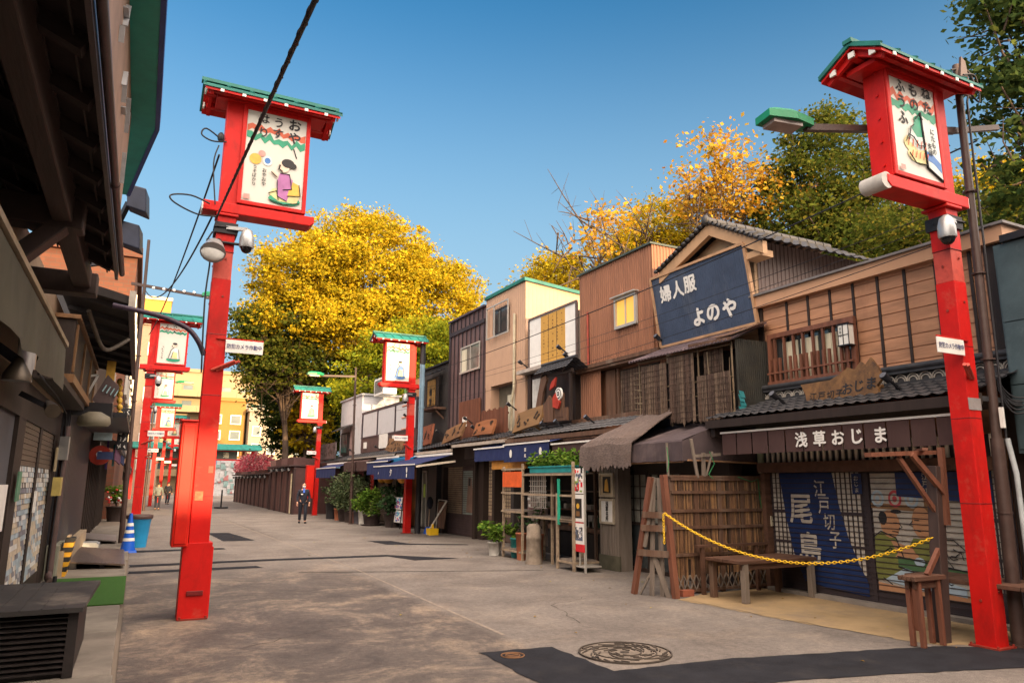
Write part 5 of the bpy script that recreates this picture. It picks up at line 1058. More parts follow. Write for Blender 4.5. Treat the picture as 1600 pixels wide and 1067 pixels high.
mb = MB(); mb.box(9.86, 9.9, 9.36, 9.44, 1.05, 1.22); tag(mb.build('switch_box', mat('cream_box', (.5, .45, .33), .5)), 'small cream switch box on the post right of the bamboo partition', 'box')
t = thing('wooden_easel', 'rough wooden A-frame stand of old planks at the street end of the bamboo partition', 'wooden stand', (7.52, 9.62, 0))
mb = MB(); mb.bar((7.36, 9.98, 0.0), (7.55, 9.70, 1.86), .07, .09, 0); mb.build('leg', woodr, t)
mb = MB(); mb.bar((7.66, 9.30, 0.0), (7.62, 9.46, 1.9), .09, .09); mb.build('leg', woodr, t)
mb = MB()
for z, f in ((.66, .33), (1.05, .55), (1.26, .66)): 
    a = Vector((7.36, 9.98, 0)).lerp(Vector((7.55, 9.70, 1.86)), z/1.86); b = Vector((7.66, 9.30, 0)).lerp(Vector((7.62, 9.46, 1.9)), z/1.9); mb.bar(a+Vector((-.05, 0, 0)), b+Vector((-.05, 0, 0)), .03, .10)
mb.build('rung', woodm, t)
mb = MB(); mb.bar((7.42, 9.9, 0), (7.62, 9.62, .62), .06, .03); mb.bar((7.5, 9.7, 0), (7.58, 9.68, 1.7), .03, .09); mb.bar((7.62, 9.42, 0), (7.52, 9.66, .66), .03, .08); mb.bar((7.6, 9.55, .0), (7.6, 9.55, 1.85), .025, .10); mb.bar((7.45, 9.8, .75), (7.6, 9.66, 1.86), .03, .10); mb.build('plank', woodgrey, t)
mb = MB(); mb.box(7.85, 8.08, 9.36, 9.46, 0.004, .10); tag(mb.build('brick', mat('brick_red', (.26, .08, .045), .8)), 'single reddish brick on the ground by the foot of the bamboo partition', 'brick')
def bench(label, x0, x1, y0, y1, h, lm=None, lw=.045):
    t = thing('wooden_bench', label, 'bench', ((x0+x1)/2, (y0+y1)/2, 0))
    mb = MB(); n = 4; w = (y1-y0)/n
    for k in range(n): mb.box(x0-.12, x1+.1, y0+k*w, y0+(k+1)*w-.012, h-.05, h)
    mb.box(x0-.05, x1+.05, y0+.05, y0+.09, h-.14, h-.052); mb.box(x0-.05, x1+.05, y1-.09, y1-.05, h-.14, h-.052); mb.build('seat', woodx, t, bevel=.006)
    for x in (x0, x1):
        for y in (y0+.05, y1-.05): mb = MB(); mb.box(x-lw, x+lw, y-lw, y+lw, 0.004, h-.051); mb.build('leg', lm or (woodgrey if y < (y0+y1)/2 else woodm), t, bevel=.006)
    return t
bench('weathered wooden bench table under the yellow chain by the bamboo partition', 8.3, 9.72, 8.42, 9.2, .62)
mb = MB(); mb.box(8.2, 9.75, 9.38, 9.45, .74, .78, 0); mb.box(8.3, 8.36, 9.39, 9.44, 0, .74, 0); mb.box(9.5, 9.56, 9.39, 9.44, 0, .74, 0)
tag(mb.build('narrow_shelf', woodx), 'narrow plank shelf between the bench table and the bamboo partition', 'shelf')
t = thing('signpost_frame', 'dark wooden post with a bracketed arm like half a gateway beside the red post', 'wooden post', (8.34, 5.5, 0))
mb = MB(); mb.bar((8.345, 5.49, 0.004), (8.47, 5.45, 1.98), .14, .13); mb.build('post', mat('brown_black_post', (.05, .032, .028), .55, var=.3, scale=8, stretch=V0), t, bevel=.008)
mb = MB(); mb.bar((7.32, 5.47, 2.09), (8.6, 5.47, 2.15), .09, .05); mb.bar((8.02, 5.42, 2.11), (8.5, 5.38, 1.66), .05, .06); mb.bar((7.86, 5.48, 2.08), (8.44, 5.44, 1.40), .04, .05); mb.bar((8.48, 5.38, 1.3), (8.52, 5.38, 2.2), .06, .06); mb.bar((8.1, 5.3, 2.17), (8.35, 5.58, 2.16), .06, .03)
mb.build('bracket_arm', woodr, t)
mb = MB(); mb.bar((8.05, 5.4, .76), (8.42, 5.44, 1.08), .045, .055); mb.build('brace', woodr, t)
b2 = bench('small reddish wooden stand in front of the dark post', 7.86, 8.2, 5.34, 5.56, .76, woodr, .026)
b3 = bench('long wooden bench along the painted shutters behind the dark post', 8.75, 9.2, 4.3, 6.1, .68, woodr)
# yellow plastic chain
pts = []
A, Bq = Vector((7.45, 9.25, 1.30)), Vector((8.38, 5.40, 1.20))
for k in range(121): u = k/120; p = A.lerp(Bq, u); p.z -= .52*4*u*(1-u); pts.append(p)
for k in range(22): pts.insert(0, Vector((7.44, 9.27, 1.28-.02*k)))
ch = MB()
L = [0]
for i in range(len(pts)-1): L.append(L[-1]+(pts[i+1]-pts[i]).length)
s_ = 0; i = 0; kk = 0
while s_ < L[-1]-.03:
    while L[i+1] < s_: i += 1
    p = pts[i].lerp(pts[i+1], (s_-L[i])/max(1e-6, L[i+1]-L[i])); d = (pts[i+1]-pts[i]).normalized(); a = d.cross(Vector((1, 0, .01))).normalized() if abs(d.x) < .9 else d.cross(Vector((0, 0, 1))).normalized(); b = a.cross(d)
    w = a if kk % 2 else b
    ring = [p+d*(.03*math.cos(t*math.pi/4))+w*(.016*math.sin(t*math.pi/4)) for t in range(9)]
    ch.tube(ring, .0062, 5); s_ += .043; kk += 1
tag(ch.build('plastic_chain', yellowp), 'yellow plastic chain hanging from the wooden stand to the dark post', 'chain')

# dark metal clad building at the right edge
A_ = thing('shop_house', 'blue-grey sheet metal clad building at the right edge behind the brown lamp post', 'shop house', (12, 1.5, 0))
bl = mat('blue_grey_sheet', (.055, .085, .098), .5, .1, var=.35, scale=1.5, wear=(.13, .17, .18), wamt=.4, wscale=1.2)
mb = MB(); mb.box(9.66, 17, -3, 5.12, 2.15, 4.82)
for k in range(9):
    for j in range(3): mb.box(9.64, 9.659, 5.11-(k+1)*.85, 5.11-k*.85-.015, 2.2+j*.8, 2.2+j*.8+.785)
mb.build('wall', bl, A_)
mb = MB(); mb.box(9.7, 17, -3, 4.9, 0, 2.14)
for k in range(16): mb.box(9.68, 9.7, 4.88-(k+1)*.24, 4.88-k*.24-.012, .05, 2.1)
mb.build('lower_wall', woodd, A_)
mb = MB(); mb.box(9.6, 17.1, -3.1, 5.0, 4.83, 4.92); mb.build('roof', dkmetal, A_)
mb = MB(); mb.box(9.52, 9.64, 4.3, 4.75, 2.45, 2.85); mb.build('meter_box', mat('mint_box', (.22, .36, .30), .5), A_)
mb = MB(); mb.bar((9.55, 4.9, 2.0), (9.4, 3.6, 2.25), .05, .05); mb.bar((9.5, 4.7, .1), (9.4, 4.2, 1.0), .04, .06); mb.build('rail', woodr, A_)
mb = MB()
for k in range(5): mb.tube(curve([(9.15, 5.0, 2.9+.03*k), (9.3, 4.9, 2.6+.05*k), (9.55, 4.6, 2.75+.02*k), (9.6, 4.0, 2.4+.1*k)]), .01, 5)
tag(mb.build('loose_cables', blackrub), 'bundle of loose black cables between lamp post and blue-grey wall', 'cables')
# unseen blocks added to shade the street, slotted to pass a sun patch
wf = mat('plain_block_render', (.34, .30, .26), .8)
mb = MB(); mb.box(-14, 7.7, -26.5, -25, 0, 22); mb.box(9.4, 15, -26.5, -25, 0, 22); mb.box(7.71, 9.39, -26.5, -25, 0, 8.15); mb.box(7.71, 9.39, -26.5, -25, 9.35, 22)
for k in range(7):
    for j in range(6): mb.box(-13+k*3, -11.4+k*3, -25.05, -25, 2.5+j*3.2, 4+j*3.2)
tag(mb.build('tall_block', wf), 'unseen slotted slab added behind the viewer to shade the street', 'building')
mb = MB(); mb.box(10.2, 18, -14, -3.2, 0, 8.5)
for k in range(3): mb.box(10.15, 10.2, -5.5-k*2.2, -4.2-k*2.2, 3, 5)
tag(mb.build('shade_house', wf), 'unseen plain block added behind the viewer to keep sun off the street', 'building')
# ---------------------------------------------------------------- racks, posters, pots
oldpole = mat('weathered_pole', (.30, .23, .16), .7, var=.4, scale=10, wear=(.16, .12, .09), wamt=.35)
t = thing('plant_rack', 'makeshift rack of weathered poles and shelves under the navy awning', 'rack', (8.25, 14.5, 0))
mb = MB()
for x, y, h in ((8.08, 16.2, 2.15), (8.05, 15.15, 2.2), (8.65, 16.3, 2.1), (8.65, 15.2, 2.05), (8.04, 13.55, 1.55), (8.05, 12.92, 2.2), (8.62, 13.5, 2.1), (8.35, 14.3, 2.05)): mb.box(x-.025, x+.025, y-.025, y+.025, 0.003, h)
for y0, y1, z in ((15.1, 16.25, .18), (15.1, 16.25, 1.52), (15.1, 16.25, 1.08), (15.1, 16.25, 2.08), (12.9, 13.6, .16), (12.9, 13.6, 1.5), (12.9, 13.6, .98), (12.9, 15.2, 1.0), (13.6, 15.2, 1.5), (12.9, 15.2, 1.94)): mb.box(8.03, 8.07, y0, y1, z-.02, z+.02)
for y, z in ((12.92, .16), (13.55, .16), (16.2, .18), (15.15, .18), (15.15, 1.52), (13.55, 1.5)): mb.box(8.03, 8.65, y-.018, y+.018, z-.02, z+.02)
mb.build('frame', oldpole, t)
mb = MB(); mb.box(8.06, 8.6, 15.12, 16.22, .2, .23); mb.box(8.06, 8.6, 12.93, 13.55, .18, .21); mb.box(8.06, 8.6, 15.12, 16.2, 1.1, 1.13); mb.box(8.1, 8.6, 13.0, 15.1, 1.95, 1.98); mb.box(8.2, 8.7, 13.6, 15.1, 1.0, 1.03); mb.build('shelf', woodgrey, t)
mb = MB(); mb.box(8.02, 8.05, 15.15, 16.15, 1.66, 2.02); mb.build('orange_cloth', mat('orange_red_cloth', (.62, .10, .02), .8), t)
mb = MB()
for k in range(9): mb.box(8.20, 8.215, 14.35+k*.085, 14.37+k*.085, 1.2, 1.98)
for k in range(7): mb.box(8.195, 8.21, 14.3, 15.1, 1.2+k*.12, 1.215+k*.12)
mb.build('wire_panel', alu, t)
mb = MB(); mb.box(8.02, 8.05, 13.45, 13.52, .9, 1.85); mb.build('green_stake', mat('green_stake_paint', (.02, .35, .22), .5), t)
mb = MB(); mb.box(8.7, 8.75, 15.2, 16.1, .3, 1.5); 
rr = random.Random(2)
for k in range(40): y = rr.uniform(15.2, 16); z = rr.uniform(.35, 1.4); mb.box(8.685, 8.698, y, y+.12, z, z+.06, 1+k % 3)
tag(mb.build('notice_board', [mat('dim_notice_paper', (.25, .2, .18), .8), white, woodd, mat('plum_paper', (.25, .13, .13), .8)]), 'board of small faded notices behind the plant rack', 'notice board')
t = thing('planter_trough', 'teal plastic trough of green plants on top of the makeshift rack', 'planter', (8.3, 14.0, 1.98))
mb = MB(); mb.box(8.1, 8.5, 13.0, 14.9, 1.985, 2.1); mb.box(8.07, 8.53, 12.97, 14.93, 2.1, 2.13); mb.build('trough', mat('teal_plastic', (.02, .24, .25), .5), t)
def leaves(mb, c, rx, ry, rz, n, size, rr, m=0, drop=0.0, long=1.0):
    for k in range(n):
        while True:
            q = (rr.uniform(-1, 1), rr.uniform(-1, 1), rr.uniform(-1, 1)); d = math.sqrt(q[0]**2+q[1]**2+q[2]**2)
            if .35 < d < 1: break
        p = Vector((c[0]+q[0]*rx, c[1]+q[1]*ry, c[2]+q[2]*rz))
        a = Vector((q[0]+rr.uniform(-.7, .7), q[1]+rr.uniform(-.7, .7), rr.uniform(-.6, .5)-drop)).normalized()*size*long*rr.uniform(.7, 1.3)
        b = a.cross(Vector((rr.uniform(-1, 1), rr.uniform(-1, 1), 1))).normalized()*size*.42
        mb.add([p, p+a*.5+b, p+a, p+a*.5-b], [(0, 1, 2, 3)], m)
lf_olive = leafmat('olive_grey_leaf', [(.085, .12, .055), (.12, .15, .075), (.06, .09, .045), (.16, .18, .09), (.10, .13, .08)])
lf_green = leafmat('fresh_green_leaf', [(.10, .20, .03), (.16, .26, .035), (.06, .14, .025), (.2, .28, .05)])
lf_dark = leafmat('dark_green_leaf', [(.03, .07, .03), (.05, .10, .04), (.025, .05, .025), (.07, .13, .06)])
rr = random.Random(14); mb = MB()
for y in np.arange(13.1, 14.9, .3): leaves(mb, (8.3, y, 2.28), .22, .2, .2, 90, .10, rr)
mb.build('foliage', lf_green, t)
def potted(label, x, y, r, h, potm, fol, fr, fh, n, size, taper=.82, saucer=False, group='potted plants along the shop fronts', stems=5, long=1.3, kind='potted_plant'):
    t = thing(kind, label, 'potted plant', (x, y, 0), group); rr = random.Random(int(x*100+y*37))
    mb = MB(); mb.lathe((x, y, .004), [(r*taper, 0), (r, h), (r*1.08, h), (r*1.08, h+.03), (r*.9, h+.03), (r*.88, h-.03)], 14)
    if saucer: mb.lathe((x, y, .004), [(r*1.1, 0), (r*1.3, .05)], 14)
    mb.build('pot', potm, t)
    mb = MB()
    for k in range(stems): a = rr.uniform(0, 6.28); q = rr.uniform(.2, .7)*fr; mb.tube([(x, y, h-.02), (x+q*.4*math.cos(a), y+q*.4*math.sin(a), h+fh*.45), (x+q*math.cos(a), y+q*math.sin(a), h+fh*.85)], [.018, .013, .006], 5)
    mb.build('stem', bark, t)
    mb = MB(); ncl = max(3, int(n/70))
    for k in range(ncl):
        a = rr.uniform(0, 6.28); q = fr*math.sqrt(rr.random())*.75; zz = h+fh*rr.uniform(.12, .92); sh = 1-.5*abs(zz-h-fh*.45)/fh
        leaves(mb, (x+q*sh*math.cos(a), y+q*sh*math.sin(a), zz), fr*.38, fr*.38, fh*.17, int(n/ncl), size, rr, long=long)
    mb.build('foliage', fol, t); return t
white_pot = mat('white_pot', (.55, .54, .50), .5, var=.1); pinkpot = mat('dusty_pink_pot', (.35, .17, .14), .7); greypot = mat('slate_pot', (.09, .085, .10), .6)
potted('tall olive-leaved bush in a black pot, farthest in the row before the shops', 8.55, 35.9, .30, .75, blackpaint, lf_olive, .55, 1.05, 500, .10)
potted('bush in a terracotta pot near the far end of the row', 8.62, 34.6, .26, .5, terra, lf_dark, .5, .9, 450, .10)
potted('large airy olive bush in a dark pot in the middle of the row', 8.62, 33.5, .36, .52, potdark, lf_olive, .95, 1.75, 1500, .10, stems=9)
potted('second large olive bush in a dark pot beside the middle one', 8.65, 32.6, .33, .52, potdark, lf_olive, .85, 1.65, 1300, .10, stems=9)
potted('small plant in a dusty pink pot hidden among the bushes', 8.58, 31.9, .2, .45, pinkpot, lf_dark, .35, .5, 200, .08)
potted('olive bush in a slate grey pot right of the middle of the row', 8.66, 31.3, .26, .52, greypot, lf_olive, .75, 1.5, 900, .10, stems=7)
potted('yellow-green plant in a white pot in the row', 8.68, 30.6, .26, .55, white_pot, lf_green, .5, .75, 500, .10)
potted('yellow-green fern plant in a brown pot on a saucer, nearest in the row', 8.80, 29.9, .36, .42, potdark, lf_green, .6, 1.0, 700, .11, saucer=True)
potted('dark leafy bush in a wide dark pot before the glazed shopfront', 9.25, 28.5, .36, .5, potdark, lf_dark, .62, 1.15, 800, .12)
potted('green plant in a white pot at the foot of the makeshift rack', 8.02, 16.55, .17, .3, white_pot, lf_green, .42, .62, 420, .10)
potted('small plant in a teal pot on the rack\'s lowest shelf', 8.3, 15.95, .14, .42, mat('teal_plastic', (.02, .24, .25), .5), lf_green, .2, .3, 90, .09)
potted('empty-looking terracotta pot with bare stems beside the stone bollard', 8.15, 15.35, .15, .58, terra, lf_dark, .22, .5, 60, .08)
potted('terracotta pot with sparse dark leaves behind the stone bollard', 8.3, 14.9, .15, .58, terra, lf_dark, .25, .7, 90, .09)
mb = MB(); mb.lathe((8.0, 14.52, .003), [(.2, 0), (.18, .12), (.165, .5), (.175, .52), (.175, .6), (.16, .62), (.16, .8), (.1, .86)], 10)
tag(mb.build('stone_bollard', mat('old_stone', (.22, .18, .14), .9, var=.4, scale=6, bump=.6, fine=30)), 'short weathered stone bollard in front of the plant rack', 'bollard')
t = thing('poster_stand', 'narrow stand of three stacked posters with a red foot beside the rack', 'poster stand', (8.1, 12.78, 0))
mb = MB(); mb.box(8.1, 8.14, 12.58, 12.62, 0.004, 2.1); mb.box(8.1, 8.14, 12.98, 13.02, .004, 2.1); mb.box(8.08, 8.5, 12.6, 13.0, .1, .13); mb.box(8.1, 8.13, 12.78, 12.8, .1, .5); mb.build('frame', alu, t)
mb = MB(); x = 8.085
mb.box(x, x+.012, 12.6, 13.0, 1.55, 2.06, 0); mb.box(x, x+.012, 12.6, 13.0, .99, 1.53, 0); mb.box(x, x+.012, 12.6, 13.0, .55, .96, 0); mb.box(x-.001, x+.014, 12.58, 13.02, .40, .55, 1); mb.box(x-.002, x, 12.6, 13.0, .965, .985, 1)
mb.box(x-.003, x, 12.66, 12.94, 1.06, 1.45, 2); mb.cyl((x-.003, 12.8, 1.3), (x-.006, 12.8, 1.3), .055, n=14, m=3); mb.box(x-.006, x-.003, 12.74, 12.86, 1.1, 1.2, 4); mb.box(x-.003, x, 12.64, 12.96, .62, .88, 5)
rr = random.Random(9)
for k in range(36): y = rr.uniform(12.65, 12.93); z = rr.uniform(.63, .84); mb.box(x-.006-.0001*k, x-.003, y, y+.03, z, z+rr.uniform(.02, .07), rr.choice([0, 2, 6]))
for k in range(50): y = rr.uniform(12.62, 12.93); z = rr.uniform(1.58, 1.98); mb.box(x-.004-.0001*k, x, y, y+rr.uniform(.03, .08), z, z+rr.uniform(.03, .1), rr.choice([7, 7, 2, 5, 1, 0]) if z < 1.8 else rr.choice([0, 5, 1, 2]))
mb.build('poster', [white, mat('poster_red', (.60, .02, .03), .5), mat('poster_black', (.02, .02, .02), .4), mat('gold_foil', (.6, .35, .04), .4), mat('poster_brown', (.2, .1, .04), .5), mat('poster_slate', (.10, .12, .18), .5), mat('poster_grey', (.35, .36, .40), .5), mat('poster_green', (.20, .30, .05), .5)], t)
mb = MB(); mb.box(8.9, 9.2, 12.5, 13.2, 0.004, 2.1, 0)
for k in range(8): mb.box(8.88, 8.9, 12.5+k*.0875, 12.575+k*.0875, .3, 2.1, 0)
mb.box(8.86, 8.9, 12.48, 13.22, 0.004, .3, 1); tag(mb.build('board_pillar', [woodgrey, mat('mossy_base', (.08, .075, .05), .9)]), 'greyed board pillar carrying two framed pictures beside the glass doors', 'pillar')
def framed(label, y0, y1, z0, z1, cat):
    t = thing('picture_frame', label, cat, (8.86, (y0+y1)/2, z0)); mb = MB()
    for a in ((y0, y1, z1-.04, z1), (y0, y1, z0, z0+.04), (y0, y0+.04, z0+.04, z1-.04), (y1-.04, y1, z0+.04, z1-.04)): mb.box(8.83, 8.876, *a)
    mb.build('frame', mat('pale_frame', (.42, .36, .27), .5), t); return t
t = framed('framed dark picture with a gold figure above the framed white notice', 12.62, 13.14, 1.48, 1.97, 'picture')
mb = MB(); mb.box(8.855, 8.874, 12.66, 13.10, 1.52, 1.93, 0); mb.box(8.85, 8.855, 12.74, 13.02, 1.56, 1.9, 1); mb.prism([(-12.97, 1.6), (-12.8, 1.58), (-12.82, 1.75), (-12.86, 1.86), (-12.93, 1.82)], (8.849, 0, 0), NEGY, UP, .003, 2); mb.build('picture', [mat('mount_cream', (.45, .36, .24), .7), mat('poster_black', (.02, .02, .02), .4), mat('gold_figure', (.5, .28, .05), .4)], t)
t = framed('framed white notice with four black brush characters', 12.62, 13.14, .93, 1.44, 'notice')
mb = MB(); mb.box(8.855, 8.874, 12.66, 13.10, .97, 1.40, 0); mb.vtext('浅草名所', (8.853, 12.88, 1.335), NEGY, UP, .105, 1, step=.97, bold=.035); mb.build('notice', [white, ink], t)
# sandwich board and odd tools before the far shops
t = thing('sandwich_board', 'white sandwich board with blue and red patches left of the second right red post', 'signboard', (9.3, 27.2, 0))
mb = MB()
for z in (.22, .72): mb.box(9.2, 9.23, 27.2, 28.2, z, z+.46, 0)
rr = random.Random(19)
for k in range(60): z = rr.choice([.25, .75])+rr.uniform(0, .36); y = rr.uniform(27.24, 28.0); mb.box(9.192-.0001*k, 9.2, y, y+rr.uniform(.05, .16), z, z+rr.uniform(.04, .08), rr.choice([1, 1, 1, 2, 3]))
mb.build('board', [white, mat('print_blue', (.05, .12, .42), .5), mat('print_pink', (.6, .12, .2), .5), mat('print_cyan', (.1, .45, .6), .5)], t)
mb = MB()
for y in (27.2, 28.2): mb.bar((9.22, y, 1.2), (9.12, y, 0.003), .03, .03); mb.bar((9.24, y, 1.2), (9.5, y, 0.003), .03, .03)
mb.build('leg', dkmetal, t)
mb = MB(); mb.bar((9.0, 23.95, .003), (9.5, 23.4, 1.15), .05, .05, 0); mb.bar((9.5, 23.4, 1.15), (9.55, 24.3, 1.16), .03, .03, 0); mb.bar((9.5, 24.4, .003), (9.55, 24.3, 1.16), .03, .03, 0); mb.prism([(-24.3, .2), (-23.7, .2), (-23.5, 1.1), (-24.3, 1.1)], (9.53, 0, 0), NEGY, UP, .02, 1)
tag(mb.build('leaning_frame', [alu, woodm]), 'brown board in a slanted metal frame leaning by the shutter', 'board')
t = thing('broom', 'broom with dark head standing behind the black pole', 'broom', (9.3, 24.6, 0)); mb = MB(); mb.cyl((9.3, 24.6, .003), (9.32, 24.55, 1.0), .02, n=6); mb.build('handle', oldpole, t); mb = MB(); mb.sph((9.32, 24.54, 1.05), .12, .12, .22, 10, 6); mb.build('head', cloth_d, t)
mb = MB(); mb.box(9.0, 9.3, 23.6, 24.0, .004, .22); mb.box(9.12, 9.18, 23.75, 23.85, .22, .36); tag(mb.build('yellow_box', yellowp), 'small yellow tool box on the ground by the shutter', 'tool box')
mb = MB(); mb.box(9.1, 9.4, 24.2, 24.5, .004, .06); mb.hexa([(9.1, 24.2, .06), (9.4, 24.2, .06), (9.4, 24.5, .06), (9.1, 24.5, .06), (9.14, 24.26, .24), (9.4, 24.26, .24), (9.4, 24.44, .24), (9.14, 24.44, .24)]); tag(mb.build('dustpan', bluep), 'small blue dustpan lying beside the yellow tool box', 'dustpan')
# carved boards on the pent roofs
def carved(label, y0, y1, z0, h, x, m, seed, tilt=.25, skew=0.0):
    mb = MB(); rr = random.Random(seed); W_ = y1-y0; uy = Vector((tilt, 0, 1)).normalized(); ux = Vector((0, -1, skew)).normalized()
    o = Vector((x, y1, z0)); pl = [(0, rr.uniform(-.03, .03)), (W_*.5, rr.uniform(-.04, .02)), (W_, rr.uniform(-.03, .03)), (W_*1.02, h*.5), (W_*rr.uniform(.97, 1), h), (W_*.5, h+rr.uniform(-.02, .05)), (W_*rr.uniform(0, .04), h)]
    mb.prism(pl, o, ux, uy, .07, 0); n = max(2, int(W_/.42)); nr = Vector((-1, 0, tilt))*.012
    for k in range(n):
        c = Vector((W_*(k+.5)/n, h*.5))
        for q in range(4):
            a = (c.x+rr.uniform(-.12, .12), c.y+rr.uniform(-.28, .28)*h); b = (a[0]+rr.uniform(-.12, .12), a[1]+rr.uniform(-.25, .25)*h)
            mb.bar(o+ux*a[0]+uy*a[1]+nr, o+ux*b[0]+uy*b[1]+nr, .05, .02, 1, up=(1, 0, 0))
    mb.bar(o+ux*(W_*.2)+Vector((.06, 0, 0)), o+ux*(W_*.2)+Vector((.35, 0, -.15)), .05); mb.bar(o+ux*(W_*.8)+Vector((.06, 0, 0)), o+ux*(W_*.8)+Vector((.35, 0, -.15)), .05)
    tag(mb.build('carved_signboard', [m, mat('carved_stroke', (.035, .022, .015), .6)]), label, 'signboard')
carved('pale brown carved board on the roof before the name panel house', 16.45, 17.95, 3.14, .55, 9.2, mat('pale_carved_board', (.20, .112, .046), .6, var=.35, scale=5, stretch=VY), 1, .3, .08)
carved('orange-brown carved board on the roof before the cream house', 19.5, 20.95, 3.18, .45, 9.3, boardo, 2, .3, .03)
carved('brown carved board with dark brush strokes below the purple-brown house', 21.75, 23.4, 3.06, .5, 9.25, board, 3, .35, .12)
carved('square orange carved board on the roof of the black house', 25.0, 26.3, 3.1, .75, 9.4, mat('red_orange_board', (.27, .085, .04), .6, var=.3), 4, .2, .05)
carved('yellow-brown tilted board on the tiles left of the second right red post', 28.2, 30.2, 3.1, .55, 9.35, board, 5, .3, -.12)
carved('dark board with faint pale marks at the far end of the tiled roof', 37.8, 41.2, 2.95, .85, 9.0, mat('dark_plum_board', (.07, .05, .05), .7, var=.4), 6, .05)
# spotlights
sp = thing('spotlight', 'small black spotlight', 'spotlight', (0, 0, 0), 'small black spotlights on the roofs and ledges')
mb = MB(); mb.cyl((0, 0, .02), (-.10, .02, .1), .042, .058, n=12, m=0); mb.cyl((-.101, .02, .101), (-.105, .02, .104), .048, n=12, m=1); mb.build('head', [blackrub, mat('dark_lens', (.12, .12, .13), .15, bump=0)], sp)
mb = MB(); mb.bar((0, 0, .04), (.16, 0, -.06), .03); mb.bar((.16, 0, -.06), (.2, 0, -.1), .06, .03); mb.build('bracket', dkmetal, sp)
SPL = [((9.75, 16.2, 5.25), 'upper spotlight beside the ochre name panel'), ((9.8, 18.5, 5.18), 'spotlight at the left end of the ledge under the name panel'), ((9.65, 15.7, 4.95), 'spotlight above the folk sign roof'), ((9.85, 12.2, 4.82), 'spotlight at the lower left corner of the navy sign'),
       ((9.3, 14.2, 3.2), 'third spotlight from the left on the grey roof near the brown house'), ((9.3, 15.6, 3.2), 'second spotlight on the grey roof near the pale carved board'), ((9.3, 16.3, 3.2), 'spotlight touching the pale carved board'), ((9.55, 9.45, 3.55), 'spotlight left of the latticed window'), ((9.15, 6.4, 3.15), 'spotlight right of the gnarled signboard'), ((9.1, 8.35, 3.1), 'spotlight left of the gnarled signboard'),
       ((9.75, 19.15, 4.0), 'spotlight at the foot of the cream downpipe'), ((9.5, 21.2, 3.45), 'spotlight right of the orange-brown carved board'), ((9.4, 21.6, 3.75), 'pale spotlight between the purple-brown and cream houses'), ((9.5, 24.3, 3.5), 'spotlight left of the brush stroke board'), ((9.7, 32.6, 3.3), 'spotlight before the white plate of the white-panelled shop'), ((9.6, 36.8, 3.3), 'spotlight at the far end of the white panels'), ((9.6, 28.3, 4.4), 'spotlight right of the white panels near the red post')]
for i, (p, lb) in enumerate(SPL):
    if i == 0: sp.location = p; sp['label'] = lb
    else: dup(sp, p, lb)
# overhead wires
def wire(label, a, b, sag, r=.008, m=blackrub, twist=False):
    a, b = Vector(a), Vector(b); pts = []
    for k in range(33): u = k/32; p = a.lerp(b, u); p.z -= sag*4*u*(1-u); pts.append(p)
    mb = MB(); mb.tube(pts, r, 6)
    if twist:
        h = [];  n = 320
        for k in range(n+1):
            u = k/n; p = a.lerp(b, u); p.z -= sag*4*u*(1-u); t_ = u*(b-a).length*22; h.append(p+Vector((math.cos(t_)*r*.75, 0, math.sin(t_)*r*.75)))
        mb.tube(h, r*.55, 4)
    return tag(mb.build('overhead_cable', m), label, 'cable')
wire('thickest thin wire running along the right house fronts across the navy sign', (9.3, 4.95, 6.15), (9.6, 27, 5.95), .25, .011)
wire('upper thin wire along the right house fronts below the thick one', (9.3, 4.95, 5.4), (9.7, 26.5, 5.4), .2, .005)
wire('middle thin wire along the right house fronts', (9.35, 4.95, 5.25), (9.7, 26.5, 5.3), .25, .005)
wire('lowest thin wire along the right house fronts', (9.35, 4.95, 5.0), (9.7, 30, 4.8), .3, .006)
wire('thick twisted black cable overhead running down to the nearest left red post', (.47, 1.0, 3.47), (.66, 10.55, 5.44), .01, .0135, twist=True)
wire('black cable from the nearest left red post down toward the second one', (.62, 10.6, 6.4), (-.1, 26.8, 6.6), .35, .014)
wire('second black cable sagging behind the nearest left red post', (.6, 10.6, 5.45), (-.3, 23.4, 7.3), .6, .014)
mb = MB(); mb.tube(curve([(.66, 10.55, 5.45), (.4, 10.5, 5.42), (.1, 10.4, 5.5), (.05, 10.4, 5.6), (.3, 10.45, 5.66), (.55, 10.5, 5.6)]), .012, 5); mb.tube(curve([(.66, 10.55, 6.6), (.42, 10.5, 6.72), (.36, 10.5, 6.62), (.5, 10.5, 6.55), (.7, 10.55, 6.6)]), .012, 5); mb.tube(curve([(.6, 10.5, 6.5), (.55, 10.48, 6.2), (.62, 10.5, 5.6)]), .01, 5); mb.tube(curve([(.62, 10.5, 5.2), (.55, 10.5, 5.0), (.62, 10.52, 4.8), (.6, 10.5, 4.2), (.64, 10.52, 3.2)]), .012, 5); mb.sph((.62, 10.55, 6.65), .05, .05, .08, 8, 6)
tag(mb.build('cable_loops', blackrub), 'loops of black cable hanging off the nearest left red post', 'cables')
mb = MB(); pts = [(-.5, 10.6, 4.02), (0, 10.6, 3.95), (.25, 10.6, 3.88), (.45, 10.6, 3.78), (.58, 10.6, 3.62), (.66, 10.62, 3.45)]; mb.tube(curve(pts), .035, 8)
tag(mb.build('curved_conduit', mat('plum_black_pipe', (.04, .025, .045), .4)), 'thick curved dark pipe from the left eaves to the nearest left red post', 'pipe')

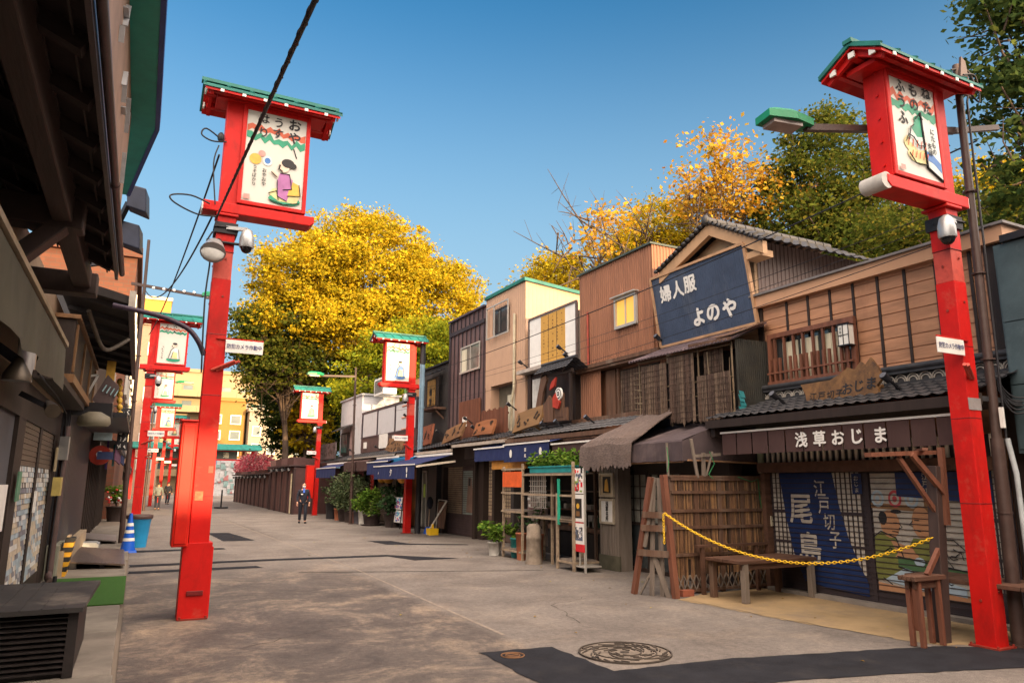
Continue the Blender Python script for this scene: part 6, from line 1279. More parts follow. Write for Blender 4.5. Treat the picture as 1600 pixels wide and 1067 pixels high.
# ---------------------------------------------------------------- people
def body(name_parts, label, x, y, yaw, h, cl_top, cl_leg, pose, mask=True, group=None, face=True):
    t = thing('person', label, 'person', (x, y, 0), group); k = h/1.70
    def skinmesh(nm, V, Ed, Rr, m, parent, lev=2):
        me = bpy.data.meshes.new(nm); c, s_ = math.cos(yaw), math.sin(yaw)
        P = [((vx*c-vy*s_)*k, (vx*s_+vy*c)*k, vz*k) for vx, vy, vz in V]
        me.from_pydata(P, Ed, []); o = bpy.data.objects.new(nm, me); C.objects.link(o)
        o.modifiers.new('skin', 'SKIN')
        if not me.skin_vertices: 
            bpy.context.view_layer.objects.active = o
        for i, r_ in enumerate(Rr): me.skin_vertices[0].data[i].radius = (r_*k, r_*k)
        me.skin_vertices[0].data[0].use_root = True
        sb = o.modifiers.new('sub', 'SUBSURF'); sb.levels = lev; sb.render_levels = lev
        dg = bpy.context.evaluated_depsgraph_get(); m2 = bpy.data.meshes.new_from_object(o.evaluated_get(dg)); bpy.data.objects.remove(o)
        m2.name = nm; m2.materials.clear(); m2.materials.append(m)
        for p in m2.polygons: p.use_smooth = True
        q = bpy.data.objects.new(nm, m2); C.objects.link(q); q.parent = parent; return q
    st = pose  # stride
    V = [(0, 0, .93), (0, 0, 1.12), (0, 0, 1.34), (0, 0, 1.45), (0, .0, 1.53), (0, -.012, 1.60),
         (.10, 0, .86), (.11, -.10*st, .49), (.11, -.04*st+.02, .09), (.12, -.17*st-.06, .045),
         (-.10, 0, .86), (-.11, .06*st, .48), (-.11, .20*st, .10), (-.12, .10*st, .045),
         (.19, 0, 1.38), (.25, .05*st, 1.12), (.26, -.07*st-.03, .88), (.255, -.09*st-.05, .80),
         (-.19, 0, 1.38), (-.25, -.04*st, 1.12), (-.26, -.10*st, .90), (-.255, -.13*st-.03, .81)]
    Ed = [(0, 1), (1, 2), (2, 3), (3, 4), (4, 5), (0, 6), (6, 7), (7, 8), (8, 9), (0, 10), (10, 11), (11, 12), (12, 13), (2, 14), (14, 15), (15, 16), (16, 17), (2, 18), (18, 19), (19, 20), (20, 21)]
    Rr = [.13, .125, .14, .075, .05, .07, .09, .062, .04, .042, .09, .062, .04, .042, .062, .045, .032, .028, .062, .045, .032, .028]
    b = skinmesh('body', V, Ed, Rr, skin, t)
    # clothing over the body: jacket and trousers
    V2 = [(0, 0, .80), (0, 0, 1.10), (0, 0, 1.34), (0, 0, 1.45), V[14], V[15], V[16], V[18], V[19], V[20]]
    skinmesh('jacket', V2, [(0, 1), (1, 2), (2, 3), (2, 4), (4, 5), (5, 6), (2, 7), (7, 8), (8, 9)], [.165, .155, .165, .085, .08, .062, .05, .08, .062, .05], cl_top, t)
    V3 = [(0, 0, 1.02), V[6], V[7], V[8], V[10], V[11], V[12]]
    skinmesh('trousers', V3, [(0, 1), (1, 2), (2, 3), (0, 4), (4, 5), (5, 6)], [.15, .105, .078, .062, .105, .078, .062], cl_leg, t)
    c, s_ = math.cos(yaw), math.sin(yaw)
    def W_(vx, vy, vz): return Vector((x+(vx*c-vy*s_)*k, y+(vx*s_+vy*c)*k, vz*k))
    def el(nm, v, rx, ry, rz, m, par=t, **kw):
        mb = MB(); mb.sph((0, 0, 0), rx*k, ry*k, rz*k, 14, 10, **kw); o0 = W_(*v); mb.v = [tuple(o0+Vector((a*c-bb*s_, a*s_+bb*c, z))) for a, bb, z in mb.v]; return mb.build(nm, m, par)
    hd = el('head', (0, -.015, 1.60), .076, .095, .115, skin)
    el('hair', (0, .012, 1.635), .083, .094, .093, hair, t, z0=-.35)
    el('ear', (.078, .0, 1.60), .012, .02, .03, skin, hd); el('ear', (-.078, .0, 1.60), .012, .02, .03, skin, hd); el('nose', (0, -.112, 1.595), .012, .02, .018, skin, hd)
    for q in (-1, 1): el('eye', (q*.03, -.103, 1.622), .012, .008, .007, ink, hd)
    if mask: el('face_mask', (0, -.055, 1.563), .068, .068, .05, mat('white_mask', (.72, .74, .78), .8), t)
    for q, a in ((1, V[9]), (-1, V[13])):
        mb = MB(); mb.sph((0, 0, 0), .05*k, .13*k, .05*k, 12, 8); o0 = W_(a[0], a[1], .045); mb.v = [tuple(o0+Vector((u*c-v*s_, u*s_+v*c, max(z, -.045*k+.002)))) for u, v, z in mb.v]; mb.build('shoe', ink, t)
    for a in (V[17], V[21]):
        mb = MB()
        for f in range(4): mb.tube([W_(a[0]-.02+.013*f, a[1]-.01, a[2]-.005), W_(a[0]-.02+.013*f, a[1]-.02, a[2]-.05-.004*(f % 2)), W_(a[0]-.02+.013*f, a[1]-.01, a[2]-.085+.006*abs(f-1.5))], .0085*k, 6)
        mb.tube([W_(a[0]-.02, a[1]-.02, a[2]+.02), W_(a[0]-.035, a[1]-.04, a[2]-.02), W_(a[0]-.03, a[1]-.045, a[2]-.05)], .0095*k, 6); mb.build('fingers', skin, b)
    return t, W_
pt, W_ = body(None, 'person in dark clothes with a white mask and blue scarf walking toward the camera', 6.52, 32.6, R(-8), 1.68, cloth_d, cloth_d, 1.0)
mb = MB(); mb.add([W_(-.045, -.105, 1.475), W_(.045, -.105, 1.475), W_(.035, -.185, 1.30), W_(-.035, -.185, 1.30)], [(0, 1, 2, 3)]); o = mb.build('scarf', mat('blue_scarf', (.03, .10, .45), .7), pt); o.modifiers.new('t', 'SOLIDIFY').thickness = .02
mb = MB(); mb.add([W_(-.12, -.168, 1.26), W_(-.03, -.176, 1.26), W_(-.03, -.176, 1.22), W_(-.12, -.168, 1.22)], [(0, 1, 2, 3)]); o = mb.build('chest_badge', white, pt); o.modifiers.new('t', 'SOLIDIFY').thickness = .012
body(None, 'person in a grey jacket walking away between the left red posts', 1.25, 50.5, R(172), 1.62, cloth_g, cloth_d, 1.2, mask=False)
body(None, 'person in dark clothes beside the fifth left red post in the distance', 2.2, 62, R(160), 1.65, cloth_d, cloth_d, .8, mask=False)
mb = MB(); mb.cyl((5.1, 52.1, .003), (5.1, 52.1, .10), .45, n=16); mb.cyl((5.1, 52.1, .1), (5.1, 52.1, 1.2), .05, n=8); tag(mb.build('sign_stand', dkmetal), 'dark round-footed sign stand alone in the middle of the far street', 'sign stand')
# ---------------------------------------------------------------- left row, near house
Lh = thing('shop_house', 'near left shop under deep dark eaves with olive awning and painted roller shutters', 'shop house', (-3, 8, 0))
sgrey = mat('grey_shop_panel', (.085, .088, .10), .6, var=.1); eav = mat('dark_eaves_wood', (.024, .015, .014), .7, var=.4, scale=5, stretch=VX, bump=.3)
mb = MB(); mb.box(-7, -1.36, -14, 15.35, 0, 4.5, 0); mb.box(-1.36, -1.30, 8.0, 15.3, 2.95, 4.4, 1); mb.build('wall', [sgrey, cream], Lh)
mb = MB(); mb.prism([(9.35, 2.95), (10.7, 2.95), (10.7, 3.3), (10.45, 3.75), (10.0, 3.95), (9.35, 3.98)], (-1.285, 0, 0), PY_, UP, .012); mb.build('wall_recess', mat('white_plaster', (.34, .33, .32), .8), Lh)
mb = MB()
for a, b in ((10.3, 10.9), (12.5, 12.75), (14.5, 15.3)): mb.box(-1.36, -1.312, a, b, 0, 2.95)
mb.box(-1.36, -1.31, 8, 15.3, 2.5, 2.95); mb.box(-1.36, -1.315, 10.9, 14.5, .04, .3); mb.build('shutter_frame', woodd, Lh)
mb = MB(); mw = [mat('shutter_brown_grey', (.085, .06, .045), .5, var=.3, scale=6), mat('mural_dusk_blue', (.30, .38, .44), .55, var=.4, scale=5), mat('mural_sand', (.48, .41, .31), .55, var=.35, scale=6), mat('mural_slate', (.16, .16, .19), .55, var=.4, scale=5), mat('mural_white2', (.58, .58, .56), .55, var=.2)]
rr = random.Random(77)
for a, b in ((10.9, 12.5), (12.75, 14.5)):
    for k in range(31):
        z = .3+k*.071; 
        if z > 1.9: mb.hexa([(-1.34, a, z), (-1.325, a, z), (-1.325, b, z), (-1.34, b, z), (-1.34, a, z+.066), (-1.332, a, z+.066), (-1.332, b, z+.066), (-1.34, b, z+.066)], 0); continue
        n = 20; cur = 1 + k % 2
        for q in range(n):
            if rr.random() < .4: cur = rr.choice([1, 1, 2, 3, 4, 2, 3])
            if z > 1.6 and rr.random() < .5: cur = 4 if q % 3 else 0
            y0 = a+(b-a)*q/n; y1 = a+(b-a)*(q+1)/n; mb.hexa([(-1.34, y0, z), (-1.325, y0, z), (-1.325, y1, z), (-1.34, y1, z), (-1.34, y0, z+.066), (-1.332, y0, z+.066), (-1.332, y1, z+.066), (-1.34, y1, z+.066)], cur)
mb.build('shutter', mw, Lh)
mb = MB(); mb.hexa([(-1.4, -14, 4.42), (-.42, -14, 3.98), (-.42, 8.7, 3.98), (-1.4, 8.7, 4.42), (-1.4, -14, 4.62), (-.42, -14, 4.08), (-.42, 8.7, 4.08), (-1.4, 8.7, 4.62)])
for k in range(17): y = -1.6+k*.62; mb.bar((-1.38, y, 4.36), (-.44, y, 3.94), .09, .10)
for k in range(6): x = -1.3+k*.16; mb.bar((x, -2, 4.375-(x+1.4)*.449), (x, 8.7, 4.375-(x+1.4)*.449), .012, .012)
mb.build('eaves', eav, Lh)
mb = MB(); mb.box(-.80, -.66, -2, 6.75, 3.78, 4.04); mb.box(-1.3, -.58, 6.5, 6.72, 3.74, 3.98); mb.box(-1.3, -.60, 9.0, 9.24, 3.78, 4.02); mb.box(-1.3, -.6, 2.8, 3.0, 3.76, 4.0); mb.hexa([(-1.3, 6.5, 3.2), (-1.15, 6.5, 3.2), (-1.15, 6.7, 3.2), (-1.3, 6.7, 3.2), (-.85, 6.5, 3.75), (-.68, 6.5, 3.75), (-.68, 6.7, 3.75), (-.85, 6.7, 3.75)]); mb.box(-.83, -.66, 6.76, 9.0, 3.84, 4.03)
mb.build('eaves_beam', mat('eaves_beam_wood', (.036, .022, .019), .6, var=.4, scale=5, stretch=VY, bump=.3), Lh, bevel=.012)
mb = MB(); mb.cyl((-.36, -2, 3.98), (-.36, 8.75, 3.98), .028, n=10, m=0); mb.box(-.42, -.392, -2, 8.72, 3.90, 4.02, 0); mb.cyl((-.36, 6.0, 3.98), (-.36, 6.06, 3.98), .034, n=10, m=0); mb.build('gutter', mat('plum_brown_gutter', (.06, .042, .044), .4, .2), Lh)
mb = MB(); n = 26; vs = []
for i, (x, z) in enumerate(((-1.28, 3.5), (-.92, 3.31), (-.90, 3.28), (-.895, 2.78))):
    for k in range(n+1): vs.append((x+(.03*math.sin(k*1.3)+.02*math.sin(k*.6) if i == 3 else 0), 3.5+6.4*k/n, z+(.03*math.sin(k*.9) if i == 3 else 0)))
mb.add(vs, [(i*(n+1)+k, i*(n+1)+k+1, (i+1)*(n+1)+k+1, (i+1)*(n+1)+k) for i in range(3) for k in range(n)]); mb.build('awning', olive, Lh, smooth=True)
mb = MB(); mb.box(-.93, -.88, 3.4, 9.95, 3.31, 3.36); mb.build('awning_bar', mat('pale_awning_bar', (.32, .26, .19), .4, .3), Lh)
mb = MB(); mb.bar((-1.28, 7.4, 2.95), (-1.0, 7.4, 2.75), .06, .08, 0); mb.lathe((-1.0, 7.35, 2.58), [(.11, 0), (.11, .05), (.05, .16), (.03, .2)], 14, 1); mb.build('wall_spot', [dkmetal, mat('bronze_lamp', (.07, .055, .04), .4, .4)], Lh); mb = MB(); mb.bar((-1.25, 9.6, 2.7), (-.95, 9.6, 2.55), .05, .06, 0); mb.cyl((-.98, 9.7, 2.6), (-.9, 9.4, 2.5), .05, .08, 12, 1); mb.build('wall_spot', [dkmetal, mat('bronze_lamp', (.07, .055, .04), .4, .4)], Lh)
mb = MB(); mb.cyl((-1.2, 15.1, .2), (-1.2, 15.1, 2.7), .06, n=10); mb.tube([(-1.2, 15.1, .2), (-1.2, 15.0, .12), (-1.12, 14.6, .1)], .06, 8); mb.build('downpipe', mat('mauve_pipe', (.085, .054, .052), .5), Lh)
mb = MB(); mb.box(-1.24, -1.12, 14.2, 14.5, 1.5, 1.8); tag(mb.build('junction_box', mat('dull_yellow_box', (.42, .33, .10), .5)), 'small dull yellow junction box on the mauve downpipe of the left shop', 'junction box')
mb = MB(); mb.box(-1.3, -1.12, 15.3, 16.6, 0.05, .62); mb.build('low_wall', mat('grey_green_render', (.22, .225, .18), .8, var=.15), Lh)
mb = MB(); mb.box(-1.28, -.98, 10.6, 15.2, 3.0, 3.10, 0); mb.box(-1.26, -1.0, 12.0, 17.5, 3.25, 4.05, 0)
for y in (12.1, 13.8, 15.6, 17.2): mb.box(-.998, -.97, y, y+.14, 3.3, 4.0, 1)
mb.box(-1.28, -.94, 11.9, 17.6, 3.12, 3.24, 1); mb.box(-1.27, -.95, 11.95, 17.55, 4.06, 4.12, 1)
mb.build('latticed_sign_box', [woodd, mat('amber_wood', (.19, .10, .045), .5, var=.35, scale=6, stretch=VY)], Lh)
mb = MB(); mb.box(-1.275, -1.258, 12.32, 12.5, 1.3, 1.6, 0); mb.box(-1.275, -1.258, 14.5, 14.8, 1.9, 2.3, 1); mb.box(-1.275, -1.258, 10.45, 10.7, 1.5, 1.85, 2); mb.box(-1.3, -1.27, 9.2, 9.8, 1.2, 1.7, 0); mb.build('paper_notice', [white, mat('notice_buff', (.4, .33, .2), .7), mat('notice_green', (.1, .22, .14), .7)], Lh)
mb = MB(); mb.box(-1.26, -1.12, 14.75, 15.0, 2.1, 2.5, 0); mb.tube([(-1.2, 14.9, 2.5), (-1.22, 14.8, 2.9), (-1.2, 13, 3.0), (-1.15, 10, 2.98)], .016, 6, 1); mb.tube([(-1.2, 14.95, 2.1), (-1.22, 14.97, .2)], .014, 6, 1); mb.build('electric_meter', [grey, blackrub], Lh)
# corner signboard with the green canopy on the eaves
t = thing('roof_sign', 'big brown sign with pale letters under a clipped green canopy on the left eaves', 'shop sign', (-.5, 7, 4.6))
mb = MB(); mb.box(-.62, -.46, 2.5, 9.0, 4.55, 5.95); mb.box(-1.2, -.62, 2.5, 9.0, 4.8, 5.9); mb.build('board', mat('umber_sign_board', (.24, .15, .10), .6, var=.3, scale=2), t)
mb = MB(); pl = [(-1.4, 1.5), (-.22, 1.5), (-.20, 9.2), (-.54, 11.7), (-1.4, 11.7)]; mb.add([(x, y, 5.96) for x, y in pl]+[(x, y, 6.10) for x, y in pl], [(4, 3, 2, 1, 0), (5, 6, 7, 8, 9)]+[(i, (i+1) % 5, 5+(i+1) % 5, 5+i) for i in range(5)]); mb.build('canopy', mat('deep_teal_paint', (.015, .30, .25), .5, var=.15), t)
mb = MB(); P = [Vector((-.20, 1.5, 6.03)), Vector((-.18, 9.2, 6.03)), Vector((-.52, 11.72, 6.03))]; mb.bar(P[0], P[1], .05, .16); mb.bar(P[1], P[2], .05, .16); mb.build('canopy_edge', mat('blue_fringe_tint', (.02, .05, .22), .4), t)  # blue lens fringe of the canopy, put into the colour of a strip
mb = MB(); rr = random.Random(6)
for k in range(6):
    y = 3.3+k*.95
    for q in range(3): a = (y+rr.uniform(-.2, .2), 5.35+rr.uniform(-.22, .22)); b = (a[0]+rr.uniform(-.25, .25), a[1]+rr.uniform(-.3, .3)); mb.bar((-.455, *a), (-.455, *b), .012, .07, 0, up=(1, 0, 0))
mb.build('lettering', mat('pale_letter', (.40, .42, .45), .4), t)
mb = MB(); mb.box(-.6, -.22, 3.7, 4.0, 5.0, 5.14); mb.build('beam_end', woodm, t)
for i, (z, y) in enumerate(((6.75, 14.0), (6.15, 14.3))):
    if i == 0:
        fl = thing('floodlight', 'upper of two big dark floodlights over the left eaves', 'floodlight', (-.45, y, z), 'big dark floodlights over the left eaves')
        mb = MB(); mb.hexa([(-.62, y-.1, z-.2), (-.3, y-.25, z-.32), (-.24, y+.15, z-.32), (-.58, y+.2, z-.2), (-.66, y-.12, z+.22), (-.34, y-.28, z+.12), (-.28, y+.18, z+.12), (-.62, y+.22, z+.22)]); mb.build('head', mat('blue_black_metal', (.018, .022, .04), .4, .3), fl, bevel=.02)
        mb = MB(); mb.bar((-.6, y, z-.1), (-.75, y+.2, z-.5), .08); mb.bar((-.75, y+.2, z-.5), (-1.2, y+.3, z-.6), .08); mb.build('bracket', dkmetal, fl)
    else: dup(fl, (-.5, y, z), 'lower of two big dark floodlights over the left eaves')
# black timber house
L2 = thing('shop_house', 'black timber shop with a dark projecting eave left of the brown steel pole', 'shop house', (-3, 19, 0))
mb = MB(); mb.box(-7, -1.22, 15.6, 22.4, .0, 5.2)
for k in range(20): y = 15.65+k*.335; mb.box(-1.22, -1.2, y, y+.31, .5, 4.3)
mb.build('wall', blackpaint, L2)
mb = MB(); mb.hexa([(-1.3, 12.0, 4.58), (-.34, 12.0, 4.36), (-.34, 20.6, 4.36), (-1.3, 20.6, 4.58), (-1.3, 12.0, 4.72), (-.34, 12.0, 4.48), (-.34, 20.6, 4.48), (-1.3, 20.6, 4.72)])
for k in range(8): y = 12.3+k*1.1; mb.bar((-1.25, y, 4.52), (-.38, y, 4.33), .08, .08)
mb.build('eaves', mat('blackish_wood', (.02, .016, .016), .8), L2)  # even near-black wood tone over the whole eave
mb = MB(); mb.box(-.36, -.28, 11.95, 20.6, 4.28, 4.40, 0); mb.box(-.36, -.27, 11.9, 12.0, 4.25, 4.55, 1); mb.build('gutter', [dkmetal, mat('pale_gutter_end', (.42, .38, .33), .5)], L2)
mb = MB(); mb.tube(curve([(-.9, 12.5, 4.3), (-.75, 13.3, 3.95), (-.62, 13.6, 3.9), (-.36, 13.9, 4.15)]), .035, 6); mb.build('bent_strut', mat('taupe_strut', (.11, .09, .07), .5), L2)
mb = MB(); mb.box(-1.22, -1.05, 15.6, 22.3, .045, .5); mb.box(-1.05, -1.0, 15.9, 16.3, .05, .75); mb.build('plinth', mat('beige_plinth', (.34, .27, .19), .8, var=.15), L2)
mb = MB(); mb.box(-1.2, -.3, 16.5, 22.2, 3.0, 3.1, 0); mb.lathe((-.75, 14.2, 2.66), [(.22, 0), (.26, .05), (.24, .16), (.1, .24)], 14, 1); mb.box(-1.2, -.55, 15.7, 16.4, 2.95, 3.2, 0); mb.build('canopy', [blackpaint, mat('cream_shade', (.20, .18, .13), .6)], L2)
# two more shops on the left
def left_shop(label, y0, y1, wallm, h, seed, awm, zaw, bandm):
    t = thing('shop_house', label, 'shop house', (-3, (y0+y1)/2, 0)); rr = random.Random(seed)
    mb = MB(); mb.box(-7, -1.3, y0, y1, 0, h); mb.build('wall', wallm, t)
    mb = MB(); n = int((y1-y0)/.9)
    for k in range(n):
        a = y0+(y1-y0)*k/n; b = y0+(y1-y0)*(k+1)/n; mb.box(-1.3, -1.22, a, a+.12, 0, 2.6, 0); mb.box(-1.3, -1.27, a+.12, b, .05, 2.4, 1+k % 3)
    mb.build('shopfront', [woodd, mat('dusky_door', (.09, .06, .05), .6, var=.3), mat('pale_door', (.26, .22, .18), .6, var=.3), mat('dark_glass_door', (.04, .04, .045), .15)], t)
    mb = MB(); tiles(mb, (-.55, y0, zaw), (-.55, y1, zaw), (-1.35, y0, zaw+.4), (-1.35, y1, zaw+.4), 16, 3, .02, .025); mb.box(-.6, -.52, y0, y1, zaw-.1, zaw); mb.build('pent_roof', tile, t)
    mb = MB()
    for k in range(int((y1-y0)/1.3)): mb.box(-.62, -.58, y0+.1+k*1.3, y0+1.2+k*1.3, zaw-.45, zaw-.11)
    mb.build('noren', awm, t)
    mb = MB(); mb.box(-1.3, -1.2, y0+.4, y1-.4, zaw+.5, zaw+1.3); mb.build('sign_band', bandm, t); return t
left_shop('brown left shop with plum door curtains beyond the brown steel pole', 22.7, 30, woodd, 6.0, 5, mat('plum_noren', (.12, .05, .10), .8), 2.75, mat('umber_board', (.20, .125, .085), .6))
left_shop('grey left shop with navy door curtains beside the third red post', 30.3, 37.6, mat('grey_beige_wall', (.30, .25, .21), .8), 6.5, 6, navy, 2.85, boardo)
left_shop('far left shop with brown door curtains under the brick building', 64, 92, mat('grey_beige_wall', (.30, .25, .21), .8), 7.5, 8, brownc, 2.85, board)
def hang(label, cat, name, fn, mats):
    mb = MB(); fn(mb); return tag(mb.build(name, mats), label, cat)
hang('tilted dark plum board with a few pale strokes hanging under the left eaves', 'signboard', 'tilted_board', lambda m: (m.prism([(-.92, 3.28), (-.70, 3.78), (-.48, 3.56), (-.62, 3.02)], (0, 16, 0), PX_, UP, .05, 0), [m.bar((-.76+.07*k, 15.99, 3.45-.03*k), (-.70+.07*k, 15.99, 3.58-.03*k), .02, .03, 1, up=(0, 1, 0)) for k in range(4)]), [mat('plum_board', (.10, .07, .07), .7), mat('cyan_letter', (.35, .55, .6), .5)])
hang('white triangular bracket on the wall above the tilted board', 'bracket', 'triangular_bracket', lambda m: (m.bar((-1.15, 16.3, 3.75), (-.88, 16.3, 3.8), .04, .04), m.bar((-.88, 16.3, 3.8), (-1.1, 16.3, 3.2), .04, .04), m.bar((-1.1, 16.3, 3.2), (-1.15, 16.3, 3.75), .04, .04)), white)
def vb(m):
    m.box(-.58, -.32, 21.98, 22.02, 2.55, 3.68, 0); rr = random.Random(3)
    for c in (-.51, -.39):
        for k in range(6):
            for q in range(3): a = (c+rr.uniform(-.045, .045), 21.97, 3.55-.18*k+rr.uniform(-.06, .06)); b = (c+rr.uniform(-.045, .045), 21.97, 3.55-.18*k+rr.uniform(-.06, .06)); m.bar(a, b, .018, .018, 1)
    m.bar((-1.25, 22, 3.72), (-.3, 22, 3.72), .03)
hang('black vertical banner with two columns of white characters beside the steel pole', 'banner', 'vertical_banner', vb, [ink, white])
hang('red round fan sign under the far end of the black eave', 'shop sign', 'fan_sign', lambda m: (m.cyl((-.95, 22.4, 2.42), (-.95, 22.46, 2.42), .26, n=18, m=0), m.cyl((-.95, 22.38, 2.44), (-.95, 22.4, 2.44), .09, n=10, m=1)), [mat('sign_red', (.55, .04, .02), .5), white])
hang('string of small yellow lanterns hanging by the left shops', 'lanterns', 'yellow_lantern_string', lambda m: [m.sph((-.62+.015*k, 20.5, 3.3-.16*k+.9), .07, .07, .085, 8, 6) for k in range(7)], mat('amber_paper', (.6, .36, .05), .6))
hang('yellow curved cloth sign hanging below the black eave', 'shop sign', 'cloth_sign', lambda m: m.box(-.78, -.62, 17.0, 17.05, 3.75, 4.2), mat('amber_cloth', (.62, .36, .06), .8))
hang('small pale blue shop sign box low under the black canopy', 'shop sign', 'sign_box', lambda m: (m.box(-1.0, -.62, 19.5, 19.6, 2.68, 2.86, 0), m.box(-1.0, -.62, 22.0, 22.1, 2.3, 2.5, 1)), [mat('pale_blue_sign', (.45, .6, .65), .5), mat('navy_sign', (.04, .06, .16), .5)])
hang('purple cloth banner hanging by the left shops', 'banner', 'cloth_banner', lambda m: (m.box(-.9, -.86, 25, 25.4, 2.1, 3.0, 0), m.box(-.75, -.7, 26, 26.3, 2.2, 2.9, 1)), [mat('violet_cloth', (.12, .06, .25), .8), mat('teal_cloth', (.03, .25, .28), .8)])
# small things on the left pavement
t = thing('louvred_box', 'dark louvred wooden cabinet at the foot of the left shutters', 'cabinet', (-.82, 8.8, 0.05))
mb = MB(); mb.box(-1.28, -.36, 7.86, 9.55, .05, .60, 0)
for k in range(11): mb.hexa([(-1.2, 7.80, .09+k*.046), (-.43, 7.80, .09+k*.046), (-.43, 7.858, .115+k*.046), (-1.2, 7.858, .115+k*.046), (-1.2, 7.80, .10+k*.046), (-.43, 7.80, .10+k*.046), (-.43, 7.858, .125+k*.046), (-1.2, 7.858, .125+k*.046)], 0)
mb.box(-1.29, -1.2, 7.8, 7.86, .05, .6, 0); mb.box(-.43, -.35, 7.8, 7.86, .05, .6, 0); mb.build('body', mat('black_brown_wood', (.018, .014, .014), .55, var=.4, scale=8), t)
mb = MB(); mb.hexa([(-1.32, 7.72, .60), (-.32, 7.72, .605), (-.26, 9.7, .605), (-1.32, 9.7, .60), (-1.32, 7.72, .645), (-.32, 7.72, .645), (-.26, 9.7, .645), (-1.32, 9.7, .645)])
for k in range(6): mb.box(-1.3+k*.165, -1.29+k*.165, 7.73, 9.69, .645, .65)
mb.build('lid', mat('scuffed_lid', (.026, .024, .024), .75, var=.35, wear=(.15, .13, .11), wamt=.3), t)
hang('green artificial grass mat laid on the left pavement', 'mat', 'grass_mat', lambda m: m.box(-1.16, -.01, 11.95, 15.3, .048, .062), mat('artificial_grass', (.028, .095, .010), .95, var=.3, scale=20, bump=.8, fine=220))
t = thing('steel_ramp', 'dark chequered steel ramp plate on the left pavement beyond the green mat', 'ramp', (-.6, 18.3, .05))
mb = MB(); mb.hexa([(-1.05, 16.9, .17), (-.06, 16.7, .10), (-.12, 20.2, .10), (-1.1, 20.6, .17), (-1.05, 16.9, .20), (-.06, 16.7, .13), (-.12, 20.2, .13), (-1.1, 20.6, .20)])
for k in range(14): x = -1.0+k*.066; mb.bar((x, 16.9, .198-(x+1.05)*.07), (x-.02, 20.3, .198-(x+1.05)*.07), .014, .014)
mb.build('plate', mat('worn_steel_plate', (.10, .078, .07), .45, .3, var=.3), t); mb = MB(); mb.box(-.5, -.42, 16.9, 20, .04, .12); mb.box(-1.02, -.9, 16.9, 20.4, .04, .16); mb.build('support', dkmetal, t)
hang('second grey ramp plate farther along the left pavement', 'ramp', 'ramp_plate', lambda m: m.hexa([(-1.25, 23.6, .17), (-.35, 23.2, .09), (-.4, 25.8, .09), (-1.3, 26, .17), (-1.25, 23.6, .2), (-.35, 23.2, .12), (-.4, 25.8, .12), (-1.3, 26, .2)]), mat('grey_plate', (.14, .125, .12), .5))
def sb(m):
    for k in range(8): m.hexa([(-1.15+.012*k, 15.7, .05+k*.085), (-1.0+.012*k, 15.7, .05+k*.085), (-1.0+.012*k, 16.1, .05+k*.085), (-1.15+.012*k, 16.1, .05+k*.085), (-1.138+.012*k, 15.7, .13+k*.085), (-.988+.012*k, 15.7, .13+k*.085), (-.988+.012*k, 16.1, .13+k*.085), (-1.138+.012*k, 16.1, .13+k*.085)], k % 2)
hang('yellow and black striped corner guard beside the steel ramp', 'corner guard', 'striped_guard', sb, [mat('hazard_yellow', (.62, .33, .02), .5), ink])
hang('low grey plastic box on the pavement behind the steel ramp', 'box', 'plastic_box', lambda m: (m.box(-1.15, -.7, 21.2, 22.0, .05, .2), m.box(-1.1, -.75, 21.25, 21.95, .2, .23)), mat('pale_grey_plastic', (.26, .28, .3), .5))
hang('tiny black wheeled clamp on the ground at the bottom of the downpipe', 'clamp', 'floor_clamp', lambda m: (m.box(-1.1, -.8, 13.6, 13.9, .05, .12), m.cyl((-1.0, 13.7, .12), (-1.0, 13.7, .28), .03, n=8)), blackrub)
t = thing('waste_bin', 'sky-blue plastic bin with brown rim behind the blue cone', 'bin', (.16, 22.4, 0))
mb = MB(); mb.lathe((.16, 22.4, .004), [(.22, 0), (.29, .72), (.31, .74)], 20); mb.build('bucket', bluebin, t); mb = MB(); mb.lathe((.16, 22.4, .745), [(.32, 0), (.33, .03), (.33, .10), (.29, .11), (.27, .02)], 20); mb.build('rim', mat('brown_bag', (.07, .04, .035), .5), t)
t = thing('traffic_cone', 'blue traffic cone with white bands at the foot of the brown steel pole', 'traffic cone', (-.05, 20.9, 0))
mb = MB(); mb.hexa([(-.26, 20.69, .004), (.16, 20.69, .004), (.16, 21.11, .004), (-.26, 21.11, .004), (-.24, 20.71, .05), (.14, 20.71, .05), (.14, 21.09, .05), (-.24, 21.09, .05)]); mb.cyl((-.05, 20.9, .05), (-.05, 20.9, .95), .17, .035, 20); mb.build('cone', bluep, t)
mb = MB()
for z in (.28, .47, .64): r0 = .17-.135*(z-.05)/.9; mb.cyl((-.05, 20.9, z), (-.05, 20.9, z+.075), r0+.004, r0-.007, 20, cap=False)
mb.build('band', white, t)
potted('potted plants with red and white blooms by the left shops', -.7, 37, .4, .6, potdark, lf_green, .55, .9, 500, .11)
mb = MB(); rr = random.Random(4)
for k in range(30): mb.sph((-.7+rr.uniform(-.45, .4), 36.6+rr.uniform(-.3, .3), .9+rr.uniform(-.1, .5)), .06, .06, .05, 6, 4, m=k % 2)
tag(mb.build('flowers', [mat('bloom_red', (.5, .03, .03), .6), white]), 'red and white blooms among the leaves by the left shops', 'flowers')

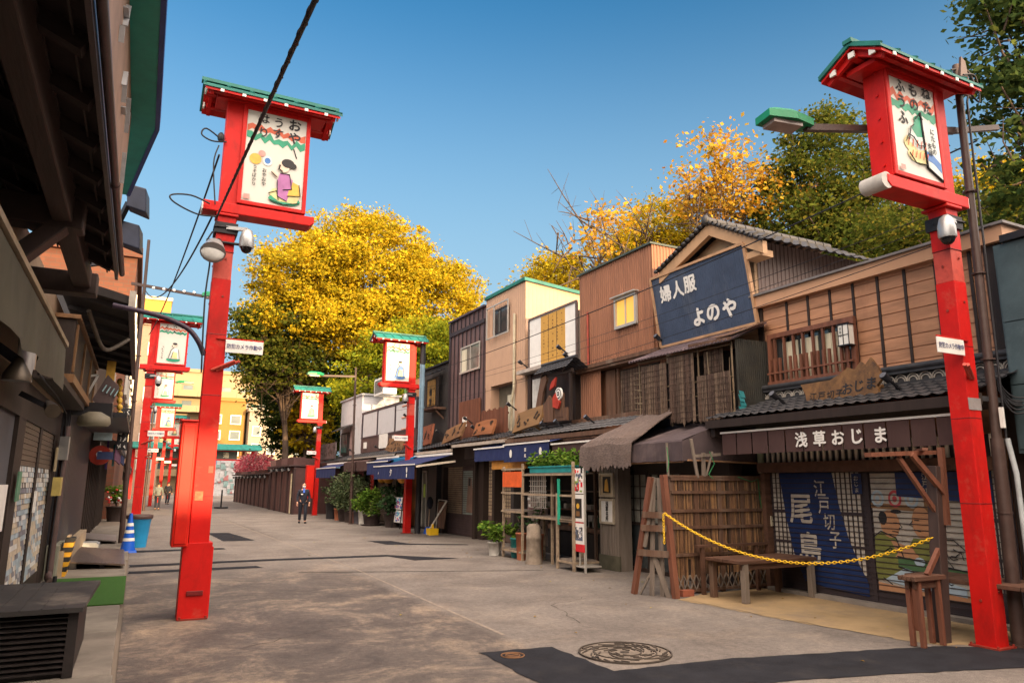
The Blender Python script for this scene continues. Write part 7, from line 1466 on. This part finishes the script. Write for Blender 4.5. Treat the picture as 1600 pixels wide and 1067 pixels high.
# ---------------------------------------------------------------- far end of the street
def tower(label, x0, x1, y0, y1, h, wm, rows, cols, pm, seed, face='y', balc=False, zs=3.0, name='tall_block'):
    t = thing(name, label, 'building', ((x0+x1)/2, (y0+y1)/2, 0))
    mb = MB(); mb.box(x0, x1, y0, y1, 0, h); mb.build('wall', wm, t)
    mb = MB(); mb.box(x0-.2, x1+.2, y0-.2, y1+.2, h, h+.5); mb.build('parapet', wm, t)
    for r in range(rows):
        z = zs+r*(h-zs-1)/rows
        for c in range(cols):
            w = MB(); p = MB(); d = (h-zs-1)/rows
            if face == 'y':
                a = x0+(x1-x0)*(c+.22)/cols; b = x0+(x1-x0)*(c+.78)/cols
                w.box(a, b, y0-.12, y0-.02, z, z+.1); w.box(a, b, y0-.12, y0-.02, z+d*.55, z+d*.55+.1); w.box(a, a+.1, y0-.12, y0-.02, z+.1, z+d*.55); w.box(b-.1, b, y0-.12, y0-.02, z+.1, z+d*.55); p.box(a+.1, b-.1, y0-.06, y0-.02, z+.1, z+d*.55)
                if balc: w.box(a-.6, b+.6, y0-1.3, y0-1.15, z-.5, z+.5); w.box(a-.6, b+.6, y0-1.15, y0-.02, z-.5, z-.3)
            else:
                a = y0+(y1-y0)*(c+.2)/cols; b = y0+(y1-y0)*(c+.8)/cols
                w.box(x1+.02, x1+.14, a, b, z, z+.12); w.box(x1+.02, x1+.14, a, b, z+d*.6, z+d*.6+.12); w.box(x1+.02, x1+.14, a, a+.1, z+.12, z+d*.6); w.box(x1+.02, x1+.14, b-.1, b, z+.12, z+d*.6); p.box(x1+.02, x1+.06, a+.1, b-.1, z+.12, z+d*.6)
            q = w.build('window', alu if not balc else wm, t); p.build('pane', pm, q)
    return t
brick = None
def brickmat():
    m, n, l, b = _nt('brown_brick'); g = n.new('ShaderNodeNewGeometry'); tx = n.new('ShaderNodeTexBrick'); sx = n.new('ShaderNodeSeparateXYZ'); cm = n.new('ShaderNodeCombineXYZ')
    l.new(g.outputs['Position'], sx.inputs[0]); ad = n.new('ShaderNodeMath'); ad.operation = 'ADD'; l.new(sx.outputs[0], ad.inputs[0]); l.new(sx.outputs[1], ad.inputs[1]); l.new(ad.outputs[0], cm.inputs[0]); l.new(sx.outputs[2], cm.inputs[1])
    l.new(cm.outputs[0], tx.inputs['Vector']); tx.inputs['Scale'].default_value = 1.2; tx.inputs['Color1'].default_value = (.085, .025, .010, 1); tx.inputs['Color2'].default_value = (.12, .036, .014, 1); tx.inputs['Mortar'].default_value = (.075, .038, .022, 1)
    l.new(tx.outputs[0], b.inputs['Base Color']); b.inputs['Roughness'].default_value = .8; return m
glz = mat('far_window_glass', (.10, .14, .16), .15, var=.3, scale=.5, bump=0)
tower('tall brown brick building on the left behind the shops', -12, -1.0, 39, 62, 12.6, brickmat(), 4, 5, glz, 3, 'x', zs=4)
ot = tower('tall building with an orange sunlit top at the left far end', -7, 2.0, 97, 108, 20.5, mat('dun_tile_wall', (.24, .16, .11), .7, var=.15), 6, 3, glz, 4, 'y')
mb = MB(); mb.box(-6.8, 1.8, 97.2, 107.8, 21.0, 23.8, 0); mb.box(-6.9, 1.9, 97.1, 107.9, 23.8, 24.2, 1); mb.build('rooftop_storey', [mat('sunlit_orange_wall', (.50, .21, .03), .7, var=.1), mat('pale_cap', (.5, .42, .3), .7)], ot)  # sunlit orange of the top storey is put into its wall colour
tower('wide cream apartment building with balconies closing the street', 1.5, 24, 122, 136, 18.5, mat('cream_tower', (.30, .225, .13), .8, var=.08, scale=.4), 6, 8, glz, 5, 'y', balc=True)
tower('yellow building beyond the green-roofed gate', 7.6, 12.6, 106, 116, 12.6, mat('yellow_wall', (.28, .15, .035), .8, var=.08), 4, 2, glz, 6, 'y')
tower('white building right of the yellow one behind the trees', 12.9, 19, 104, 116, 11.2, mat('white_wall', (.30, .255, .19), .8, var=.08), 3, 3, glz, 7, 'y')
t = thing('street_gate', 'street gate with green copper roof and dark name board at the far end', 'gate', (4.8, 82, 0))
mb = MB()
for x in (-.6, 10.8): mb.box(x-.18, x+.18, 81.8, 82.2, 0, 4.9)
mb.box(-1, 11.2, 81.9, 82.1, 3.9, 4.05); mb.box(-1, 11.2, 81.9, 82.1, 4.85, 4.95); mb.build('frame', red, t)
mb = MB(); mb.hexa([(-1.6, 81, 4.95), (11.6, 81, 4.95), (11.6, 82, 5.5), (-1.6, 82, 5.5), (-1.6, 81, 5.05), (11.6, 81, 5.05), (11.6, 82, 5.62), (-1.6, 82, 5.62)]); mb.hexa([(-1.6, 83, 4.95), (-1.6, 82, 5.5), (11.6, 82, 5.5), (11.6, 83, 4.95), (-1.6, 83, 5.05), (-1.6, 82, 5.62), (11.6, 82, 5.62), (11.6, 83, 5.05)]); mb.build('roof', copper, t)
mb = MB(); mb.box(1.0, 9.2, 81.85, 82.0, 4.06, 4.84); nb = mb.build('name_board', mat('grey_green_board', (.06, .065, .055), .6), t)
mb = MB()
for i, chh in enumerate('伝法院通'): mb.text(chh, (2.1+i*2.0, 81.84, 4.45), PX_, UP, .62, 0, bold=.02)
mb.build('lettering', mat('gold_letter', (.55, .48, .33), .5), nb)
mb = MB()
for k in range(6): mb.box(9.4+k*.24, 9.44+k*.24, 81.9, 81.98, 4.06, 4.84)
for k in range(3): mb.box(9.4, 10.7, 81.9, 81.98, 4.2+k*.22, 4.24+k*.22)
mb.build('lattice', red, t)
mb = MB(); mb.box(4.5, 11.5, 98, 98.4, 0, 4.6, 0); rr = random.Random(12)
for k in range(70): x = rr.uniform(4.6, 11.2); z = rr.uniform(.2, 4.2); mb.box(x, x+rr.uniform(.2, .8), 97.9-.001*k, 98, z, z+rr.uniform(.15, .7), rr.choice([1, 2, 3, 4, 0, 0]))
tag(mb.build('painted_wall', [mat('hoarding_white', (.32, .32, .33), .6), mat('hoarding_blue', (.12, .17, .26), .6), mat('hoarding_red', (.26, .10, .10), .6), mat('hoarding_teal', (.14, .22, .22), .6), mat('hoarding_grey', (.3, .3, .33), .6)]), 'white hoarding with coloured patches closing the far street', 'hoarding')

# ---------------------------------------------------------------- trees
def tree(label, base, trunk, blobs, leaf, nleaf, size, seed, trunk_r=.3, bare=0, limbs=1.0, clump=.9, group='trees behind the shop rows', name='tree'):
    rng = np.random.default_rng(seed); rr = random.Random(seed)
    t = thing(name, label, 'tree', base, group); b = Vector(base); T = [b]+[Vector(p) for p in trunk]
    mb = MB(); n = len(T); mb.tube(T, [trunk_r*(1-.55*i/(n-1)) for i in range(n)], 9)
    tips = []
    vol = [x[3]*x[4]*x[5] for x in blobs]; tot = sum(vol)
    for bl_, v in zip(blobs, vol):
        c = np.array(bl_[:3]); r = np.array(bl_[3:6]); k = max(2, int((26*v/tot+3)*limbs))
        for q in range(k):
            d = rng.normal(size=3); d /= np.linalg.norm(d); p = c+d*r*rng.uniform(.55, .95)
            a = T[-1].lerp(T[max(0, n-2)], rr.uniform(0, .8)); e = Vector(p); m1 = a.lerp(e, .4)+Vector((0, 0, .12*(e-a).length)); m1 += Vector(rng.normal(size=3)*.15)
            mb.tube([a, m1, a.lerp(e, .75)+Vector(rng.normal(size=3)*.15), e], [trunk_r*.28, trunk_r*.18, trunk_r*.09, .02], 5); tips.append((m1, e))
            for w in range(4+bare):
                s0 = m1.lerp(e, rr.uniform(.2, 1)); f = s0+Vector(rng.normal(size=3)).normalized()*rr.uniform(.6, 1.9)*(1.0 if not bare else 1.3)+Vector((0, 0, .35)); mb.tube([s0, s0.lerp(f, .5)+Vector(rng.normal(size=3)*.08), f], [.035, .02, .008], 4)
                if bare:
                    for w2 in range(3): g0 = s0.lerp(f, rr.uniform(.3, 1)); g1 = g0+Vector(rng.normal(size=3)).normalized()*rr.uniform(.4, .9)+Vector((0, 0, .25)); mb.tube([g0, g1], [.012, .005], 3)
    mb.build('trunk', bark, t)
    if nleaf:
        P = []
        for bl_, v in zip(blobs, vol):
            c = np.array(bl_[:3]); r = np.array(bl_[3:6]); N = int(nleaf*v/tot); per = 100; nc = max(4, N//per)
            d = rng.normal(size=(nc, 3)); d /= np.linalg.norm(d, axis=1)[:, None]; rad = rng.uniform(.45, 1.0, nc)**.55; wob = 1+.16*np.sin(d[:, 0]*5+seed)*np.cos(d[:, 2]*6+d[:, 1]*4)
            cc = c+d*r*(rad*wob)[:, None]; idx = np.repeat(np.arange(nc), per); sp = clump*rng.uniform(.35, 1.2, nc)[idx]
            P.append(cc[idx]+rng.normal(size=(nc*per, 3))*np.array([.55, .55, .27])*sp[:, None])
        P = np.concatenate(P); N = len(P)
        a = rng.normal(size=(N, 3)); a[:, 2] *= .6; a /= np.linalg.norm(a, axis=1)[:, None]; u = rng.normal(size=(N, 3)); u -= a*(u*a).sum(1)[:, None]; u /= np.linalg.norm(u, axis=1)[:, None]
        s = size*rng.uniform(.5, 1.45, N)[:, None]; V = np.stack([P-a*s*.6, P+u*s*.38+a*s*.05, P+a*s*.6, P-u*s*.38+a*s*.05], 1).reshape(-1, 3)-np.array(base)
        me = bpy.data.meshes.new('crown'); me.vertices.add(4*N); me.vertices.foreach_set('co', V.ravel()); me.loops.add(4*N); me.loops.foreach_set('vertex_index', np.arange(4*N, dtype=np.int32)); me.polygons.add(N); me.polygons.foreach_set('loop_start', np.arange(0, 4*N, 4, dtype=np.int32)); me.polygons.foreach_set('loop_total', np.full(N, 4, dtype=np.int32)); me.materials.append(leaf); me.update(calc_edges=True); me.validate()
        o = bpy.data.objects.new('crown', me); C.objects.link(o); o.parent = t
    return t
lf_yel = leafmat('golden_leaf', [(.46, .31, .012), (.54, .38, .018), (.56, .43, .035), (.38, .24, .01), (.50, .38, .02), (.33, .29, .025), (.26, .19, .012)])
lf_yg = leafmat('yellow_green_leaf', [(.22, .26, .02), (.33, .32, .02), (.15, .20, .02), (.42, .36, .02), (.12, .17, .02)])
lf_or = leafmat('orange_leaf', [(.52, .29, .02), (.45, .21, .03), (.55, .35, .03), (.38, .17, .03), (.52, .37, .06)])
lf_gr = leafmat('autumn_green_leaf', [(.075, .095, .016), (.045, .07, .013), (.115, .125, .022), (.035, .055, .012), (.16, .14, .024)])
lf_dg = leafmat('deep_green_leaf', [(.045, .075, .022), (.065, .10, .03), (.03, .055, .02), (.10, .125, .03)])
tree('huge golden yellow tree rising over the middle of the street', (13.5, 50, 0), [(13.6, 50, 4), (13.9, 50, 8), (14, 50, 11)], [(13.5, 50, 16.5, 5.2, 5, 4.6), (9.2, 49, 15.6, 3.6, 4, 3.2), (18.5, 50, 14.5, 4.0, 4.5, 4.0), (8.6, 48.5, 12.5, 3.2, 3, 1.8), (13, 48, 12.2, 5, 4, 2.6), (20, 51, 11.2, 3, 4, 2.6)], lf_yel, 170000, .175, 1, .55)
tree('yellow-green tree below the golden one behind the white-panelled shop', (17, 44, 0), [(17, 44, 4), (17, 44, 7)], [(16, 43, 9.2, 4.2, 3.5, 3.0), (12.8, 44, 7.6, 2.6, 3, 2.5), (20, 44, 9.6, 3.5, 3, 3.0), (14.5, 42.5, 6.0, 3.2, 2.5, 2.2)], lf_yg, 70000, .16, 2, .4)
tree('dark evergreen tree left of the golden tree above the maroon stalls', (11.5, 58, 0), [(11.5, 58, 4), (11.5, 58, 8)], [(11.5, 57, 6.5, 3.0, 3, 3.2), (9.6, 58, 9.5, 2.6, 3, 2.6), (13.5, 55, 7.5, 3, 3, 3.5), (8.0, 58, 12.2, 2.2, 2.5, 1.8), (10.6, 56, 4.9, 2.2, 2, 1.9), (8.9, 55, 7.2, 1.8, 2, 2.2)], lf_dg, 44000, .2, 3, .4)
tree('sparse dark-leaved branches left of the golden crown', (8.8, 50.5, 0), [(8.7, 50.5, 4), (8.4, 50.5, 7.5)], [(7.2, 49, 11.5, 2.6, 2.5, 2.2), (6.8, 49, 9.4, 2.2, 2, 1.6), (9.5, 49, 9.5, 2.2, 2, 2)], lf_gr, 22000, .19, 4, .28, bare=1)
tree('small bright yellow tree above the near maroon stalls', (10.3, 52, 0), [(10.3, 52, 3), (10.3, 52, 4.2)], [(10.3, 52, 5.6, 1.5, 1.5, 2.0)], lf_yel, 3500, .26, 5, .2)
tree('nearly bare tree with fine twigs behind the brown ribbed house', (14.6, 21, 0), [(15, 21, 5), (14.9, 21, 8.5)], [(13.4, 20.5, 10.7, 1.7, 1.6, 1.0), (15.4, 21, 10.6, 1.5, 1.6, .9)], lf_or, 260, .14, 6, .13, bare=1, limbs=.4)
tree('orange-leaved thin tree behind the gabled house', (20.5, 22, 0), [(20.5, 22, 5), (20.6, 22, 10)], [(21.6, 22, 14.9, 2.2, 2.2, 1.8), (23.2, 22, 14.2, 1.6, 1.6, 1.6), (20.2, 22, 13.7, 1.3, 1.4, 1.1)], lf_or, 4800, .16, 7, .26, bare=1, clump=1.2, limbs=.6)
tree('dense golden tree between the brown ribbed house and the gable', (19.5, 26, 0), [(19.5, 26, 4), (19.6, 26, 8)], [(21.2, 26, 13.7, 1.7, 1.7, 1.4), (19.9, 26, 12.4, 1.5, 1.5, 1.1), (22.3, 26, 12.6, 1.5, 1.5, 1.2)], lf_yel, 17000, .13, 8, .35)
tree('golden tree behind the cream and purple-brown houses', (16.5, 30, 0), [(16.5, 30, 4), (16.6, 30, 7)], [(18.0, 30, 11.7, 1.6, 1.6, 1.3), (16.6, 30.5, 10.6, 1.0, 1.3, .9)], lf_yel, 11000, .14, 9, .35)
tree('bright green tree rising behind the gabled roof', (26, 20, 0), [(26, 20, 5), (26.2, 20, 10)], [(26, 20, 15.0, 2.6, 2.5, 3.8), (24.4, 20, 13.0, 2.3, 2.3, 3.0), (27.8, 20, 13.4, 2.4, 2.4, 2.8), (26, 19.5, 11, 3.6, 2.5, 2.2)], lf_gr, 42000, .15, 10, .4)
tree('lower green tree behind the tan boarded shop', (26.5, 14.5, 0), [(26.5, 14.5, 4), (26.5, 14.5, 7)], [(25.5, 14.5, 10.2, 2.8, 2.5, 2.2), (28.5, 14.5, 10.2, 2.6, 2.4, 2.2), (22.5, 15, 9.6, 1.8, 2, 1.5)], lf_gr, 24000, .14, 11, .35)
tree('golden tree behind the brown lamp post on the right', (34, 18, 0), [(34, 18, 5), (34.1, 18, 9)], [(34, 18, 14.2, 2.2, 2.2, 2.6), (35.2, 18, 12.2, 2.4, 2.2, 2.2)], lf_yel, 18000, .16, 12, .35)
tree('dark green ginkgo reaching in from the right edge of the street', (21.5, 8.6, 0), [(21.4, 8.6, 6), (21.2, 8.6, 10)], [(20.2, 8.6, 12.6, 1.9, 2, 2.4), (18.9, 8.8, 9.2, 1.3, 1.5, 1.5), (20.6, 8.6, 8.6, 1.8, 1.8, 2.2), (19.2, 8.8, 11.3, 1.3, 1.4, .8), (20.0, 8.6, 15.2, 2, 2, 1.4)], lf_dg, 15000, .16, 13, .35, clump=.75)
bpy.data.objects['arm_lights'].data.materials.clear(); bpy.data.objects['arm_lights'].data.materials.append(white)
